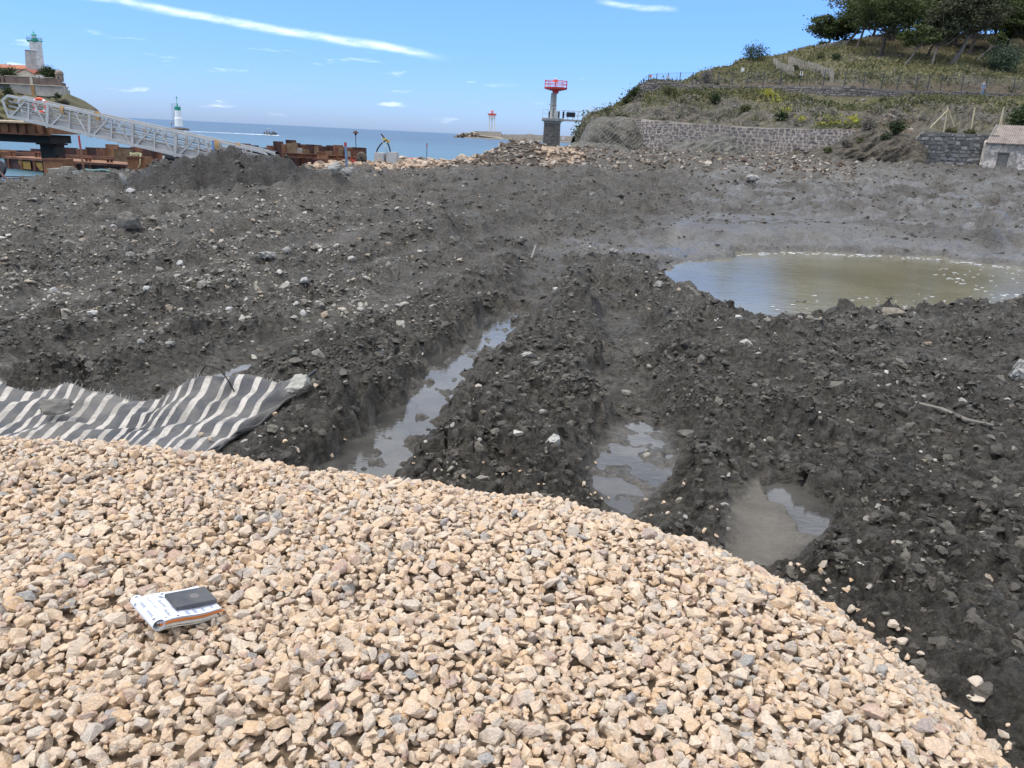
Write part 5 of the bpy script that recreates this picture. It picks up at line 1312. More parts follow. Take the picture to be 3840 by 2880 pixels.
mb = MB(); mb.tube([(xp1 - .3, 43.2, zg - .02), (xp1 - .22, 43.2, zg + .12), (xp1 - .08, 43.2, zg + .12), (xp1 + .0, 43.2, zg - .02)], .03, 6); mb.build('lug', rustdk_m, pf)

# ------------------------------------------------------------------ sheet piling
def piling(name, label, Yp, lst, zbot, mats, depth=.28):
    e = empty(name, (atd(lst[0][0], lst[0][2], Yp).x, Yp, 0), label, 'sheet piling')
    for k, (p0, p1, pt) in enumerate(lst):
        x0, x1 = atd(p0, pt, Yp).x, atd(p1, pt, Yp).x; zt_ = atd((p0 + p1) / 2, pt, Yp).z; w_ = x1 - x0
        y0 = Yp + (depth if k % 2 else 0); s_ = -1 if k % 2 == 0 else 1
        poly = [(x0 - .06, y0 + (.14 if k % 2 == 0 else -.14), zbot), (x0 + w_ * .14, y0, zbot), (x1 - w_ * .14, y0, zbot), (x1 + .06, y0 + (.14 if k % 2 == 0 else -.14), zbot),
                (x1 + .06, y0 + (.14 if k % 2 == 0 else -.14) + .05, zbot), (x1 - w_ * .14, y0 + .05, zbot), (x0 + w_ * .14, y0 + .05, zbot), (x0 - .06, y0 + (.14 if k % 2 == 0 else -.14) + .05, zbot)]
        mb = MB(); mb.prism(poly, (0, 0, zt_ - zbot)); mb.build('pile', mats[k % len(mats)], e)
    return e
lst = [(-36 + 11 * k, -25 + 11 * k, 149.6 + (k % 3) * .5 - (.8 if k == 6 else 0)) for k in range(9)]
lst += [(63.5, 76, 147.8), (76, 85, 149.0), (85, 96, 147.5), (96, 105, 147.7), (105, 117, 144.4), (117, 130, 147.4), (130, 142, 147.2), (142, 152, 147.3), (152, 162, 148.2), (162, 172, 149), (172, 183, 148.6), (183, 194, 149.2), (194, 205, 149), (205, 216, 148.4), (216, 228, 147.5)]
pl_ = piling('sheet_piling', 'rusty sheet piling in the water behind the gangway', 66, lst, -1.0, [rust_m, rustdk_m, rust_m, rust2_m, rustdk_m])
mb = MB(); mb.box((atd(100, 160, 65.4).x, 65.4, .42), (26, .3, .22)); mb.build('waling', rust_m, pl_)
lst = [(228, 239.5, 146.5), (239.5, 249.5, 143.6), (249.5, 257, 145.2), (257, 266.5, 147.6), (266.5, 273.2, 145.6), (273.2, 281.8, 141.4), (281.8, 285.8, 144.2), (285.8, 294.7, 140), (294.7, 299, 143), (299, 306.2, 144.4), (306.2, 313.4, 144.4), (313.4, 320.4, 145.0), (320.4, 326.6, 146.2), (326.6, 333.5, 145.4), (333.5, 342, 145.0), (342, 347, 147.2), (347, 352, 147.4), (352, 365.2, 147.5)]
pl2 = piling('sheet_piling', 'uneven dark red sheet piling standing along the rubble shore', 60, lst, -.5, [rustdk_m, rust_m, rustdk_m, rustdk_m, rust_m])
for (a_, b_, y0, y1) in ((284, 317, 153.6, 157.4), (325, 336, 155.5, 158.5), (338, 346, 155.5, 159)):
    A_, B_ = atd(a_, (y0 + y1) / 2, 58.9), atd(b_, (y0 + y1) / 2, 58.9); h_ = (y1 - y0) * 58.9 / 858
    e_ = MB(); c_ = (A_ + B_) / 2; L_ = B_.x - A_.x
    e_.box(c_ + Vector((0, 0, h_ / 2)), (L_, .3, .05)); e_.box(c_ - Vector((0, 0, h_ / 2)), (L_, .3, .05)); e_.box(c_, (L_, .05, h_)); e_.build('waling', rust_m, pl2)
for (a_, b_, y0, y1, mt) in ((286.5, 292, 143.5, 152.5, dirty_m), (292.2, 296.8, 142.6, 153.5, dirty_m), (297, 302, 148, 153.8, concd_m), (303, 309, 149.5, 153.5, dirty_m), (314, 318, 146.6, 154, dirty_m), (325, 332, 151, 155, dirty_m), (338.5, 343, 147.6, 155, dirty_m), (346, 350, 151.4, 157, concd_m)):
    A_, B_ = atd(a_, y1, 59.2), atd(b_, y0, 59.2); mb = MB(); mb.box(((A_.x + B_.x) / 2, 59.3, (A_.z + B_.z) / 2), (B_.x - A_.x, .12, B_.z - A_.z)); mb.build('stiffener', mt, pl2)
# open-topped boxes of steel plate
def steelbox(px0, px1, py0, py1, Yb, dp, mat, label, name='steel_box', text=None, rim=True, sink=.35):
    A_, B_ = atd(px0, py1, Yb), atd(px1, py0, Yb); w_ = B_.x - A_.x; zb_ = A_.z - sink; h_ = B_.z - zb_
    e = empty(name, ((A_.x + B_.x) / 2, Yb + dp / 2, zb_), label, 'steel box'); cx_ = (A_.x + B_.x) / 2; t = .05
    mb = MB(); cz = zb_ + h_ / 2
    mb.box((cx_, Yb + t / 2, cz), (w_, t, h_)); mb.box((cx_, Yb + dp - t / 2, cz), (w_, t, h_)); mb.box((A_.x + t / 2, Yb + dp / 2, cz), (t, dp - 2 * t, h_)); mb.box((B_.x - t / 2, Yb + dp / 2, cz), (t, dp - 2 * t, h_))
    mb.box((cx_, Yb + dp / 2, zb_ + .04), (w_ - 2 * t, dp - 2 * t, .05)); mb.build('side_plate', mat, e)
    if rim:
        mb = MB(); mb.box((cx_, Yb - .02, B_.z - .04), (w_ + .08, .05, .08)); mb.box((cx_, Yb - .02, zb_ + h_ * .12), (w_ + .06, .05, .06)); mb.build('rim', rust_m, e)
    if text:
        cu = bpy.data.curves.new('number', 'FONT'); cu.body = text; cu.size = h_ * .52; cu.align_x = 'CENTER'; cu.extrude = .006; cu.offset = .012
        tmp = bpy.data.objects.new('number_curve', cu); col.objects.link(tmp); dg = bpy.context.evaluated_depsgraph_get(); me = bpy.data.meshes.new_from_object(tmp.evaluated_get(dg)); bpy.data.objects.remove(tmp)
        me.materials.clear(); me.materials.append(simple('red_spray_paint', (0.70, 0.10, 0.08), .8, .1)); o = bpy.data.objects.new('number', me); col.objects.link(o); o.parent = e
        o.location = Vector((cx_ - w_ * .02, Yb - .012, zb_ + h_ * .52)) - e.location; o.rotation_euler = (R(90), 0, 0)
    return e
steelbox(44.2, 62, 159.3, 171.5, 39.3, 1.0, rust2_m, 'rusty open steel box at the foot of the platform pile')
steelbox(114.3, 127.8, 149.6, 159.5, 56, .8, dirty_m, 'upright rusty steel box in front of the far piling', rim=False)
rb_ = steelbox(128, 144, 157.2, 168, 45, 1.0, rust2_m, 'rusty steel box heaped with pale rope')
steelbox(147.5, 166, 165.6, 170.5, 41.5, .8, rust2_m, 'low rusty steel tray below the black pipe', sink=.2)
steelbox(317.2, 325.9, 152.2, 158.8, 57.6, .7, rust2_m, 'upper rusty steel box in front of the uneven piling', sink=.2)
steelbox(313.8, 325.2, 159.2, 166.4, 55.5, .8, rust_m, 'lower rusty steel box beside the grey boulder')
steelbox(348.6, 358.6, 157.2, 165.5, 56.0, .8, rust2_m, 'rusty steel box numbered 26 in red', text='26')
steelbox(353, 362, 151, 156.5, 58.2, .5, rust_m, 'small rusty steel box behind the hook block', sink=.3, rim=False)
rc = atd(136, 156.8, 45.4); mb = MB(); pts = []
for k in range(70):
    a = k * .55; pts.append(rc + Vector((.28 * math.cos(a) + .02 * math.sin(k * 2.3), .25 * math.sin(a), .05 + .0022 * k + .03 * math.sin(k * 1.7))))
pts += [rc + Vector((.40, -.3, .12)), rc + Vector((.44, -.44, -.1)), rc + Vector((.40, -.46, -.4)), rc + Vector((.30, -.46, -.55))]
mb.tube(pts, .035, 5); tag(mb.build('rope', simple('pale_rope', (0.50, 0.47, 0.27), .9, .2), None, smooth=True), 'pale rope heaped on the rusty steel box', 'rope')
# concrete-filled trough in front of the pile
A_, B_ = atd(49, 178.5, 37.0), atd(71, 171.3, 37.0); mb = MB(); mb.box(((A_.x + B_.x) / 2, 37.4, (A_.z + B_.z) / 2 - .1), (B_.x - A_.x, .9, B_.z - A_.z + .2), taper=.95)
trough = mb.build('concrete_block', conc_m, bevel=.02); tag(trough, 'low mud-grey concrete block at the water edge below the platform', 'concrete block')
mb = MB(); mb.box(((A_.x + B_.x) / 2 - .06, 37.35, B_.z + .05), (B_.x - A_.x - .2, .95, .06)); mb.box(((A_.x + B_.x) / 2 + .2, 37.35, B_.z + .13), (.4, .5, .1)); o = mb.build('capping', simple('grey_sheet', (0.30, 0.28, 0.23), .9, .3)); o.parent = trough
# floating pontoon
P0, P1 = atd(2, 156.2, 54), atd(130, 165.2, 46.5)
pt = empty('pontoon', (P0 + P1) / 2, 'long low rusty steel pontoon lying behind the pile', 'pontoon')
d = (P1 - P0).normalized(); nrm = Vector((-d.y, d.x, 0)).normalized() * 2.6
mb = MB(); mb.prism([P0, P1, P1 + nrm, P0 + nrm], (0, 0, -.12)); mb.build('deck', rust2_m, pt)
mb = MB(); s_ = nrm * .04 + Vector((0, 0, -.13)); mb.prism([P0 + s_, P1 + s_, P1 + nrm * .96 + Vector((0, 0, -.13)), P0 + nrm * .96 + Vector((0, 0, -.13))], (0, 0, -1.4)); mb.build('hull', rustdk_m, pt)
mb = MB(); o_ = Vector((0, -.03, -.06)); mb.bar(P0 + o_, P1 + o_, .06, .14); mb.build('rub_rail', rust_m, pt)
for k in range(9):
    f = (k + .5) / 9; q = P0.lerp(P1, f); mb = MB(); mb.box(q + Vector((0, -.02, -.55)), (.12, .1, .8)); mb.build('frame_rib', rust_m, pt)
for f0, f1 in ((.13, .24), (.27, .42)):
    a_, b_ = P0.lerp(P1, f0), P0.lerp(P1, f1); mb = MB(); mb.prism([a_ + Vector((0, .02, -.22)), b_ + Vector((0, .02, -.22)), b_ + Vector((0, .02, -.72)), a_.lerp(b_, .3) + Vector((0, .02, -.72))], (0, .03, 0)); mb.build('side_panel', simple('lit_ochre_panel', (0.28, 0.17, 0.035), .8, .4), pt)  # yellow light on the inner panels is put into their ochre colour
for px, py, Yb in ((11, 155, 54.3), (36, 154.5, 54), (86.5, 161, 50), (108, 161.5, 49.5)):
    q = atd(px, py, Yb); q.z = P0.z - .02; mb = MB(); mb.box(q + Vector((0, 0, .17)), (.09, .16, .34)); mb.box(q + Vector((.22, 0, .17)), (.09, .16, .34)); mb.box(q + Vector((.11, 0, .38)), (.52, .24, .08)); mb.build('bollard', rust_m, pt)
# hoses and pipes
def corrugated(a, b, r, label):
    a, b = Vector(a), Vector(b); d = (b - a); L = d.length; d.normalize(); x = d.cross(Vector((0, 0, 1))).normalized(); y = x.cross(d)
    e = empty('corrugated_pipe', a, label, 'pipe'); prof = [(r * .86, .02), (r, .0)]; z = 0.0
    while z < L: prof += [(r, z), (r, z + .10), (r * .90, z + .13), (r * .90, z + .19)]; z += .22
    prof += [(r * .86, z)]
    mb = MB(); mb.lathe(a, prof, 28, (x, y, d)); mb.f = [f for f in mb.f if len(f) == 4]; mb.lathe(a, [(r * .84, .0), (r * .84, L)], 28, (x, -y, d)); mb.f = [f for f in mb.f if len(f) == 4]; mb.build('pipe_wall', blackp_m, e, smooth=True)
    mb = MB(); mb.box(a + d * .16 + Vector((0, -r * 1.0, .04)), (.12, .03, .22)); mb.build('tag', white_m, e)
corrugated(atd(163.5, 158.3, 43.6), atd(207, 163, 44.6), .36, 'black ribbed drainage pipe lying under the gangway')
corrugated(atd(277, 155.0, 46.8), atd(250, 148.5, 47.6), .20, 'black ribbed pipe end beyond the lower end of the gangway')
mb = MB(); mb.tube([atd(px, py, 37.2) + Vector((0, 0, .0)) for px, py in ((81, 171.5), (86, 169.8), (94, 170.6), (101, 170), (106, 170.2), (110, 171.6))], .055, 7)
tag(mb.build('hose', simple('teal_hose', (0.14, 0.24, 0.22), .6, .2), None, smooth=True), 'greenish hose lying on the stones at the water edge', 'hose')
e = empty('tyre_fender', atd(-1, 169, 33), 'black rubber tyre at the left edge by the water', 'tyre'); c = atd(-1.5, 169, 33); mb = MB()
mb.tube([c + Vector((.22 * math.cos(a), .1 * math.sin(a), .26 * math.sin(a))) for a in np.linspace(0, 6.2832, 21)], .10, 8, cap=False); mb.build('tread', blackp_m, e, smooth=True)
mb = MB(); mb.lathe(c, [(.14, -.04), (.14, .04)], 14, (Vector((1, 0, 0)), Vector((0, .2, .97)).normalized(), Vector((0, .97, -.2)).normalized())); mb.build('rim', rustdk_m, e)
mb = MB(); mb.tube([atd(-8, 165, 31.5), atd(11.2, 183.2, 29.6)], .045, 8); tag(mb.build('pole', rustdk_m, None, smooth=True), 'dark iron pole slanting into the mud at the left edge', 'pole')
for k, (a_, b_) in enumerate((((-30, 176.5, 36), (44, 178, 37)), ((-30, 173.8, 40), (48, 177, 38)))):
    mb = MB(); A_, B_ = atd(*a_), atd(*b_); mb.tube([A_, (A_ + B_) / 2 + Vector((0, 0, -.05)), B_], .025, 6)
    tag(mb.build('mooring_cable', rustdk_m, None, smooth=True), ('dark cable running over the water to the concrete block', 'rusty cable stretched above the water behind the first')[k], 'cable')
# stakes
def stake(a, b, Ys, r, body, tip, frac, label):
    A_, B_ = atd(*a, Ys), atd(*b, Ys); d = (B_ - A_); e = empty('survey_stake', B_, label, 'stake'); T_ = A_.lerp(B_, frac)
    mb = MB(); mb.bar(B_ + d.normalized() * .4, T_, r * 2, r * 2, Vector((0, 1, 0))); mb.build('shaft', body, e); mb = MB(); mb.bar(T_, A_, r * 2.1, r * 2.1, Vector((0, 1, 0))); mb.build('tip', tip, e)
stake((78.6, 135.4), (84, 171.5), 36, .03, simple('faded_red_brown', (0.25, 0.12, 0.08), .85, .4), redtip_m, .35, 'tall thin stake with a long red top by the water')
stake((345.3, 142.3), (346.8, 168), 47, .06, bluewood_m, redtip_m, .17, 'blue-grey stake with red tip behind the two boulders')
stake((426.9, 143.2), (426.5, 166.8), 60, .035, bluewood_m, redtip_m, .16, 'slim blue stake with red tip on the shore right of the blocks')
# lamp on a pole
A_, B_ = atd(355.6, 133.5, 61), atd(356.2, 152, 61); e = empty('marker_lamp', B_, 'thin black pole with a small hooded lamp behind the piling', 'lamp')
mb = MB(); mb.tube([B_ - Vector((0, 0, .3)), A_], .03, 6); mb.build('pole', black_m, e); mb = MB(); mb.lathe(A_, [(.08, -.12), (.08, 0), (.26, .03), (.10, .18), (.0, .2)], 12); mb.build('hood', rustdk_m, e)
# two concrete blocks with crossed hoses
for px0, px1, py0, py1, lb, yw in ((373.8, 384.0, 153.0, 163.9, 'left grey concrete block holding a bent black hose', 0), (386.2, 397.3, 152.4, 163.3, 'right grey concrete block, slightly tilted, holding a bent hose', R(4))):
    A_, B_ = atd(px0, py1, 57), atd(px1, py0, 57); c = Vector(((A_.x + B_.x) / 2, 57.5, (A_.z + B_.z) / 2 - .1)); q = Matrix.Rotation(-R(3) if yw else R(1), 3, 'Y'); 
    mb = MB(); mb.box(c, (B_.x - A_.x, .9, B_.z - A_.z + .2), tuple(Vector(v) for v in (q.col[0], q.col[1], q.col[2]))); o = mb.build('concrete_block', conc_m, bevel=.05); tag(o, lb, 'concrete block')
def hose(pts, r, label, mat=blackp_m):
    P = [atd(*p) for p in pts]; S = []
    for i in range(len(P) - 1):
        p0, p1, p2, p3 = P[max(i - 1, 0)], P[i], P[i + 1], P[min(i + 2, len(P) - 1)]
        for k in range(6):
            t = k / 6; S.append(.5 * ((2 * p1) + (p2 - p0) * t + (2 * p0 - 5 * p1 + 4 * p2 - p3) * t * t + (3 * p1 - p0 - 3 * p2 + p3) * t ** 3))
    S.append(P[-1]); mb = MB(); mb.tube(S, r, 7); o = mb.build('hose', mat, None, smooth=True); return tag(o, label, 'hose')
h1 = hose([(376.2, 154, 57.5), (377.6, 149, 57.4), (381.5, 143.6, 57.3), (387.3, 139.6, 57.2)], .05, 'black hose bowing right from the left concrete block')
h2 = hose([(390.5, 153.4, 57.6), (389.2, 147, 57.5), (386, 140.4, 57.4), (381, 134, 57.3)], .05, 'black hose crossing over from the right concrete block')
c = atd(386.4, 140.2, 57.3); mb = MB(); mb.box(c, (.5, .22, .14), tuple(Matrix.Rotation(R(25), 3, 'Y').col)); mb.box(c + Vector((.1, -.02, -.1)), (.22, .2, .1)); tag(mb.build('tape_knot', yellow2_m), 'yellow tape knotted where the two hoses cross', 'tape')
mb = MB(); mb.tube([atd(381.2, 135.5, 57.2), atd(382.8, 142, 57.1), atd(385, 147, 57.0), atd(387.2, 152.5, 57.1)], .02, 5); mb.tube([atd(386.4, 141, 57.1), atd(385.2, 147, 57.0), atd(386.2, 152, 57.1)], .02, 5); tag(mb.build('cord', simple('pale_blue_cord', (0.5, 0.55, 0.5), .8, .2)), 'pale thin cord dangling from the crossed hoses', 'cord')
# hook block: a round sheave block with yellow stripes
c = atd(361.6, 157.6, 55.6); e = empty('hook_block', c - Vector((0, 0, .4)), 'rounded hook block with yellow and black stripes next to box 26', 'hook block')
ax_ = (Vector((1, 0, 0)), Vector((0, 0, 1)), Vector((0, -1, 0))); mb = MB(); mb.lathe(c, [(.22, -.2), (.34, -.18), (.37, 0), (.34, .18), (.30, .2)], 22, ax_); mb.build('cheek_plate', simple('greasy_brown_steel', (0.13, 0.10, 0.07), .7, .4), e)
mb = MB(); mb.lathe(c + Vector((.02, -.02, .0)), [(.08, .19), (.08, .24)], 12, ax_); mb.build('axle', black_m, e)
mb = MB(); mb.box(c + Vector((.02, -.05, -.30)), (.50, .40, .34), taper=1.2); mb.build('lower_body', black_m, e)
for k in (-1, 0, 1):
    mb = MB(); mb.box(c + Vector((.02 + k * .16, -.262, -.30)), (.07, .02, .32), tuple(Matrix.Rotation(R(32) * (1 if k <= 0 else -1), 3, 'Y').col)); mb.build('stripe', yellow2_m, e)
mb = MB(); mb.tube([atd(px, py, 74) for px, py in ((392, 158.9), (396, 158.6), (404, 157.8), (412, 158.6), (421, 158.3), (427, 159.6))], .07, 7); tag(mb.build('floating_boom', red_m, None, smooth=True), 'thin red floating boom along the shore water', 'boom')
# ------------------------------------------------------------------ boulders
def rock_at(px, py, wpx, hpx, mat, label, seed, pos=None, rot=0.0, amp=.25, sink=.25, cat='rock', name='boulder', group=None, dfac=.8, tilt=0.0):
    p = pos if pos is not None else ground_at(px, py + hpx * .5); k = (p - EYE).dot(fw) / F
    sz = (wpx * k * 1.05, wpx * k * dfac, hpx * k * 1.25)
    return boulder(name, p + Vector((0, 0, sz[2] * (.5 - sink))), sz, mat, label, cat, group, seed, rot, 3, amp, tilt=tilt)
rock_at(332.5, 168, 20, 14, stonegrey_m, 'big pale boulder at the right foot of the mud heap', 1, sink=.02)
rock_at(348.5, 171, 15, 10, stonegrey_m, 'pointed pale boulder right of the biggest one', 2, sink=.02)
rock_at(462.5, 158, 13.5, 9.5, stonepeach_m, 'large cream boulder on the shore against the sea', 3, atd(462.5, 162.8, 66), sink=.15)
rock_at(476.5, 156.5, 10, 5, stonepeach_m, 'flat cream boulder left of the rubble mound', 4, atd(476, 159, 70), sink=.15)
rock_at(421.5, 158.5, 10, 4.5, stonemud_m, 'dark grey shore boulder left of the slim stake', 5, atd(421.5, 161, 68), sink=.15)
rock_at(431, 159, 11, 5, stonepeach_m, 'cream shore rock right of the slim stake', 6, atd(431, 162, 67), sink=.15)
rock_at(444, 159.5, 13, 4.5, stonepeach_m, 'low peach rock between stake and large cream boulder', 7, atd(444, 162.5, 67), sink=.15)
rock_at(128, 219, 28, 20, stonemud_m, 'dark angular block standing in the mud on the left', 8, amp=.15, sink=.12)
rock_at(125, 180, 9, 15, stonegrey_m, 'pale concrete slab leaning upright in the mud', 9, amp=.12, sink=.1, tilt=.25)
rock_at(130, 187.5, 11, 5, stonewht_m, 'white lump at the foot of the leaning slab', 10)
rock_at(114, 226, 7, 5, stonewht_m, 'small white stone left of the dark block', 11)
rock_at(268, 253, 21, 9, stonegrey_m, 'crumbly pale lump in the middle of the left mud', 12, amp=.4)
rock_at(286, 248, 11, 8, stonegrey_m, 'pointed pale lump beside the crumbly one', 13)
rock_at(304, 280, 10, 6.5, stonewht_m, 'clean grey-white stone alone on dark mud', 14)
rock_at(303, 312, 9, 9, stonewht_m, 'upright pale stone of a touching pair', 15)
rock_at(295, 316, 11, 5, stonegrey_m, 'flat pale stone of a touching pair', 16)
rock_at(379.5, 350, 11, 8, stonewht_m, 'white lumpy stone left of the long water rut', 17)
rock_at(553, 435, 22, 17, stonewht_m, 'white sharp stone capping a mud lump between the ruts', 18, amp=.3, sink=.3)
rock_at(527, 353, 16, 6, stonegrey_m, 'pale crumbly stone right of the water rut', 19, amp=.4)
rock_at(542, 411, 9, 4.5, stonegrey_m, 'small beige stone above the white sharp one', 20)
rock_at(660, 282, 15, 6.5, stonegrey_m, 'pale flat stone on the rim of the big puddle', 21)
rock_at(793, 306, 30, 17, stonemud_m, 'dark mud lump on the near rim of the big puddle', 22, amp=.5, sink=.2)
rock_at(893, 311, 30, 12, simple('beige_silt', (0.23, 0.20, 0.155), .9, .3, 4, .4), 'beige pointed silt cone on the near puddle rim', 23, amp=.25, sink=.15)
rock_at(928, 342, 9, 7, stonepeach_m, 'small round cream stone on the right bank', 24)
rock_at(962, 400, 12, 8, stonegrey_m, 'pale stone beside the driftwood stick', 25)
rock_at(753, 176.5, 17, 7, stonegrey_m, 'pale tilted slab on the far mud below the wall', 26)
rock_at(614, 250, 14, 6, stonegrey_m, 'light crumbling lump on the ridge left of the puddle', 27, amp=.45)
rock_at(685, 432, 24, 10, stonemud_m, 'brownish smooth lump right of the second wet rut', 28, amp=.2)
rock_at(822, 513, 14, 6, stonemud_m, 'flat stone on the rim of the small puddle', 29)
rock_at(784, 457, 18, 11, stonemud_m, 'dark clod behind the silt patch', 30, amp=.45)
rock_at(1018, 365, 26, 24, stonegrey_m, 'light grey rough lump at the right edge of the bank', 31, amp=.4)
rock_at(205, 346, 15, 8, stonegrey_m, 'oval pale stone behind the striped sheet', 32) if False else None
for k, (px, py, w_, h_) in enumerate(((55, 288, 11, 6), (67, 274, 9, 6), (146, 287, 9, 5), (170, 341, 11, 6), (93, 312, 15, 6), (141, 341, 9, 6), (230, 307, 9, 6), (210, 281, 8, 5), (180, 262, 9, 6), (24, 318, 9, 5))):
    rock_at(px, py, w_, h_, stonegrey_m if k % 2 else stonewht_m, ['pale stone low on the left above the striped sheet', 'white stone above two others on the far left', 'rounded white stone left of a flat pair', 'oval beige stone nearest the striped sheet', 'flat slab-like pale stone on the left',
        'round pale stone beside the oval beige one', 'small white stone between the flat pairs', 'tiny pale stone below the crumbly lump', 'cream stone right of the left ridge', 'white pebble-like stone at the left edge'][k], 40 + k)
stick_m = simple('driftwood', (0.25, 0.225, 0.185), .9, .3, 6, .5)
mb = MB(); q = [ground_at(px, py) + Vector((0, 0, .05)) for px, py in ((915, 407), (940, 413), (965, 424), (992, 430))]; mb.tube(q, [.012, .02, .022, .012], 6); tag(mb.build('driftwood_stick', stick_m, None, smooth=True), 'long pale driftwood stick lying on the right bank', 'stick')
mb = MB(); q = [ground_at(px, py) + Vector((0, 0, .06)) for px, py in ((531, 262), (536, 254))]; q[1].z += .12; mb.tube(q, .02, 6); tag(mb.build('driftwood_stick', stick_m, None, smooth=True), 'short white stick poking out of the middle of the mud', 'stick')

# ================================================================== FAR SHORE, SEA MARKS AND PEOPLE
skin_m = simple('skin', (0.42, 0.26, 0.19), .6, .1)
def person(name, base, h, pose, shirt, trousers, hair, label, face=0.0, mat_skin=None):
    """one continuous skinned body; pose gives the joints as fractions of the height"""
    J = {'pel': (0, 0, .53), 'sp': (0, 0, .66), 'ch': (0, 0, .78), 'nk': (0, 0, .855), 'hd': (0, .012, .90), 'hd2': (0, .01, .965),
         'hl': (-.055, 0, .50), 'kl': (-.06, .005, .28), 'al': (-.06, -.01, .05), 'tl': (-.065, .075, .02), 'hr': (.055, 0, .50), 'kr': (.06, .02, .28), 'ar': (.06, .02, .05), 'tr': (.068, .10, .02),
         'sl': (-.115, 0, .805), 'el': (-.145, -.01, .63), 'wl': (-.14, .04, .48), 'fl': (-.135, .06, .43), 'sr': (.115, 0, .805), 'er': (.145, -.01, .63), 'wr': (.14, .04, .48), 'fr': (.135, .06, .43)}
    J.update(pose); rad = dict(pel=.078, sp=.072, ch=.085, nk=.034, hd=.055, hd2=.048, hl=.06, kl=.042, al=.026, tl=.022, hr=.06, kr=.042, ar=.026, tr=.022, sl=.04, el=.029, wl=.02, fl=.02, sr=.04, er=.029, wr=.02, fr=.02)
    E = [('pel', 'sp'), ('sp', 'ch'), ('ch', 'nk'), ('nk', 'hd'), ('hd', 'hd2'), ('pel', 'hl'), ('hl', 'kl'), ('kl', 'al'), ('al', 'tl'), ('pel', 'hr'), ('hr', 'kr'), ('kr', 'ar'), ('ar', 'tr'), ('ch', 'sl'), ('sl', 'el'), ('el', 'wl'), ('wl', 'fl'), ('ch', 'sr'), ('sr', 'er'), ('er', 'wr'), ('wr', 'fr')]
    K = list(J); me = bpy.data.meshes.new('body'); me.from_pydata([tuple(c * h for c in J[k]) for k in K], [(K.index(a), K.index(b)) for a, b in E], [])
    tmp = bpy.data.objects.new('tmp_body', me); col.objects.link(tmp); md = tmp.modifiers.new('s', 'SKIN')
    for i, k in enumerate(K): me.skin_vertices[0].data[i].radius = (rad[k] * h, rad[k] * h); me.skin_vertices[0].data[i].use_root = (k == 'pel')
    sm = tmp.modifiers.new('b', 'SUBSURF'); sm.levels = 1; sm.render_levels = 1
    dg = bpy.context.evaluated_depsgraph_get(); me2 = bpy.data.meshes.new_from_object(tmp.evaluated_get(dg)); bpy.data.objects.remove(tmp)
    me2.name = 'person'
    me2.materials.clear()
    for m_ in (shirt, trousers, mat_skin or skin_m, hair): me2.materials.append(m_)
    JP = np.array([[c * h for c in J[k]] for k in K]); zone = dict(hd=2, hd2=2, nk=2, fl=2, fr=2, wl=2, wr=2, hl=1, kl=1, al=1, hr=1, kr=1, ar=1, tl=3, tr=3, pel=1)
    for p in me2.polygons:
        c = np.array(p.center); k = K[int(np.argmin(((JP - c) ** 2).sum(1)))]; p.material_index = zone.get(k, 0)
        if k == 'hd2' and (c[1] < J['hd2'][1] * h + .02 * h or c[2] > (J['hd2'][2] + .018) * h): p.material_index = 3
        p.use_smooth = True
    o = bpy.data.objects.new(name, me2); col.objects.link(o); o.location = base; o.rotation_euler = (0, 0, face)
    return tag(o, label, 'person')
denim_m = simple('blue_denim', (0.16, 0.25, 0.40), .9, .2, 8); shirt_m = simple('grey_patterned_shirt', (0.28, 0.31, 0.36), .9, .6, 9, .1, c2=(0.10, 0.12, 0.17)); dkhair_m = simple('grey_hair', (0.30, 0.28, 0.26), .9, .2)
darkcl_m = simple('dark_clothes', (0.022, 0.024, 0.030), .9, .3); orange_m = simple('orange_jacket', (0.75, 0.17, 0.04), .7, .15); brownhair_m = simple('brown_hair', (0.05, 0.03, 0.02), .9, .2)
pp = atd(982.5, 91.0, 105.8); pp.z = hill_col(982.5, 3.3).z - .02
person('person', pp, 1.72, {}, shirt_m, denim_m, dkhair_m, 'person in patterned grey shirt and pale jeans standing behind the wire fence', face=R(175))

# ------------------------------------------------------------------ fences on the hill
fence_m = simple('dark_green_post', (0.045, 0.055, 0.06), .6, .2); wire_m = simple('fence_wire', (0.10, 0.11, 0.12), .5, .2)
pxs = [639, 640.7, 643, 648.3, 650.6, 656.4, 667.8, 679.7, 692, 704.7, 718, 732, 747, 763, 780, 799.5, 823, 844, 862.8, 880.9, 897, 915, 927, 940, 961, 984.6, 1012, 1042, 1075]
tp = np.interp(pxs, [639, 642, 648, 656, 680, 705, 732, 763, 800, 823, 844, 863, 897, 961, 985, 1012, 1075], [82, 79, 74.5, 73.4, 72.3, 71.9, 71, 70.6, 69, 70, 71, 72, 73.5, 74.9, 75.3, 78, 80])
bt = np.interp(pxs, [639, 644, 648, 656, 682, 683, 720, 773, 842, 878, 908, 962, 1024, 1075], [88, 86, 83, 81.2, 81.8, 84.3, 85, 85.6, 86.4, 89, 90.9, 91.4, 94.3, 96])
Yp = np.interp(pxs, [639, 644, 657, 682, 720, 773, 812, 842, 878, 908, 962, 1024, 1110], [106.5, 104.6, 104.5, 104.1, 103.1, 102, 100.2, 99.1, 100.1, 101.1, 105.1, 109.1, 111])
fe = empty('wire_fence', atd(700, 84, 104), 'dark wire mesh fence along the hillside path', 'fence')
tops, bots_ = [], []
for a, b_, c_, yy in zip(pxs, tp, bt, Yp):
    B_ = atd(a, c_, yy); T_ = atd(a, b_, yy); T_ = Vector((B_.x, B_.y, T_.z)); tops.append(T_); bots_.append(B_)
    mb = MB(); mb.box((B_ + T_) / 2 + Vector((0, 0, -.1)), (.085, .085, T_.z - B_.z + .2)); mb.build('post', fence_m, fe)
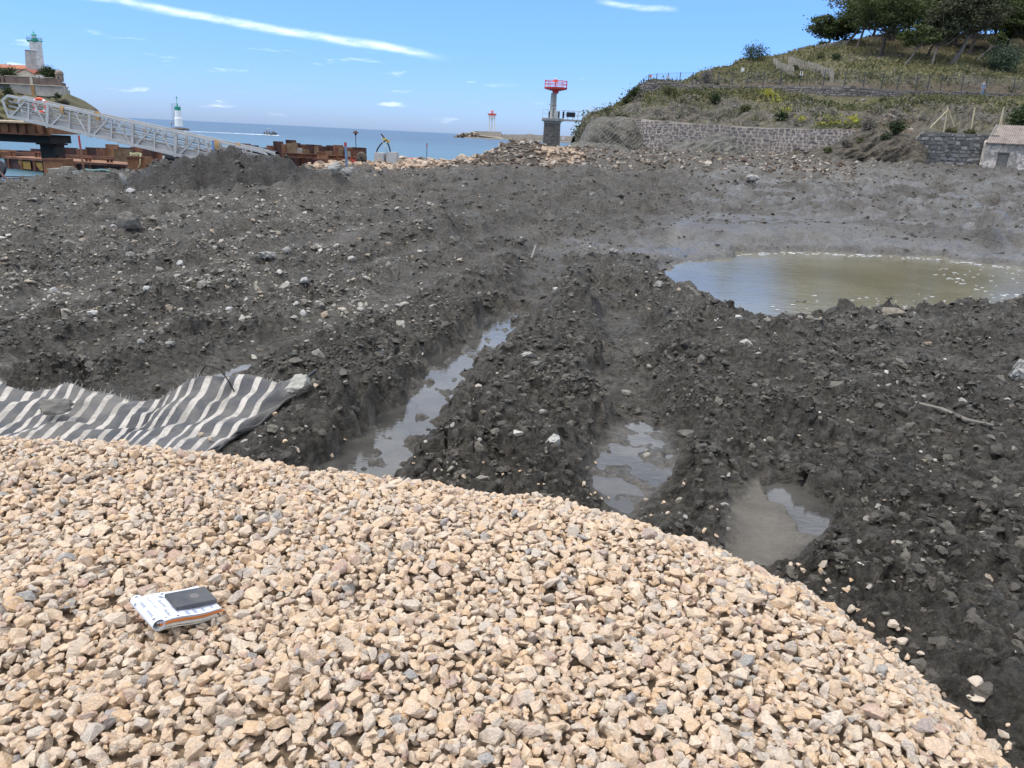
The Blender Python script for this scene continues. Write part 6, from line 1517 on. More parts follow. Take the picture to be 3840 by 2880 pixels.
for f in (.08, .25, .42, .58, .75, .9, .99):
    mb = MB()
    for i in range(len(tops) - 1): mb.bar(bots_[i].lerp(tops[i], f), bots_[i + 1].lerp(tops[i + 1], f), .016, .016)
    mb.build('wire', wire_m, fe)
mb = MB()
for i in range(len(tops) - 1):
    nn = max(2, int((tops[i + 1] - tops[i]).length / .3))
    for k in range(1, nn): mb.bar(bots_[i].lerp(bots_[i + 1], k / nn), tops[i].lerp(tops[i + 1], k / nn), .006, .006, Vector((0, 1, 0)))
o = mb.build('mesh_wire', wire_m, fe); o['kind'] = 'stuff'
def plate(px0, px1, py0, py1, Yq, mat, label, border=None):
    A_, B_ = atd(px0, py1, Yq), atd(px1, py0, Yq); mb = MB(); mb.box(((A_.x + B_.x) / 2, Yq, (A_.z + B_.z) / 2), (B_.x - A_.x, .03, B_.z - A_.z)); o = mb.build('sign', mat); tag(o, label, 'sign')
    if border:
        mb = MB(); mb.box(((A_.x + B_.x) / 2, Yq - .018, B_.z - (B_.z - A_.z) * .3), ((B_.x - A_.x) * .8, .01, (B_.z - A_.z) * .3)); b2 = mb.build('print', border); b2.parent = o
    return o
plate(649.3, 651.8, 74.9, 78.3, 104.3, simple('faded_pink_sign', (0.55, 0.35, 0.33), .7, .2), 'small faded pink sign on the fence corner', red_m)
plate(666.3, 669.3, 75.6, 78.7, 104.2, simple('grey_sign', (0.42, 0.42, 0.44), .7, .2), 'small grey notice on the terrace fence post', oldwhite_m)
plate(741, 744.6, 67.8, 71.8, 108, simple('blank_white_sign', (0.66, 0.64, 0.58), .7, .1), 'white board standing in the tall grass')
sg = plate(799.8, 803.2, 71.5, 75.2, 101.6, white_m, 'white board with yellow patch at the paling fence gap', yellow2_m)
# chestnut paling
pale_m = simple('grey_chestnut_pale', (0.36, 0.31, 0.24), .9, .35, 3, .3, island=0) if False else simple('grey_chestnut_pale', (0.44, 0.39, 0.31), .9, .35, 3, .3)
pale_me = None
def paling(label, base, hgt, step):
    global pale_me
    e = None; pts = [hill_at(px, py, 4.0, 7.4) for px, py in base]
    e = empty('paling_fence', pts[0], label, 'fence')
    if pale_me is None:
        mb = MB(); mb.box((0, 0, .5), (.085, .03, 1.0), taper=.8); o = mb.build('pale', pale_m, None); pale_me = o.data; bpy.data.objects.remove(o)
    L_ = 0; ln = []
    for i in range(len(pts) - 1):
        a, b_ = pts[i], pts[i + 1]; n_ = max(1, int((b_ - a).length / step))
        for k in range(n_):
            p = a.lerp(b_, k / n_); ln.append(p); o = bpy.data.objects.new('pale', pale_me); col.objects.link(o); o.parent = e
            o.location = p - e.location - Vector((0, 0, .1)); o.scale = (1 + .5 * random.random(), 1, hgt * random.uniform(.88, 1.08) + .1); o.rotation_euler = (random.gauss(0, .06), random.gauss(0, .07), random.uniform(-.4, .4))
    for f in (.3, .75):
        mb = MB(); mb.tube([p + Vector((0, -.03, hgt * f)) for p in ln], .02, 4); mb.build('wire', wire_m, e)
paling('left wing of the chestnut paling fence at the path', [(773, 67), (777, 70), (783, 73), (793, 77.5)], 1.15, .125)
paling('long right wing of the chestnut paling fence going downhill', [(788, 65.5), (796, 68.5), (806, 71.5), (816, 74.5), (824, 77.5), (829, 80), (833, 83)], 1.2, .125)
paling('low chestnut paling fence along the skyline under the pines', [(815, 50.5), (823, 49), (832, 47.5), (841, 46), (850, 44)], .75, .14)
# bamboo poles above the dark wall
cane_m = simple('pale_cane', (0.50, 0.42, 0.27), .8, .2, 4, .1)
def canes(label, segs, Yq):
    e = empty('garden_poles', atd(*segs[0][1], Yq), label, 'pole')
    for a, b_ in segs:
        A_, B_ = atd(*a, Yq), atd(*b_, Yq); mb = MB(); mb.tube([B_ - Vector((0, 0, .3)), A_], .055, 7); mb.build('cane', cane_m, e, smooth=True)
canes('pale cane pole with two slanting braces above the dark wall', [((947.9, 106), (943.8, 133)), ((948.2, 109), (958.3, 133.2)), ((946.8, 111), (931, 124))], 71.0)
canes('single pale cane pole in the middle above the dark wall', [((975, 107), (970.6, 134))], 71.0)
canes('pair of pale cane poles rising behind the hut roof', [((1004, 107), (998, 131)), ((1003.8, 107.6), (1000.4, 131))], 72.5)

# ------------------------------------------------------------------ red-topped beacon tower with footbridge
TY = 110.0
TB = atd(551, 149, TY); k = TY / 858
tw = empty('beacon_tower', TB, 'red-topped grey beacon column on a dark stone pedestal', 'lighthouse')
zc = atd(552.5, 121.2, TY).z; xb = TB.x; xt = atd(552.3, 121.2, TY).x; hw0, hw1 = 1.13, 1.02
mb = MB(); cz0 = TB.z - 1.2
mb.add([(xb - hw0, TY, cz0), (xb + hw0, TY, cz0), (xb + hw0, TY + 2 * hw0, cz0), (xb - hw0, TY + 2 * hw0, cz0), (xb - hw1, TY + .12, zc), (xb + hw1, TY + .12, zc), (xb + hw1, TY + 2 * hw0 - .12, zc), (xb - hw1, TY + 2 * hw0 - .12, zc)],
       [(3, 2, 1, 0), (4, 5, 6, 7), (0, 1, 5, 4), (1, 2, 6, 5), (2, 3, 7, 6), (3, 0, 4, 7)]); mb.build('pedestal', simple('dark_joint', (0.13, 0.12, 0.105), .95, .3), tw)
P, S, E, tn = [], [], [], []
z = cz0; rr = random.Random(5); row = 0
while z < zc - .12:
    h = .19; f = (z + h / 2 - cz0) / (zc - cz0); hw_ = hw0 + (hw1 - hw0) * f
    for side in range(3):
        s = -hw_ - (.1 if row % 2 else .25)
        while s < hw_:
            l = rr.uniform(.3, .5); a_ = max(s, -hw_); b_ = min(s + l, hw_)
            if b_ - a_ > .1:
                m_ = (a_ + b_) / 2
                if side == 0: P.append((xb + m_, TY + .12 * f, z + h / 2)); E.append((0, 0, 0))
                elif side == 1: P.append((xb - hw_, TY + hw0 + m_, z + h / 2)); E.append((0, 0, R(90)))
                else: P.append((xb + hw_, TY + hw0 + m_, z + h / 2)); E.append((0, 0, R(90)))
                S.append(((b_ - a_) / 2 - .012, .06, h / 2 - .012)); tn.append(rr.random())
            s += l
    z += h; row += 1
st = scatter_mesh('block', BVAR, np.array(P), np.array(S), np.array(E), tn, tonemat('tower_stone', [(0, (0.15, 0.14, 0.125)), (.5, (0.20, 0.185, 0.165)), (.8, (0.11, 0.105, 0.095)), (1, (0.25, 0.23, 0.205))], .95, 0), tw); st['kind'] = 'stuff'
cx_, cy_ = xb + .0, TY + hw0
zp0, zp1 = atd(552, 121.0, TY).z, atd(552, 118.2, TY).z
mb = MB(); mb.box((cx_, cy_, zp0 - .13), (2.3, 2.3, .3)); mb.box((cx_, cy_, (zp0 + zp1) / 2), (2.85, 2.85, zp1 - zp0)); mb.build('cornice', simple('weathered_concrete', (0.33, 0.325, 0.30), .9, .3, 2), tw, bevel=.04)
zs1 = atd(552, 92.6, TY).z; zs0 = atd(552, 104, TY).z
mb = MB(); mb.lathe((cx_, cy_, 0), [(.46, zp1), (.42, zs0)], 24); mb.build('column_base', simple('worn_white_column', (0.52, 0.51, 0.48), .8, .3, 2), tw, smooth=True)
mb = MB(); mb.lathe((cx_, cy_, 0), [(.41, zs0), (.385, zs1)], 24); mb.build('column', simple('grey_column', (0.30, 0.30, 0.295), .7, .2, 2), tw, smooth=True)
mb = MB(); mb.bar((cx_ - .62, cy_ - .5, zs0 - .05), (cx_ + .5, cy_ - .5, zs0 - .1), .05); mb.bar((cx_ - .35, cy_ - .48, zs0 - .1), (cx_ - .35, cy_ - .48, zs0 - .9), .05); mb.bar((cx_ - .35, cy_ - .48, zs0 - .35), (cx_ + .2, cy_ - .5, zs0 - .1), .04); mb.build('bracket', black_m, tw)
mb = MB(); mb.box((cx_ + .05, cy_ - .47, zp1 + .75), (.2, .1, 1.0)); mb.build('door', black_m, tw)
zd0, zd1 = atd(554, 89.6, TY).z, atd(554, 86.9, TY).z
mb = MB(); mb.lathe((cx_ + .2, cy_, 0), [(.40, zs1 - .03), (.42, zs1 + .25), (.55, zd0 - .1), (1.5, zd0 + .12), (1.55, zd1), (0.05, zd1 + .01)], 20); mb.build('gallery', red_m, tw)
zr = zd1 + (atd(554, 80.4, TY).z - zd1); nP = 10
for j in range(nP):
    a = 2 * math.pi * j / nP + .2; q = Vector((cx_ + .2 + 1.5 * math.cos(a), cy_ + 1.5 * math.sin(a), zd1)); mb = MB(); mb.bar(q, q + Vector((0, 0, zr - zd1)), .06); mb.build('railing_post', red_m, tw)
for f in (.5, 1.0):
    mb = MB(); mb.tube([(cx_ + .2 + 1.5 * math.cos(a), cy_ + 1.5 * math.sin(a), zd1 + (zr - zd1) * f) for a in np.linspace(0, 2 * math.pi, nP * 2 + 1)], .04, 6, cap=False); mb.build('railing', red_m, tw)
zl = atd(553, 76.6, TY).z
mb = MB(); mb.lathe((cx_ + .12, cy_, 0), [(.06, zd1), (.06, zr - .1), (.5, zr - .12), (.42, zr - .02), (.2, zr + .12), (.2, zr + .2)], 14); mb.build('lamp_stand', red_m, tw)
mb = MB(); mb.lathe((cx_ + .12, cy_, 0), [(.11, zr + .2), (.11, zl - .18), (.06, zl - .14), (.06, zl)], 12); mb.build('lantern', white_m, tw, smooth=True)
mb = MB(); mb.lathe((cx_ - 1.1, cy_ - .6, 0), [(.1, zd1), (.1, zd1 + .35), (.05, zd1 + .42)], 10); mb.build('sensor', white_m, tw)
# footbridge
e = empty('footbridge', (xb + 3, TY + 1, zp1), 'light steel footbridge from the beacon tower to the crag', 'footbridge')
x0, x1 = xb + 1.3, atd(589.5, 120, TY + 1).x; mb = MB(); mb.box(((x0 + x1) / 2, TY + 1.0, zp1 - .12), (x1 - x0, .9, .14)); mb.build('deck', conc_m, e)
mb = MB(); mb.box(((x0 + x1) / 2, TY + .6, zp1 - .23), (x1 - x0, .1, .1)); mb.box(((x0 + x1) / 2, TY + 1.4, zp1 - .23), (x1 - x0, .1, .1)); mb.build('girder', alu_m, e)
mb = MB(); mb.box((x1 - .55, TY + 1.0, zp1 - .6), (.35, .7, .85)); mb.build('abutment', simple('dark_abutment', (0.09, 0.085, 0.08), .9, .3), e)
xs = np.arange(xb - 1.35, x1, .68)
for yy in (TY + .55, TY + 1.45):
    for x in xs:
        if yy > TY + 1 and x < xb + 1.3: continue
        mb = MB(); mb.bar((x, yy if x > xb + 1.3 else TY - .25, zp1 - .05), (x, yy if x > xb + 1.3 else TY - .25, zp1 + 1.05), .04); mb.build('railing_post', alu_m, e)
    for f in (.55, 1.05):
        mb = MB(); mb.bar((x0, yy, zp1 + f), (x1, yy, zp1 + f), .035); mb.build('handrail', alu_m, e)
for f in (.55, 1.05):
    mb = MB(); mb.bar((xb - 1.36, TY - .25, zp1 + f), (x0, TY - .25, zp1 + f), .035); mb.bar((xb - 1.36, TY - .25, zp1 + f), (xb - 1.36, TY + 2, zp1 + f), .035); mb.build('handrail', alu_m, e)
panel_m = simple('dark_solar_glass', (0.012, 0.014, 0.022), .2, .2, bump=0)
def solar(px0, px1, py0, py1, Yq, label):
    A_, B_ = atd(px0, py1, Yq), atd(px1, py0, Yq); e2 = empty('solar_panel', ((A_.x + B_.x) / 2, Yq, A_.z), label, 'solar panel')
    mb = MB(); mb.box(((A_.x + B_.x) / 2, Yq, (A_.z + B_.z) / 2), (B_.x - A_.x, .05, B_.z - A_.z)); mb.build('glass', panel_m, e2)
    mb = MB(); w_, h_ = B_.x - A_.x, B_.z - A_.z; c = Vector(((A_.x + B_.x) / 2, Yq - .03, (A_.z + B_.z) / 2))
    for s_ in (-1, 1): mb.box(c + Vector((s_ * w_ / 2, 0, 0)), (.03, .05, h_ + .03)); mb.box(c + Vector((0, -.004, s_ * h_ / 2)), (w_, .05, .03))
    mb.build('frame', alu_m, e2)
solar(566.2, 575.4, 112.5, 117.0, TY + .45, 'wide dark solar panel on the footbridge railing')
solar(548.4, 550.2, 111.2, 117.8, TY - .35, 'narrow dark panel leftmost on the tower platform')
solar(557.8, 559.9, 111.4, 118.2, TY - .35, 'narrow dark panel right of the column on the platform')
solar(562.2, 564.5, 111.6, 118.4, TY + .4, 'narrow dark panel at the start of the footbridge')
mb = MB(); c = atd(556, 114.5, TY - .2); mb.box(c, (.55, .25, .85)); tag(mb.build('control_cabinet', alu_m), 'grey cabinet between the dark panels on the platform', 'cabinet')
e = empty('hooped_ladder', atd(589, 121, TY + .6), 'white hooped safety ladder at the end of the footbridge', 'ladder'); xl_ = atd(588.6, 118, TY + .6).x
for s_ in (-.28, .28):
    mb = MB(); z0 = zp1 - .3; zt_ = atd(589, 107, TY + .6).z; mb.tube([(xl_ + s_, TY + .6, z0), (xl_ + s_, TY + .6, zt_ - .4), (xl_ + s_ * .9 + .1, TY + .6, zt_ - .08), (xl_ + .15, TY + .6, zt_)], .035, 6); mb.build('rail', white_m, e)
for j in range(7):
    mb = MB(); z = zp1 + .1 + j * .25; mb.bar((xl_ - .28, TY + .6, z), (xl_ + .28, TY + .6, z), .03); mb.build('rung', white_m, e)
for j in range(3):
    mb = MB(); z = zp1 + .55 + j * .4; mb.tube([(xl_ + .3 * math.cos(a), TY + .6 - .55 * math.sin(a), z) for a in np.linspace(0, math.pi, 9)], .02, 5); mb.build('hoop', white_m, e)

# ------------------------------------------------------------------ green-topped sea beacon
SY = 315.0; kb = SY / 858
def sp(px, py): return atd(px, py, SY)
b0 = sp(179, 125.8)
e = empty('sea_beacon', b0, 'white sea beacon with a green top standing on a low rock', 'beacon')
c = sp(179, 126.2); zz_ = lambda py: sp(178, py).z
mb = MB(); mb.lathe((c.x, SY, 0), [(1.55, zz_(126.3)), (1.4, zz_(118.2)), (1.18, zz_(117.6))], 20); mb.build('base_stage', white_m, e, smooth=True)
mb = MB(); mb.lathe((c.x, SY, 0), [(1.17, zz_(117.7)), (1.08, zz_(110.2))], 20); mb.build('shaft', white_m, e, smooth=True)
mb = MB(); mb.lathe((c.x, SY, 0), [(1.1, zz_(110.3)), (1.1, zz_(106.7))], 20); mb.build('green_drum', green_m, e, smooth=True)
mb = MB(); mb.lathe((c.x - .1, SY, 0), [(.28, zz_(106.8)), (.22, zz_(103.4)), (.08, zz_(103)), (.08, zz_(98.6)), (.42, zz_(98.4)), (.05, zz_(96.2))], 10); mb.build('topmark', green_m, e)
mb = MB(); xl_ = sp(172, 110).x
for s_ in (0, .5, 1.0, 1.5):
    mb.bar((xl_ + s_, SY - .3, zz_(124.5)), (xl_ + s_, SY - .3, zz_(103.2)), .07)
for q in range(9): z = zz_(124) + q * .85; mb.bar((xl_, SY - .3, z), (xl_ + 1.5, SY - .3, z), .05)
mb.build('access_ladder', simple('grey_ladder', (0.22, 0.24, 0.27), .6, .2), e)
mb = MB(); mb.bar((c.x + .3, SY - .2, zz_(106.8)), (c.x + .3, SY - .2, zz_(103.8)), .05); mb.bar((c.x + 1.05, SY - .2, zz_(106.8)), (c.x + 1.05, SY - .2, zz_(103.8)), .05); mb.bar((c.x - 1.05, SY - .2, zz_(103.8)), (c.x + 1.05, SY - .2, zz_(103.8)), .05); mb.build('railing', alu_m, e)
c2 = sp(179, 128.0); mb = MB(); mb.lathe((c2.x + .2, SY, 0), [(3.6, -1), (3.6, .3), (3.2, .75), (1.0, .95)], 14); q = mb.build('beacon_rock', simple('dark_sea_rock', (0.14, 0.125, 0.115), .9, .5, .5, .6, 3)); tag(q, 'flat brown rock slab carrying the sea beacon', 'rock')
person('person', sp(173.3, 126.0) + Vector((0, -1.2, 0)), 1.7, {}, simple('pink_top', (0.45, 0.26, 0.22), .8, .2), darkcl_m, brownhair_m, 'tiny person standing on the rock beside the sea beacon', face=R(150))

# ------------------------------------------------------------------ inflatable boat
BY_ = 290.0
bo = atd(270.5, 134.0, BY_); bo.z = 0
boat = empty('inflatable_boat', bo, 'black inflatable motor boat with riders crossing the bay', 'boat')
mb = MB(); hull = [bo + Vector(v) for v in ((-2.1, -.75, .35), (0, -.8, .36), (1.3, -.65, .42), (2.1, -.2, .6), (2.25, 0, .66), (2.1, .2, .6), (1.3, .65, .42), (0, .8, .36), (-2.1, .75, .35))]
mb.tube(hull, [.2, .26, .26, .24, .22, .24, .26, .26, .2], 9); mb.build('tube', blackp_m, boat, smooth=True)
mb = MB(); mb.box(bo + Vector((-.1, 0, .18)), (4.0, 1.4, .3)); mb.build('hull', simple('grey_hull', (0.16, 0.16, 0.17), .5, .2), boat)
mb = MB(); mb.box(bo + Vector((-2.2, 0, .55)), (.4, .45, .9), taper=.75); mb.build('outboard', blackp_m, boat)
mb = MB(); mb.box(bo + Vector((-.9, 0, .75)), (.5, .6, .7), taper=.8); mb.build('console', simple('console_grey', (0.3, 0.3, 0.3), .6, .2), boat)
mb = MB()
for sx_ in (-1.5, -.5):
    for sy_ in (-.5, .5): mb.bar(bo + Vector((sx_, sy_, .4)), bo + Vector((sx_ + .1, sy_, 2.15)), .05)
mb.build('arch', alu_m, boat); mb = MB(); mb.box(bo + Vector((-.55, 0, 2.2)), (1.9, 1.2, .07)); mb.build('canopy', white_m, boat)
sit = {'kl': (-.07, .20, .50), 'kr': (.07, .20, .50), 'al': (-.07, .22, .28), 'ar': (.07, .22, .28), 'tl': (-.07, .30, .26), 'tr': (.07, .30, .26), 'wl': (-.10, .14, .56), 'wr': (.10, .14, .56), 'fl': (-.08, .18, .55), 'fr': (.08, .18, .55)}
person('person', bo + Vector((-1.35, .1, .15)), 1.75, {'wl': (-.1, .16, .62), 'wr': (.1, .16, .62), 'fl': (-.09, .2, .62), 'fr': (.09, .2, .62)}, orange_m, darkcl_m, brownhair_m, 'helmsman in an orange jacket at the stern of the inflatable boat', R(-90))
for k, (dx_, dy_, lb) in enumerate(((-.2, -.3, 'rider in dark clothes right behind the boat console'), (.5, .3, 'rider in dark clothes in the middle of the boat'), (1.15, -.3, 'rider in dark clothes nearest the bow of the boat'), (1.5, .25, 'rider in black hood bent forward at the bow'))):
    person('person', bo + Vector((dx_, dy_, -.12)), 1.72, sit, darkcl_m, darkcl_m, darkcl_m if k != 1 else brownhair_m, lb, R(-90))
mb = MB(); rr = random.Random(8)
for i in range(150):
    u = rr.random() ** 1.1; x = bo.x - 2.2 - u * 29 + 1.5 * rr.random(); y = bo.y + rr.gauss(0, .3 + u * .9) + u * 1.0; r_ = (.36 - .2 * u) * rr.uniform(.4, 1.2)
    mb.box((x, y, .03 + .08 * rr.random() * (1 - u)), (r_ * 3.2, r_ * 1.6, .06 + .12 * (1 - u) * rr.random()), taper=.5)
for i in range(40):
    mb.box((bo.x + rr.uniform(-2, 3.2), bo.y - .9 - .5 * rr.random(), .08), (.6, .4, .12 + .2 * rr.random()), taper=.5)
tag(mb.build('wake', simple('wake_foam', (0.75, 0.78, 0.80), .6, .05, bump=0)), kind='stuff')

# ------------------------------------------------------------------ breakwater with the red harbour light
JY = 800.0
def jp(px, py, Yq=JY): return atd(px, py, Yq)
jt = empty('breakwater', jp(520, 138), 'long pale concrete breakwater closing the bay', 'breakwater')
xa = lambda px: jp(px, 137).x
def jbox(nm, p0, p1, ptop0, ptop1, y0, y1, mat, zb_=-2):
    A_, B_ = jp(p0, ptop0, y0), jp(p1, ptop1, y0); mb = MB()
    mb.add([(A_.x, y0, zb_), (B_.x, y0, zb_), (B_.x, y1, zb_), (A_.x, y1, zb_), (A_.x, y0, A_.z), (B_.x, y0, B_.z), (B_.x, y1, B_.z), (A_.x, y1, A_.z)], [(3, 2, 1, 0), (4, 5, 6, 7), (0, 1, 5, 4), (1, 2, 6, 5), (2, 3, 7, 6), (3, 0, 4, 7)]); mb.build(nm, mat, jt)
jbox('quay', 464, 640, 137.0, 145.0, 770, 800, simple('pale_quay', (0.52, 0.45, 0.36), .9, .2, .05, 0))
jbox('wall', 474, 501.3, 131.0, 131.9, 801, 812, concd_m); jbox('wall', 501.3, 526.8, 134.3, 134.6, 801.5, 810, concd_m); jbox('wall', 526.8, 534, 133.9, 134.2, 801, 810, concd_m); jbox('wall', 534, 580, 134.9, 136.6, 801.5, 810, concd_m); jbox('wall', 580, 640, 136.8, 139.8, 801.2, 810, concd_m)
jbox('tide_line', 462, 640, 138.0, 146.2, 768.5, 770.2, simple('wet_dark_band', (0.05, 0.05, 0.05), .8, .3, .05, 0))
mb = MB(); A_, B_ = jp(476, 134, 799), jp(503, 137.6, 799); mb.add([A_, B_, B_ - Vector((0, 0, 1.2)), A_ - Vector((0, 0, 1.2)), A_ + Vector((0, 2, 0)), B_ + Vector((0, 2, 0)), B_ + Vector((0, 2, -1.2)), A_ + Vector((0, 2, -1.2))], [(0, 1, 2, 3), (4, 5, 6, 7), (0, 1, 5, 4), (3, 2, 6, 7), (0, 3, 7, 4), (1, 2, 6, 5)]); mb.build('ramp', simple('pale_quay', (0.52, 0.45, 0.36)), jt)
P = []; rr = random.Random(3)
for i in range(260):
    u = rr.random(); px = 453 + 26 * u; top = np.interp(px, [453, 458, 464, 470, 479], [138.2, 135.2, 133.6, 132.8, 132.2]); py = top + (138.4 - top) * rr.random(); P.append(tuple(jp(px, py, 785 + 20 * rr.random())))
P = np.array(P); q = scatter_mesh('armour_rocks', SV, P, rng.uniform(.8, 2.2, (len(P), 1)) * np.ones((1, 3)), rng.uniform(-1, 1, (len(P), 3)), rng.random(len(P)), rub_m, jt); q['kind'] = 'stuff'
lh = empty('harbour_light', jp(491.3, 131.6), 'slender white-legged harbour light with a red lantern on the breakwater', 'lighthouse')
lx = jp(491.3, 131).x; lz = lambda py: jp(491, py).z; LW = 2.7
for sx_, sy_ in ((-1, -1), (1, -1), (1, 1), (-1, 1), (0, 0)):
    mb = MB(); mb.tube([(lx + sx_ * LW * 1.05, 806 + sy_ * LW, lz(131.8)), (lx + sx_ * LW * .92, 806 + sy_ * LW * .92, lz(117.8))], .42 if sx_ else .6, 8); mb.build('leg', oldwhite_m, lh)
mb = MB(); mb.box((lx, 806, (lz(118) + lz(114.8)) / 2), (6.4, 6.4, lz(114.8) - lz(118))); mb.build('cabin', oldwhite_m, lh)
mb = MB(); mb.box((lx, 806, lz(114.4)), (8.0, 8.0, .8)); mb.build('gallery', red_m, lh)
mb = MB()
for sx_ in (-1, 1):
    mb.box((lx + sx_ * 3.9, 806, lz(113.7)), (.25, 8, 1.1)); mb.box((lx, 806 + sx_ * 3.9, lz(113.7)), (8, .25, .35))
mb.build('railing', red_m, lh)
mb = MB(); mb.lathe((lx, 806, 0), [(1.35, lz(114.3)), (1.35, lz(112.6))], 12); mb.build('drum', red_m, lh); mb = MB(); mb.lathe((lx, 806, 0), [(1.1, lz(112.6)), (1.1, lz(111.2))], 12); mb.build('lantern_glass', simple('pale_glass', (0.5, 0.55, 0.58), .2, .1, bump=0), lh)
mb = MB(); mb.lathe((lx, 806, 0), [(1.5, lz(111.3)), (1.2, lz(110.8)), (.3, lz(110.2)), (.12, lz(109.4))], 12); mb.build('lantern_roof', red_m, lh)
sg = empty('anchor_sign', jp(563.1, 138.2, 769), 'white board with an anchor on the breakwater wall', 'sign')
A_, B_ = jp(561.9, 139.6, 768.2), jp(564.4, 136.9, 768.2); c = (A_ + B_) / 2; w_ = (B_.x - A_.x); mb = MB(); mb.box(c, (w_, .2, B_.z - A_.z)); mb.build('board', white_m, sg)
mb = MB(); f_ = c + Vector((0, -.15, 0)); s_ = w_ * .32; mb.bar(f_ + Vector((0, 0, -s_)), f_ + Vector((0, 0, s_ * .8)), .16); mb.bar(f_ + Vector((-s_ * .5, 0, s_ * .45)), f_ + Vector((s_ * .5, 0, s_ * .45)), .14)
mb.tube([f_ + Vector((s_ * math.cos(a), 0, -s_ * .1 + s_ * .9 * math.sin(a))) for a in np.linspace(math.pi, 2 * math.pi, 9)], .09, 6); mb.tube([f_ + Vector((.2 * math.cos(a) , 0, s_ * .95 + .2 * math.sin(a))) for a in np.linspace(0, 6.283, 9)], .06, 5); mb.build('anchor', simple('dark_red_print', (0.35, 0.05, 0.06), .6, .1), sg)

# ------------------------------------------------------------------ headland with fort and lighthouse
FY = 350.0
HCf = [(-160, 84), (-60, 87), (0, 89), (11, 92), (30, 94.5), (50, 96.5), (64, 98.5), (66.5, 94), (69, 93.5), (72, 95), (78, 97.5), (84.4, 100.3), (92, 105), (97, 108.5), (99.5, 111.5), (101.5, 118), (103, 123)]
pxs = np.linspace(-160, 103, 150); tops_ = np.interp(pxs, [p[0] for p in HCf], [p[1] for p in HCf])
G = np.zeros((40, 150, 3))
for j, (a, t_) in enumerate(zip(pxs, tops_)):
    B_ = atd(a, 124, 322); B_.z = -3; T_ = atd(a, t_, FY - 2 + max(0, a - 64) * .6); K_ = Vector((T_.x * (T_.y + 60) / T_.y, T_.y + 60, T_.z + (.5 if a < 66 else -12)))
    for i in range(40):
        v = i / 39
        G[i, j] = B_.lerp(T_, v / .75) if v < .75 else T_.lerp(K_, (v - .75) / .25)
gx_, gy_, gz_ = G[..., 0], G[..., 1], G[..., 2]; nz = fbm(gx_ * .09 + gz_ * .1, gy_ * .05 + gz_ * .16, 601, 5, .6); vv_ = np.linspace(0, 1, 40)[:, None]; w_ = np.where(vv_ < .74, 1, .15)
G[..., 1] -= nz * 5 * w_; G[..., 2] += nz * 1.6 * w_ * np.sin(np.clip(vv_ / .75, 0, 1) * math.pi)
gi = np.arange(40 * 150).reshape(40, 150)
gr = np.clip(.12 + .5 * sstep(-gx_, 150, 200) + .6 * fbm(gx_ * .06, gz_ * .1, 611, 3), 0, 1)
hd = mesh_np('headland', G.reshape(-1, 3), np.stack([gi[:-1, :-1], gi[:-1, 1:], gi[1:, 1:], gi[1:, :-1]], -1).reshape(-1, 4), bpy.data.materials['hillside'], None, {'grass': gr.ravel(), 'earth': np.zeros(6000), 'pine_ground': np.zeros(6000)}, smooth=True); tag(hd, kind='structure')
fort = empty('fort', atd(30, 98, FY), 'old brown and cream walled fort on the headland', 'fort')
creamwall_m = simple('cream_rampart', (0.40, 0.365, 0.31), .95, .35, .25, .4, 1.5); brownwall_m = simple('brown_parapet', (0.19, 0.135, 0.11), .95, .45, .3, .4, 2); sand_m = simple('sandy_coping', (0.50, 0.43, 0.32), .95, .2, .5, .2)
def plan(pl, z0, z1, nm, mat, par, off=0.0):
    mb = MB(); mb.prism([Vector((x, y, z0)) for x, y in pl], (0, 0, z1 - z0)); return mb.build(nm, mat, par)
fx = lambda px, Yq=FY, py=88: atd(px, py, Yq).x
zA, zB, zC = atd(30, 101, FY).z, atd(30, 85.2, FY).z, atd(30, 77.8, FY).z
plA = [(fx(11.5), FY - 1), (fx(64.3), FY - 1), (fx(67.8, 362), 362), (fx(67, 395), 395), (fx(11.5, 395), 395)]
plan(plA, zA, zB, 'rampart', creamwall_m, fort)
plan([(fx(-80), FY + 2), (fx(11.4), FY + 2), (fx(11.4), 395), (fx(-80), 395)], zA, zB - .1, 'rampart', creamwall_m, fort)
plan([(fx(-80), FY - 1.4), (fx(64.6), FY - 1.4), (fx(68.1, 362), 362), (fx(68.1, 362), 363), (fx(-80), 363)], zB, zB + .35, 'cornice', sand_m, fort)
for a, b_, tz in ((-80, 2.0, .1), (3.2, 6, .1), (7.5, 32, .25), (34.8, 62, 0)):
    plan([(fx(a), FY - .8), (fx(b_), FY - .8), (fx(b_), FY + .6), (fx(a), FY + .6)], zB + .36, zC + tz, 'parapet', brownwall_m, fort)
plan([(fx(32), FY - .9), (fx(34.8), FY - .9), (fx(34.8), FY + .7), (fx(32), FY + .7)], zB + .36, zC + .2, 'pier', sand_m, fort)
plan([(fx(62), FY - .8), (fx(64), FY - .8), (fx(66.4, 361), 361), (fx(65.4, 361.5), 361.5), (fx(62), FY + .8)], zB + .36, zC - 1.2, 'parapet', brownwall_m, fort)
plan([(fx(7.5), FY - .9), (fx(56), FY - .9), (fx(56), FY + .8), (fx(7.5), FY + .8)], zC + .26, zC + .5, 'coping', sand_m, fort)
bx_, by_ = fx(59.4, FY + 1, 75), FY + 1.0; zq = lambda py: atd(59, py, FY).z
mb = MB(); mb.lathe((bx_, by_, 0), [(1.4, zC - .9), (1.5, zC + .1), (1.5, zq(74.3)), (1.72, zq(74.2)), (1.66, zq(73.6)), (1.5, zq(72)), (1.0, zq(70.6)), (.35, zq(70)), (.12, zq(69.7)), (.12, zq(68.8))], 14); mb.build('sentry_turret', simple('turret_stone', (0.28, 0.215, 0.165), .95, .35, .6, .3), fort)
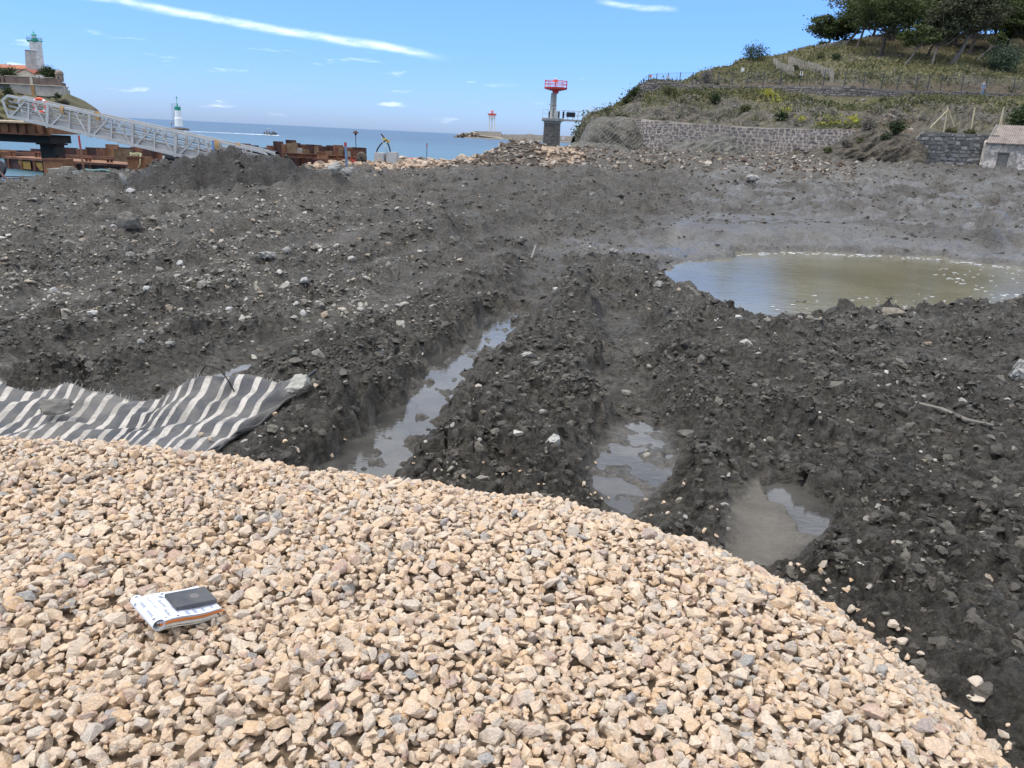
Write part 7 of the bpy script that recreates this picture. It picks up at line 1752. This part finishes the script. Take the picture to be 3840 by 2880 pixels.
mb = MB(); mb.box((bx_ + .2, by_ - 1.5, zq(77.6)), (.35, .2, 1.0)); mb.build('loophole', black_m, fort)
mb = MB(); A_ = atd(33, 91, FY - 1.3); mb.box(A_, (1.4, .1, 4.6)); mb.build('rust_stain_panel', simple('ochre_stain', (0.36, 0.20, 0.09), .95, .3, .8), fort)
# lighthouse
LY = 366.0; lp = lambda px, py: atd(px, py, LY)
lc_ = lp(32.8, 77); L = empty('lighthouse', lc_, 'tall white lighthouse with a green lantern behind the fort', 'lighthouse')
tcx = lp(31.2, 41).x; q = lambda py: lp(31, py).z
def tower(z0, z1, w0, w1, cx0, cx1, nm, mat, yaw=R(38), dx=0, dy=0):
    vs = []
    for z, w_, cc_ in ((z0, w0, cx0), (z1, w1, cx1)):
        for a in range(4):
            t = yaw + a * math.pi / 2 + math.pi / 4; vs.append((cc_ + w_ * .7071 * math.cos(t) + dx, LY + 3 + w_ * .7071 * math.sin(t) + dy, z))
    mb = MB(); mb.add(vs, [(3, 2, 1, 0), (4, 5, 6, 7), (0, 1, 5, 4), (1, 2, 6, 5), (2, 3, 7, 6), (3, 0, 4, 7)]); mb.build(nm, mat, L)
tower(q(79), q(41), 5.3, 4.6, lp(34.5, 79).x, lp(31.5, 41).x, 'shaft', oldwhite_m, R(28))
tower(q(79), q(50.4), 4.3, 4.0, lp(32, 79).x, lp(30.0, 50).x, 'buttress', simple('grey_white_plaster', (0.50, 0.475, 0.43), .95, .35, .7, .3), R(28), -.7, -1.6)
tower(q(50.5), q(50.0), 4.35, 4.35, lp(30.2, 50).x, lp(30.2, 50).x, 'string_course', oldwhite_m, R(28), -.7, -1.6)
gx0 = lp(30.4, 40.5).x
mb = MB(); mb.lathe((gx0, LY + 3, 0), [(2.6, q(41.6)), (3.1, q(40.8)), (3.1, q(39.7))], 8, ang0=R(20)); mb.build('gallery', green_m, L)
mb = MB()
for j in range(16):
    a = j / 16 * 2 * math.pi; mb.bar((gx0 + 3 * math.cos(a), LY + 3 + 3 * math.sin(a), q(39.8)), (gx0 + 3 * math.cos(a), LY + 3 + 3 * math.sin(a), q(36.8)), .07)
for z in (q(36.8), q(38.2)): mb.tube([(gx0 + 3 * math.cos(a), LY + 3 + 3 * math.sin(a), z) for a in np.linspace(0, 6.2832, 17)], .05, 5, cap=False)
mb.build('railing', simple('grey_ladder', (0.22, 0.24, 0.27)), L)
mb = MB(); mb.lathe((gx0, LY + 3, 0), [(1.2, q(39.8)), (1.2, q(37.3))], 10); mb.build('lantern_base', green_m, L)
mb = MB(); mb.lathe((gx0, LY + 3, 0), [(1.0, q(37.3)), (1.0, q(34.4))], 10); mb.build('lantern_glass', simple('pale_glass', (0.5, 0.55, 0.58)), L)
mb = MB(); mb.lathe((gx0, LY + 3, 0), [(1.25, q(34.6)), (1.15, q(33.8)), (.8, q(32.9)), (.3, q(32.3)), (.3, q(31.5)), (.1, q(31)), (.04, q(28.7))], 14); mb.build('dome', simple('pale_green_copper', (0.05, 0.36, 0.26), .5, .2), L)
mb = MB(); mb.box((gx0 + 2.2, LY + 1, q(38.7)), (.8, .6, .8)); mb.build('cabinet', green_m, L)
# keepers' houses
def gable(name, label, x0, x1, y0, y1, zb_, ze_, zr_, wallm, roofm, along='y'):
    e = empty(name, ((x0 + x1) / 2, y0, zb_), label, 'house'); mb = MB()
    if along == 'y':
        xm = (x0 + x1) / 2; mb.prism([(x0, y0, zb_), (x1, y0, zb_), (x1, y0, ze_), (xm, y0, zr_ - .1), (x0, y0, ze_)], (0, y1 - y0, 0)); mb.build('wall', wallm, e)
        for s_, xe in ((-1, x0), (1, x1)):
            mb = MB(); a_ = Vector((xm, y0 - .4, zr_)); b_ = Vector((xe + s_ * .45, y0 - .4, ze_ - (zr_ - ze_) * .45 / (xm - x0) )); mb.prism([a_, b_, b_ + Vector((0, 0, .22)), a_ + Vector((0, 0, .25))], (0, y1 - y0 + .8, 0)); mb.build('roof', roofm, e)
    else:
        ym = (y0 + y1) / 2; mb.prism([(x0, y0, zb_), (x0, y1, zb_), (x0, y1, ze_), (x0, ym, zr_ - .1), (x0, y0, ze_)], (x1 - x0, 0, 0)); mb.build('wall', wallm, e)
        for s_, ye in ((-1, y0), (1, y1)):
            mb = MB(); a_ = Vector((x0 - .3, ym, zr_)); b_ = Vector((x0 - .3, ye + s_ * .4, ze_ - .15)); mb.prism([a_, b_, b_ + Vector((0, 0, .22)), a_ + Vector((0, 0, .25))], (x1 - x0 + .6, 0, 0)); mb.build('roof', roofm, e)
    return e
tile_m = simple('red_roof_tiles', (0.36, 0.12, 0.08), .9, .35, .8, .3, 3); tile2_m = simple('orange_roof_tiles', (0.46, 0.18, 0.10), .9, .35, .8, .3, 3)
HY = 357.0; hx = lambda px: atd(px, 76, HY).x; hz = lambda py: atd(26, py, HY).z
g1 = gable('keepers_house', 'small cream gabled house at the foot of the lighthouse', hx(18), hx(33.5), HY, HY + 9, hz(80), hz(73), hz(69.0), simple('cream_plaster', (0.58, 0.51, 0.40), .95, .25, .5, .2), tile_m)
mb = MB(); mb.box((hx(37.4), HY + 4, hz(76.2)), (4.0, 6, hz(73.9) - hz(78.4))); mb.build('annexe', oldwhite_m, g1); mb = MB(); mb.box((hx(37.6), HY + .95, hz(76.4)), (.5, .12, .9)); mb.build('window', black_m, g1)
HY2 = 374.0; hz2 = lambda py: atd(10, py, HY2).z
gable('barracks', 'long low building with an orange tiled roof behind the fort', atd(-70, 70, HY2).x, atd(25.0, 70, HY2).x, HY2, HY2 + 8, hz2(78), hz2(68.3), hz2(64.6), simple('shaded_plaster', (0.40, 0.34, 0.27), .95, .3, .5, .2), tile2_m, along='x')
for px, py, w_, h_, nm in ((8, 77.5, 22, 10, 'dark leafy trees in front of the long roofed building'), (46, 78, 24, 11, 'dark rounded trees right of the lighthouse'), (-12, 77.5, 24, 10, 'dark trees at the far left of the fort'), (52, 78, 12, 8, 'smaller dark tree beside the sentry turret')):
    shrub(px, py, w_, h_, nm, n=60, pos=atd(px, py, 356 if px < 40 else 360), cat='tree', name='tree', leaf=.75, depth=3)
for px, py, w_, h_, nm in ((9, 96, 10, 9, 'dark green bush at the left foot of the rampart'), (58.3, 100.5, 6.5, 7.5, 'dark bush at the rampart corner'), (52.5, 99.5, 3.5, 3, 'small dark bush left of the rampart corner'), (-4, 99, 16, 8, 'green scrub on the left headland slope'), (2, 109, 14, 9, 'olive scrub low on the headland behind the platform')):
    shrub(px, py, w_, h_, nm, n=34, pos=atd(px, py, 346), leaf=.6, depth=2)

# ================================================================== THE STRIPED SHEET
farp = [(-70, 366, .2), (-30, 372, .25), (0, 379.4, .2), (9, 386, .12), (33, 391, .1), (51.6, 389, .14), (65.8, 384, .25), (78, 386.5, .24), (89.7, 389, .2), (108, 392.5, .13), (125.6, 396.6, .1), (144, 400.4, .06), (161.5, 398.6, .06), (174, 389, .16), (187, 381, .28), (202, 375, .34), (224, 376.4, .32), (239, 373, .34), (260, 375, .30), (277, 382.4, .2), (291, 380, .2), (304, 376, .24), (316.5, 371.8, .3)]
nearp = [(-150, 440), (-100, 443), (-65, 444), (-55, 445), (-36, 446), (-20, 446), (-6, 447), (8, 447), (22, 448), (42, 449), (62, 450), (80, 451), (98, 452), (112, 452), (124, 452.5), (138, 453), (156, 454), (170, 455), (188, 456), (200, 456.5), (208, 455), (214, 452), (229, 447)]
NU, NV_ = 150, 44
s = np.linspace(0, 1, len(farp)); u = np.linspace(0, 1, NU)
Fp = np.array([tuple(atd(p[0], p[1], 0.0 + 1e-6)) if False else tuple(at(p[0], p[1], 1.22 + p[2] * .42)) for p in farp])
ex = np.linspace(-400, 330, 300); eN = np.array([tuple(at(a, np.interp(a, [q_[0] for q_ in EDGE_PX], [q_[1] for q_ in EDGE_PX]) + 14, 1.13)) for a in ex])
Np = np.array([tuple(eN[int(np.argmin(np.abs(eN[:, 0] - (p[0] - .42 * (k_ / (len(Fp) - 1)) ** 9))))]) for k_, p in enumerate(Fp)])
Fi = np.stack([np.interp(u, s, Fp[:, k]) for k in range(3)], -1); Ni = np.stack([np.interp(u, s, Np[:, k]) for k in range(3)], -1)
TG = np.zeros((NV_, NU, 3)); UU = np.zeros((NV_, NU)); VVv = np.zeros((NV_, NU))
for i in range(NV_):
    v = i / (NV_ - 1)                       # 0 at the far rim, 1 under the gravel
    p = Fi * (1 - v) + Ni * v
    lin = p[:, 2].copy()
    curl = Fi[:, 2] - 1.20
    base = 1.165 + (curl + .035) * np.exp(-(v / .22) ** 1.3)
    fold = .024 * np.sin(v * 14 + 3.4 * np.sin(u * 6.3 + 2 * v) + 1.6 * fbm(u * 5, np.full(NU, v * 2), 703, 3)) * (1 - v) ** .25 * sstep(np.full(NU, v), .02, .16) + .030 * fbm(u * 9 + v * 2, v * 4 + u * 3, 701, 2)
    p[:, 2] = base + fold * (1 - sstep(np.full(NU, v), .85, 1))
    TG[i] = p; UU[i] = u; VVv[i] = v
TG[:, -1, 2] += .03
gi = np.arange(NV_ * NU).reshape(NV_, NU); TQ = np.stack([gi[:-1, :-1], gi[1:, :-1], gi[1:, 1:], gi[:-1, 1:]], -1).reshape(-1, 4)
m, n = material('striped_geotextile')
A = lambda k: n.new('ShaderNodeAttribute', attribute_name=k).outputs['Fac']
uu = A('along'); vv = A('across')
jit = n.math('MULTIPLY', n.math('SUBTRACT', n.noise(n.obj, 1.6, 3), .5), .10)
fr_ = n.math('FRACT', n.math('ADD', n.math('MULTIPLY', uu, 25.0), jit))
st = n.math('MULTIPLY', n.smooth(fr_, .27, .30), n.math('SUBTRACT', 1.0, n.smooth(fr_, .62, .65)))
st = n.math('MULTIPLY', st, n.math('LESS_THAN', n.math('ADD', uu, n.math('MULTIPLY', vv, .03)), .885))
thr = n.math('ADD', .70, n.math('MULTIPLY', n.new('ShaderNodeTexWave', wave_type='BANDS', bands_direction='Y', i_Scale=24.0, i_Distortion=2.0, i_Vector=n.obj).outputs['Fac'], .3))
grime = n.smooth(n.noise(n.obj, 3.4, 8, .75, .6), .42, .62)
whitec = n.mix(n.math('MULTIPLY', grime, .75), (0.56, 0.51, 0.445), (0.22, 0.20, 0.17))
greyc = n.mix(n.math('MULTIPLY', n.smooth(n.noise(n.obj, 1.5, 7, .7, .5), .4, .64), .75), (0.050, 0.051, 0.055), (0.15, 0.138, 0.12))
fine = n.new('ShaderNodeTexWave', wave_type='BANDS', bands_direction='X', i_Scale=60.0, i_Distortion=1.0, i_Vector=n.obj).outputs['Fac']
cc = n.mix(st, greyc, n.vmath('SCALE', whitec, thr)); cc = n.vmath('SCALE', cc, n.math('ADD', .88, n.math('MULTIPLY', fine, .2)))
n.put(n.b.inputs['Base Color'], cc); n.b.inputs['Roughness'].default_value = .62
bp = n.new('ShaderNodeBump', i_Strength=.5, i_Distance=.02, i_Height=n.math('ADD', n.noise(n.obj, 22, 5, .7), n.math('MULTIPLY', st, .4))); n.l.new(bp.outputs[0], n.b.inputs['Normal'])
tarp = mesh_np('striped_sheet', TG.reshape(-1, 3), TQ, m, None, {'along': UU.ravel(), 'across': VVv.ravel()}, smooth=True)
sol = tarp.modifiers.new('thickness', 'SOLIDIFY'); sol.thickness = .012
tag(tarp, 'crumpled dark grey sheet with white stripes half buried by the gravel', 'sheet')
def sheet_at(px, py):
    a, b_, c_ = project(TG); q = (a - px) ** 2 + (b_ - py) ** 2; i = np.unravel_index(np.argmin(q), q.shape); return Vector(TG[i])
# frayed threads at the torn rim
mb = MB(); rr = random.Random(2)
for i in range(150):
    j = int(rr.random() * (NU * .88)); p = Vector(TG[0, j]); d = (Vector(TG[0, j]) - Vector(TG[2, j])).normalized(); L_ = .01 + .025 * rr.random(); q = p + d * L_ + Vector((rr.gauss(0, .012), 0, rr.gauss(0, .012)))
    mb.bar(p - d * .02, q, .004)
o = mb.build('fray', simple('frayed_thread', (0.30, 0.28, 0.25), .9, .4)); o.parent = tarp; o['kind'] = 'stuff'
mb = MB(); P = [sheet_at(200, 376) + Vector((0, 0, .02)), sheet_at(207, 377) + Vector((0, 0, .10)), sheet_at(221, 380) + Vector((0, -.02, .10)), sheet_at(230, 387) + Vector((0, -.03, .08)), sheet_at(235.5, 392) + Vector((0, 0, .01))]
mb.tube(P, .007, 5); tag(mb.build('wire', black_m, None, smooth=True), 'thin black wire looping over the rim of the striped sheet', 'wire')
rock_at(298, 390, 38, 22, simple('beige_grey_rock', (0.40, 0.385, 0.33), .9, .35, 5, .8, 14), 'rounded grey-beige rock weighing down the right end of the sheet', 60, at(297, 397, 1.25), amp=.3, sink=.05)
rock_at(58, 409, 38, 16, simple('grey_slate_rock', (0.255, 0.24, 0.21), .9, .4, 3, .8, 12), 'long wedge-shaped grey rock on the left of the sheet', 61, at(58, 415, 1.22), rot=.5, amp=.3, sink=.05, dfac=.5)
for k, (px, py, s_, lb) in enumerate(((201, 437.5, 8, 'peach gravel stone that slid onto the sheet'), (210, 442, 7, 'flat peach gravel stone near the sheet corner'))):
    rock_at(px, py, s_, 5, stonepeach_m, lb, 70 + k, sheet_at(px, py), sink=.1, amp=.1, cat='stone', name='loose_stone')
# ------------------------------------------------------------------ strays on the mud beyond the gravel
stray_m = simple('pale_gravel_stone', (0.60, 0.50, 0.39), .9, .25, 8, .5, 40)
for k, (px, py, w_, h_, lb) in enumerate(((893, 622, 19, 14, 'blocky cream stone first of the strays at the gravel rim'), (898, 627, 11, 8, 'small cream stone tucked against the blocky stray'), (897, 657, 11, 13, 'narrow upright pale stone near the gravel rim'),
        (921, 653, 11, 7, 'round white stone lying alone on the dark mud'), (976, 680, 24, 8, 'flat long cream stone far out on the right mud'), (975, 700, 24, 8, 'pair-shaped cream stone below the flat long one'), (902, 640, 21, 9, 'elongated cream stone between blocky and upright strays'), (1003, 735, 13, 9, 'cream stone lowest of the strays at the right edge'),
        (851, 608, 16, 11, 'pale pointed stone standing proud of the gravel rim'), (790, 566, 8, 8, 'single stone perched on the gravel rim by the silt'))):
    boulder('loose_stone', ground_at(px, py + h_ * .4) + Vector((0, 0, h_ * .0015)), (w_ * .0042, w_ * .0034, h_ * .0048), stray_m, lb, 'stone', 'stray gravel stones on the mud', 80 + k, k * .7, 2, .12)

# ------------------------------------------------------------------ note pad and slate
paper_m = simple('white_paper', (0.66, 0.68, 0.73), .7, .05, 8, .05); papery_m = simple('cream_paper_edge', (0.62, 0.57, 0.46), .8, .25, 30, .3, 90); orangep_m = simple('orange_card', (0.72, 0.22, 0.05), .7, .15, 10, .1)
ink_m = simple('blue_black_ink', (0.09, 0.10, 0.17), .8, .2, bump=0); inkl_m = simple('faint_blue_ink', (0.42, 0.46, 0.60), .8, .2, bump=0)
g0 = max(gravel_top(px, py).z for px, py in ((150, 600), (180, 620), (215, 605), (180, 592)))
ZP = g0 + .038
Zn = Vector((math.sin(R(8)), math.sin(R(7)), 1)).normalized(); pc = at(177, 606, ZP + .014)      # the pad lies slightly tilted on the stones
def onpad(px, py, up_=0.0):
    d = ray(px, py); return EYE + d * ((pc + Zn * up_ - EYE).dot(Zn) / d.dot(Zn))
k00, k10, k11, k01 = onpad(131.5, 598.5), onpad(159.5, 624), onpad(222.5, 608.5), onpad(199, 588.5)
# local frame: u along the rolled spine, v away from it
U = ((k10 - k00) + (k11 - k01)) / 2; Vv = ((k11 - k10) + (k01 - k00)) / 2
wU, wV = U.length, Vv.length; b1 = (U.normalized() + Vv.normalized()).normalized(); b2 = (Vv.normalized() - U.normalized()).normalized()
Un = (b1 - b2).normalized(); Vn = (b1 + b2).normalized(); O = (k00 + k10 + k11 + k01) / 4 - Un * wU / 2 - Vn * wV / 2
print('pad', wU, wV, math.degrees(Un.angle(Vv)))
pad = empty('notebook', O - Vector((0, 0, .035)), 'open notebook with its pages rolled back lying on the gravel', 'notebook')
def pt_(u, v, z): return O + Un * (u * wU) + Vn * (v * wV) + Zn * z
def leafsheet(nm, u0, u1, v0, v1, z, t, mat, bend=0.0, par=pad, nv=14):
    vs = []; fs = []
    for k in range(2):
        for j in range(nv + 1):
            v = v0 + (v1 - v0) * j / nv; dz = bend * math.sin(v * math.pi) + .004 * math.sin(v * 7)
            for uu_ in (u0, u1): vs.append(pt_(uu_, v, z + dz - k * t))
    n2 = (nv + 1) * 2
    for j in range(nv):
        q = j * 2; fs += [(q, q + 1, q + 3, q + 2), (n2 + q + 2, n2 + q + 3, n2 + q + 1, n2 + q), (q, q + 2, n2 + q + 2, n2 + q), (q + 3, q + 1, n2 + q + 1, n2 + q + 3)]
    fs += [(1, 0, n2, n2 + 1), (nv * 2, nv * 2 + 1, n2 + nv * 2 + 1, n2 + nv * 2)]
    mb = MB(); mb.add(vs, fs); return mb.build(nm, mat, par)
leafsheet('back_cover', 0.0, 1.0, .02, .97, -.024, .003, papery_m, -.002)
leafsheet('page_block', 0.0, 1.0, .03, .93, -.014, .009, papery_m, .001)
leafsheet('divider', .0, 1.0, .05, 1.03, -.0085, .004, orangep_m, .003)
leafsheet('divider', .0, 1.0, .05, .99, -.0035, .0035, orangep_m, .003)
leafsheet('page_block', .0, 1.0, .04, 1.0, .0, .003, simple('grey_page_edges', (0.45, 0.44, 0.44), .8, .3), .003)
pg = leafsheet('top_page', .0, 1.0, .0, .985, .0025, .0018, paper_m, .004)
# the pages folded round the spine: a spiral roll
prof = []
for k in range(30):
    a = -R(60) + k / 29 * R(470); r = .022 - .006 * k / 29; prof.append((r * math.cos(a), r * math.sin(a)))
mb = MB(); vs = []; n_ = len(prof)
for uu_ in (-.01, 1.01):
    for (x, z) in prof: vs.append(pt_(uu_, 0, 0) + Vn * (x + .004) + Zn * (z - .004))
for uu_ in (-.01, 1.01):
    for (x, z) in prof: s_ = .91; vs.append(pt_(uu_, 0, 0) + Vn * (x * s_ + .004) + Zn * (z * s_ - .004))
fs = [(j, j + 1, n_ + j + 1, n_ + j) for j in range(n_ - 1)] + [(3 * n_ + j, 3 * n_ + j + 1, 2 * n_ + j + 1, 2 * n_ + j) for j in range(n_ - 1)] + [(j, 2 * n_ + j, 2 * n_ + j + 1, j + 1) for j in range(n_ - 1)] + [(n_ + j + 1, 3 * n_ + j + 1, 3 * n_ + j, n_ + j) for j in range(n_ - 1)]
mb.add(vs, fs); roll = mb.build('rolled_pages', paper_m, pad, smooth=True)
rr = random.Random(12)
def scribble(nm, items, mat, par, z0):
    mb = MB()
    for (u_, v_, n_, ln, ht) in items:
        for k in range(n_):
            a_ = pt_(u_ + k * ln / n_, v_ + rr.uniform(-.006, .006), z0 + .004 * math.sin(v_ * math.pi) + .004 * math.sin(v_ * 7) * 1.0 + .0008); b_ = a_ + Un * (ln / n_ * wU * rr.uniform(-.1, .6)) + Vn * ht * rr.uniform(.5, 1.2)
            mb.bar(a_, b_, .0016, .0006)
    o_ = mb.build(nm, mat, par); o_['kind'] = 'stuff'
scribble('handwriting', [(.10, .13, 9, .45, .012), (.30, .24, 7, .3, .010), (.66, .20, 7, .26, .012), (.9, .14, 2, .05, .010), (.95, .30, 2, .04, .010), (.06, .36, 2, .04, .01)], ink_m, pad, .0025)
scribble('handwriting', [(.58, .34, 9, .3, .014), (.84, .46, 8, .14, .012), (.80, .58, 8, .16, .012), (.84, .72, 6, .12, .010), (.82, .86, 6, .12, .010), (.14, .30, 5, .1, .012), (.62, .42, 7, .2, .01)], inkl_m, pad, .0025)
mb = MB()
for (u_, n_, ln, ang) in ((.06, 2, .03, 95), (.30, 6, .22, 100), (.62, 6, .26, 105), (.93, 2, .03, 110), (.22, 2, .03, 140)):
    for k in range(n_):
        a = R(ang); p = pt_(u_ + ln * k / n_, 0, 0) + Vn * (.0226 * math.cos(a) + .004) + Zn * (.0226 * math.sin(a) - .004); t_ = Vector(Vn * -math.sin(a) + Zn * math.cos(a)); mb.bar(p, p + t_ * .010 + Un * .002, .0016, .0008)
mb.build('handwriting', ink_m, roll)['kind'] = 'stuff'
# dark slate tile resting on the pad
s00, s10, s11, s01 = onpad(164, 593.6, .021), onpad(177, 607.6, .021), onpad(217.5, 599.4, .021), onpad(205, 586.6, .021)
slate2_m = simple('dark_slate_tile', (0.055, 0.057, 0.062), .6, .35, 10, .3, 50, c2=(0.095, 0.092, 0.09))
sl = MB(); c = (s00 + s10 + s11 + s01) / 4; a_ = ((s11 - s10) + (s01 - s00)) / 2; b_ = ((s10 - s00) + (s11 - s01)) / 2; b1 = (a_.normalized() + b_.normalized()).normalized(); b2 = (b_.normalized() - a_.normalized()).normalized(); an = (b1 - b2).normalized(); bn = (b1 + b2).normalized(); zn = an.cross(bn); zn = zn if zn.z > 0 else -zn
sl.box(c - Zn * .006, (a_.length, b_.length, .013), (an, bn, zn)); slo = sl.build('slate_tile', slate2_m, None, bevel=.0015); tag(slo, 'dark grey rectangular slate tile lying on the open notebook', 'slate tile')
mb = MB(); mb.lathe(c + Zn * .0008 + an * .012, [(.016, 0), (.015, .0006)], 20, (an, bn, zn)); o = mb.build('round_mark', simple('rubbed_slate_mark', (0.17, 0.155, 0.155), .7, .3)); o.parent = slo
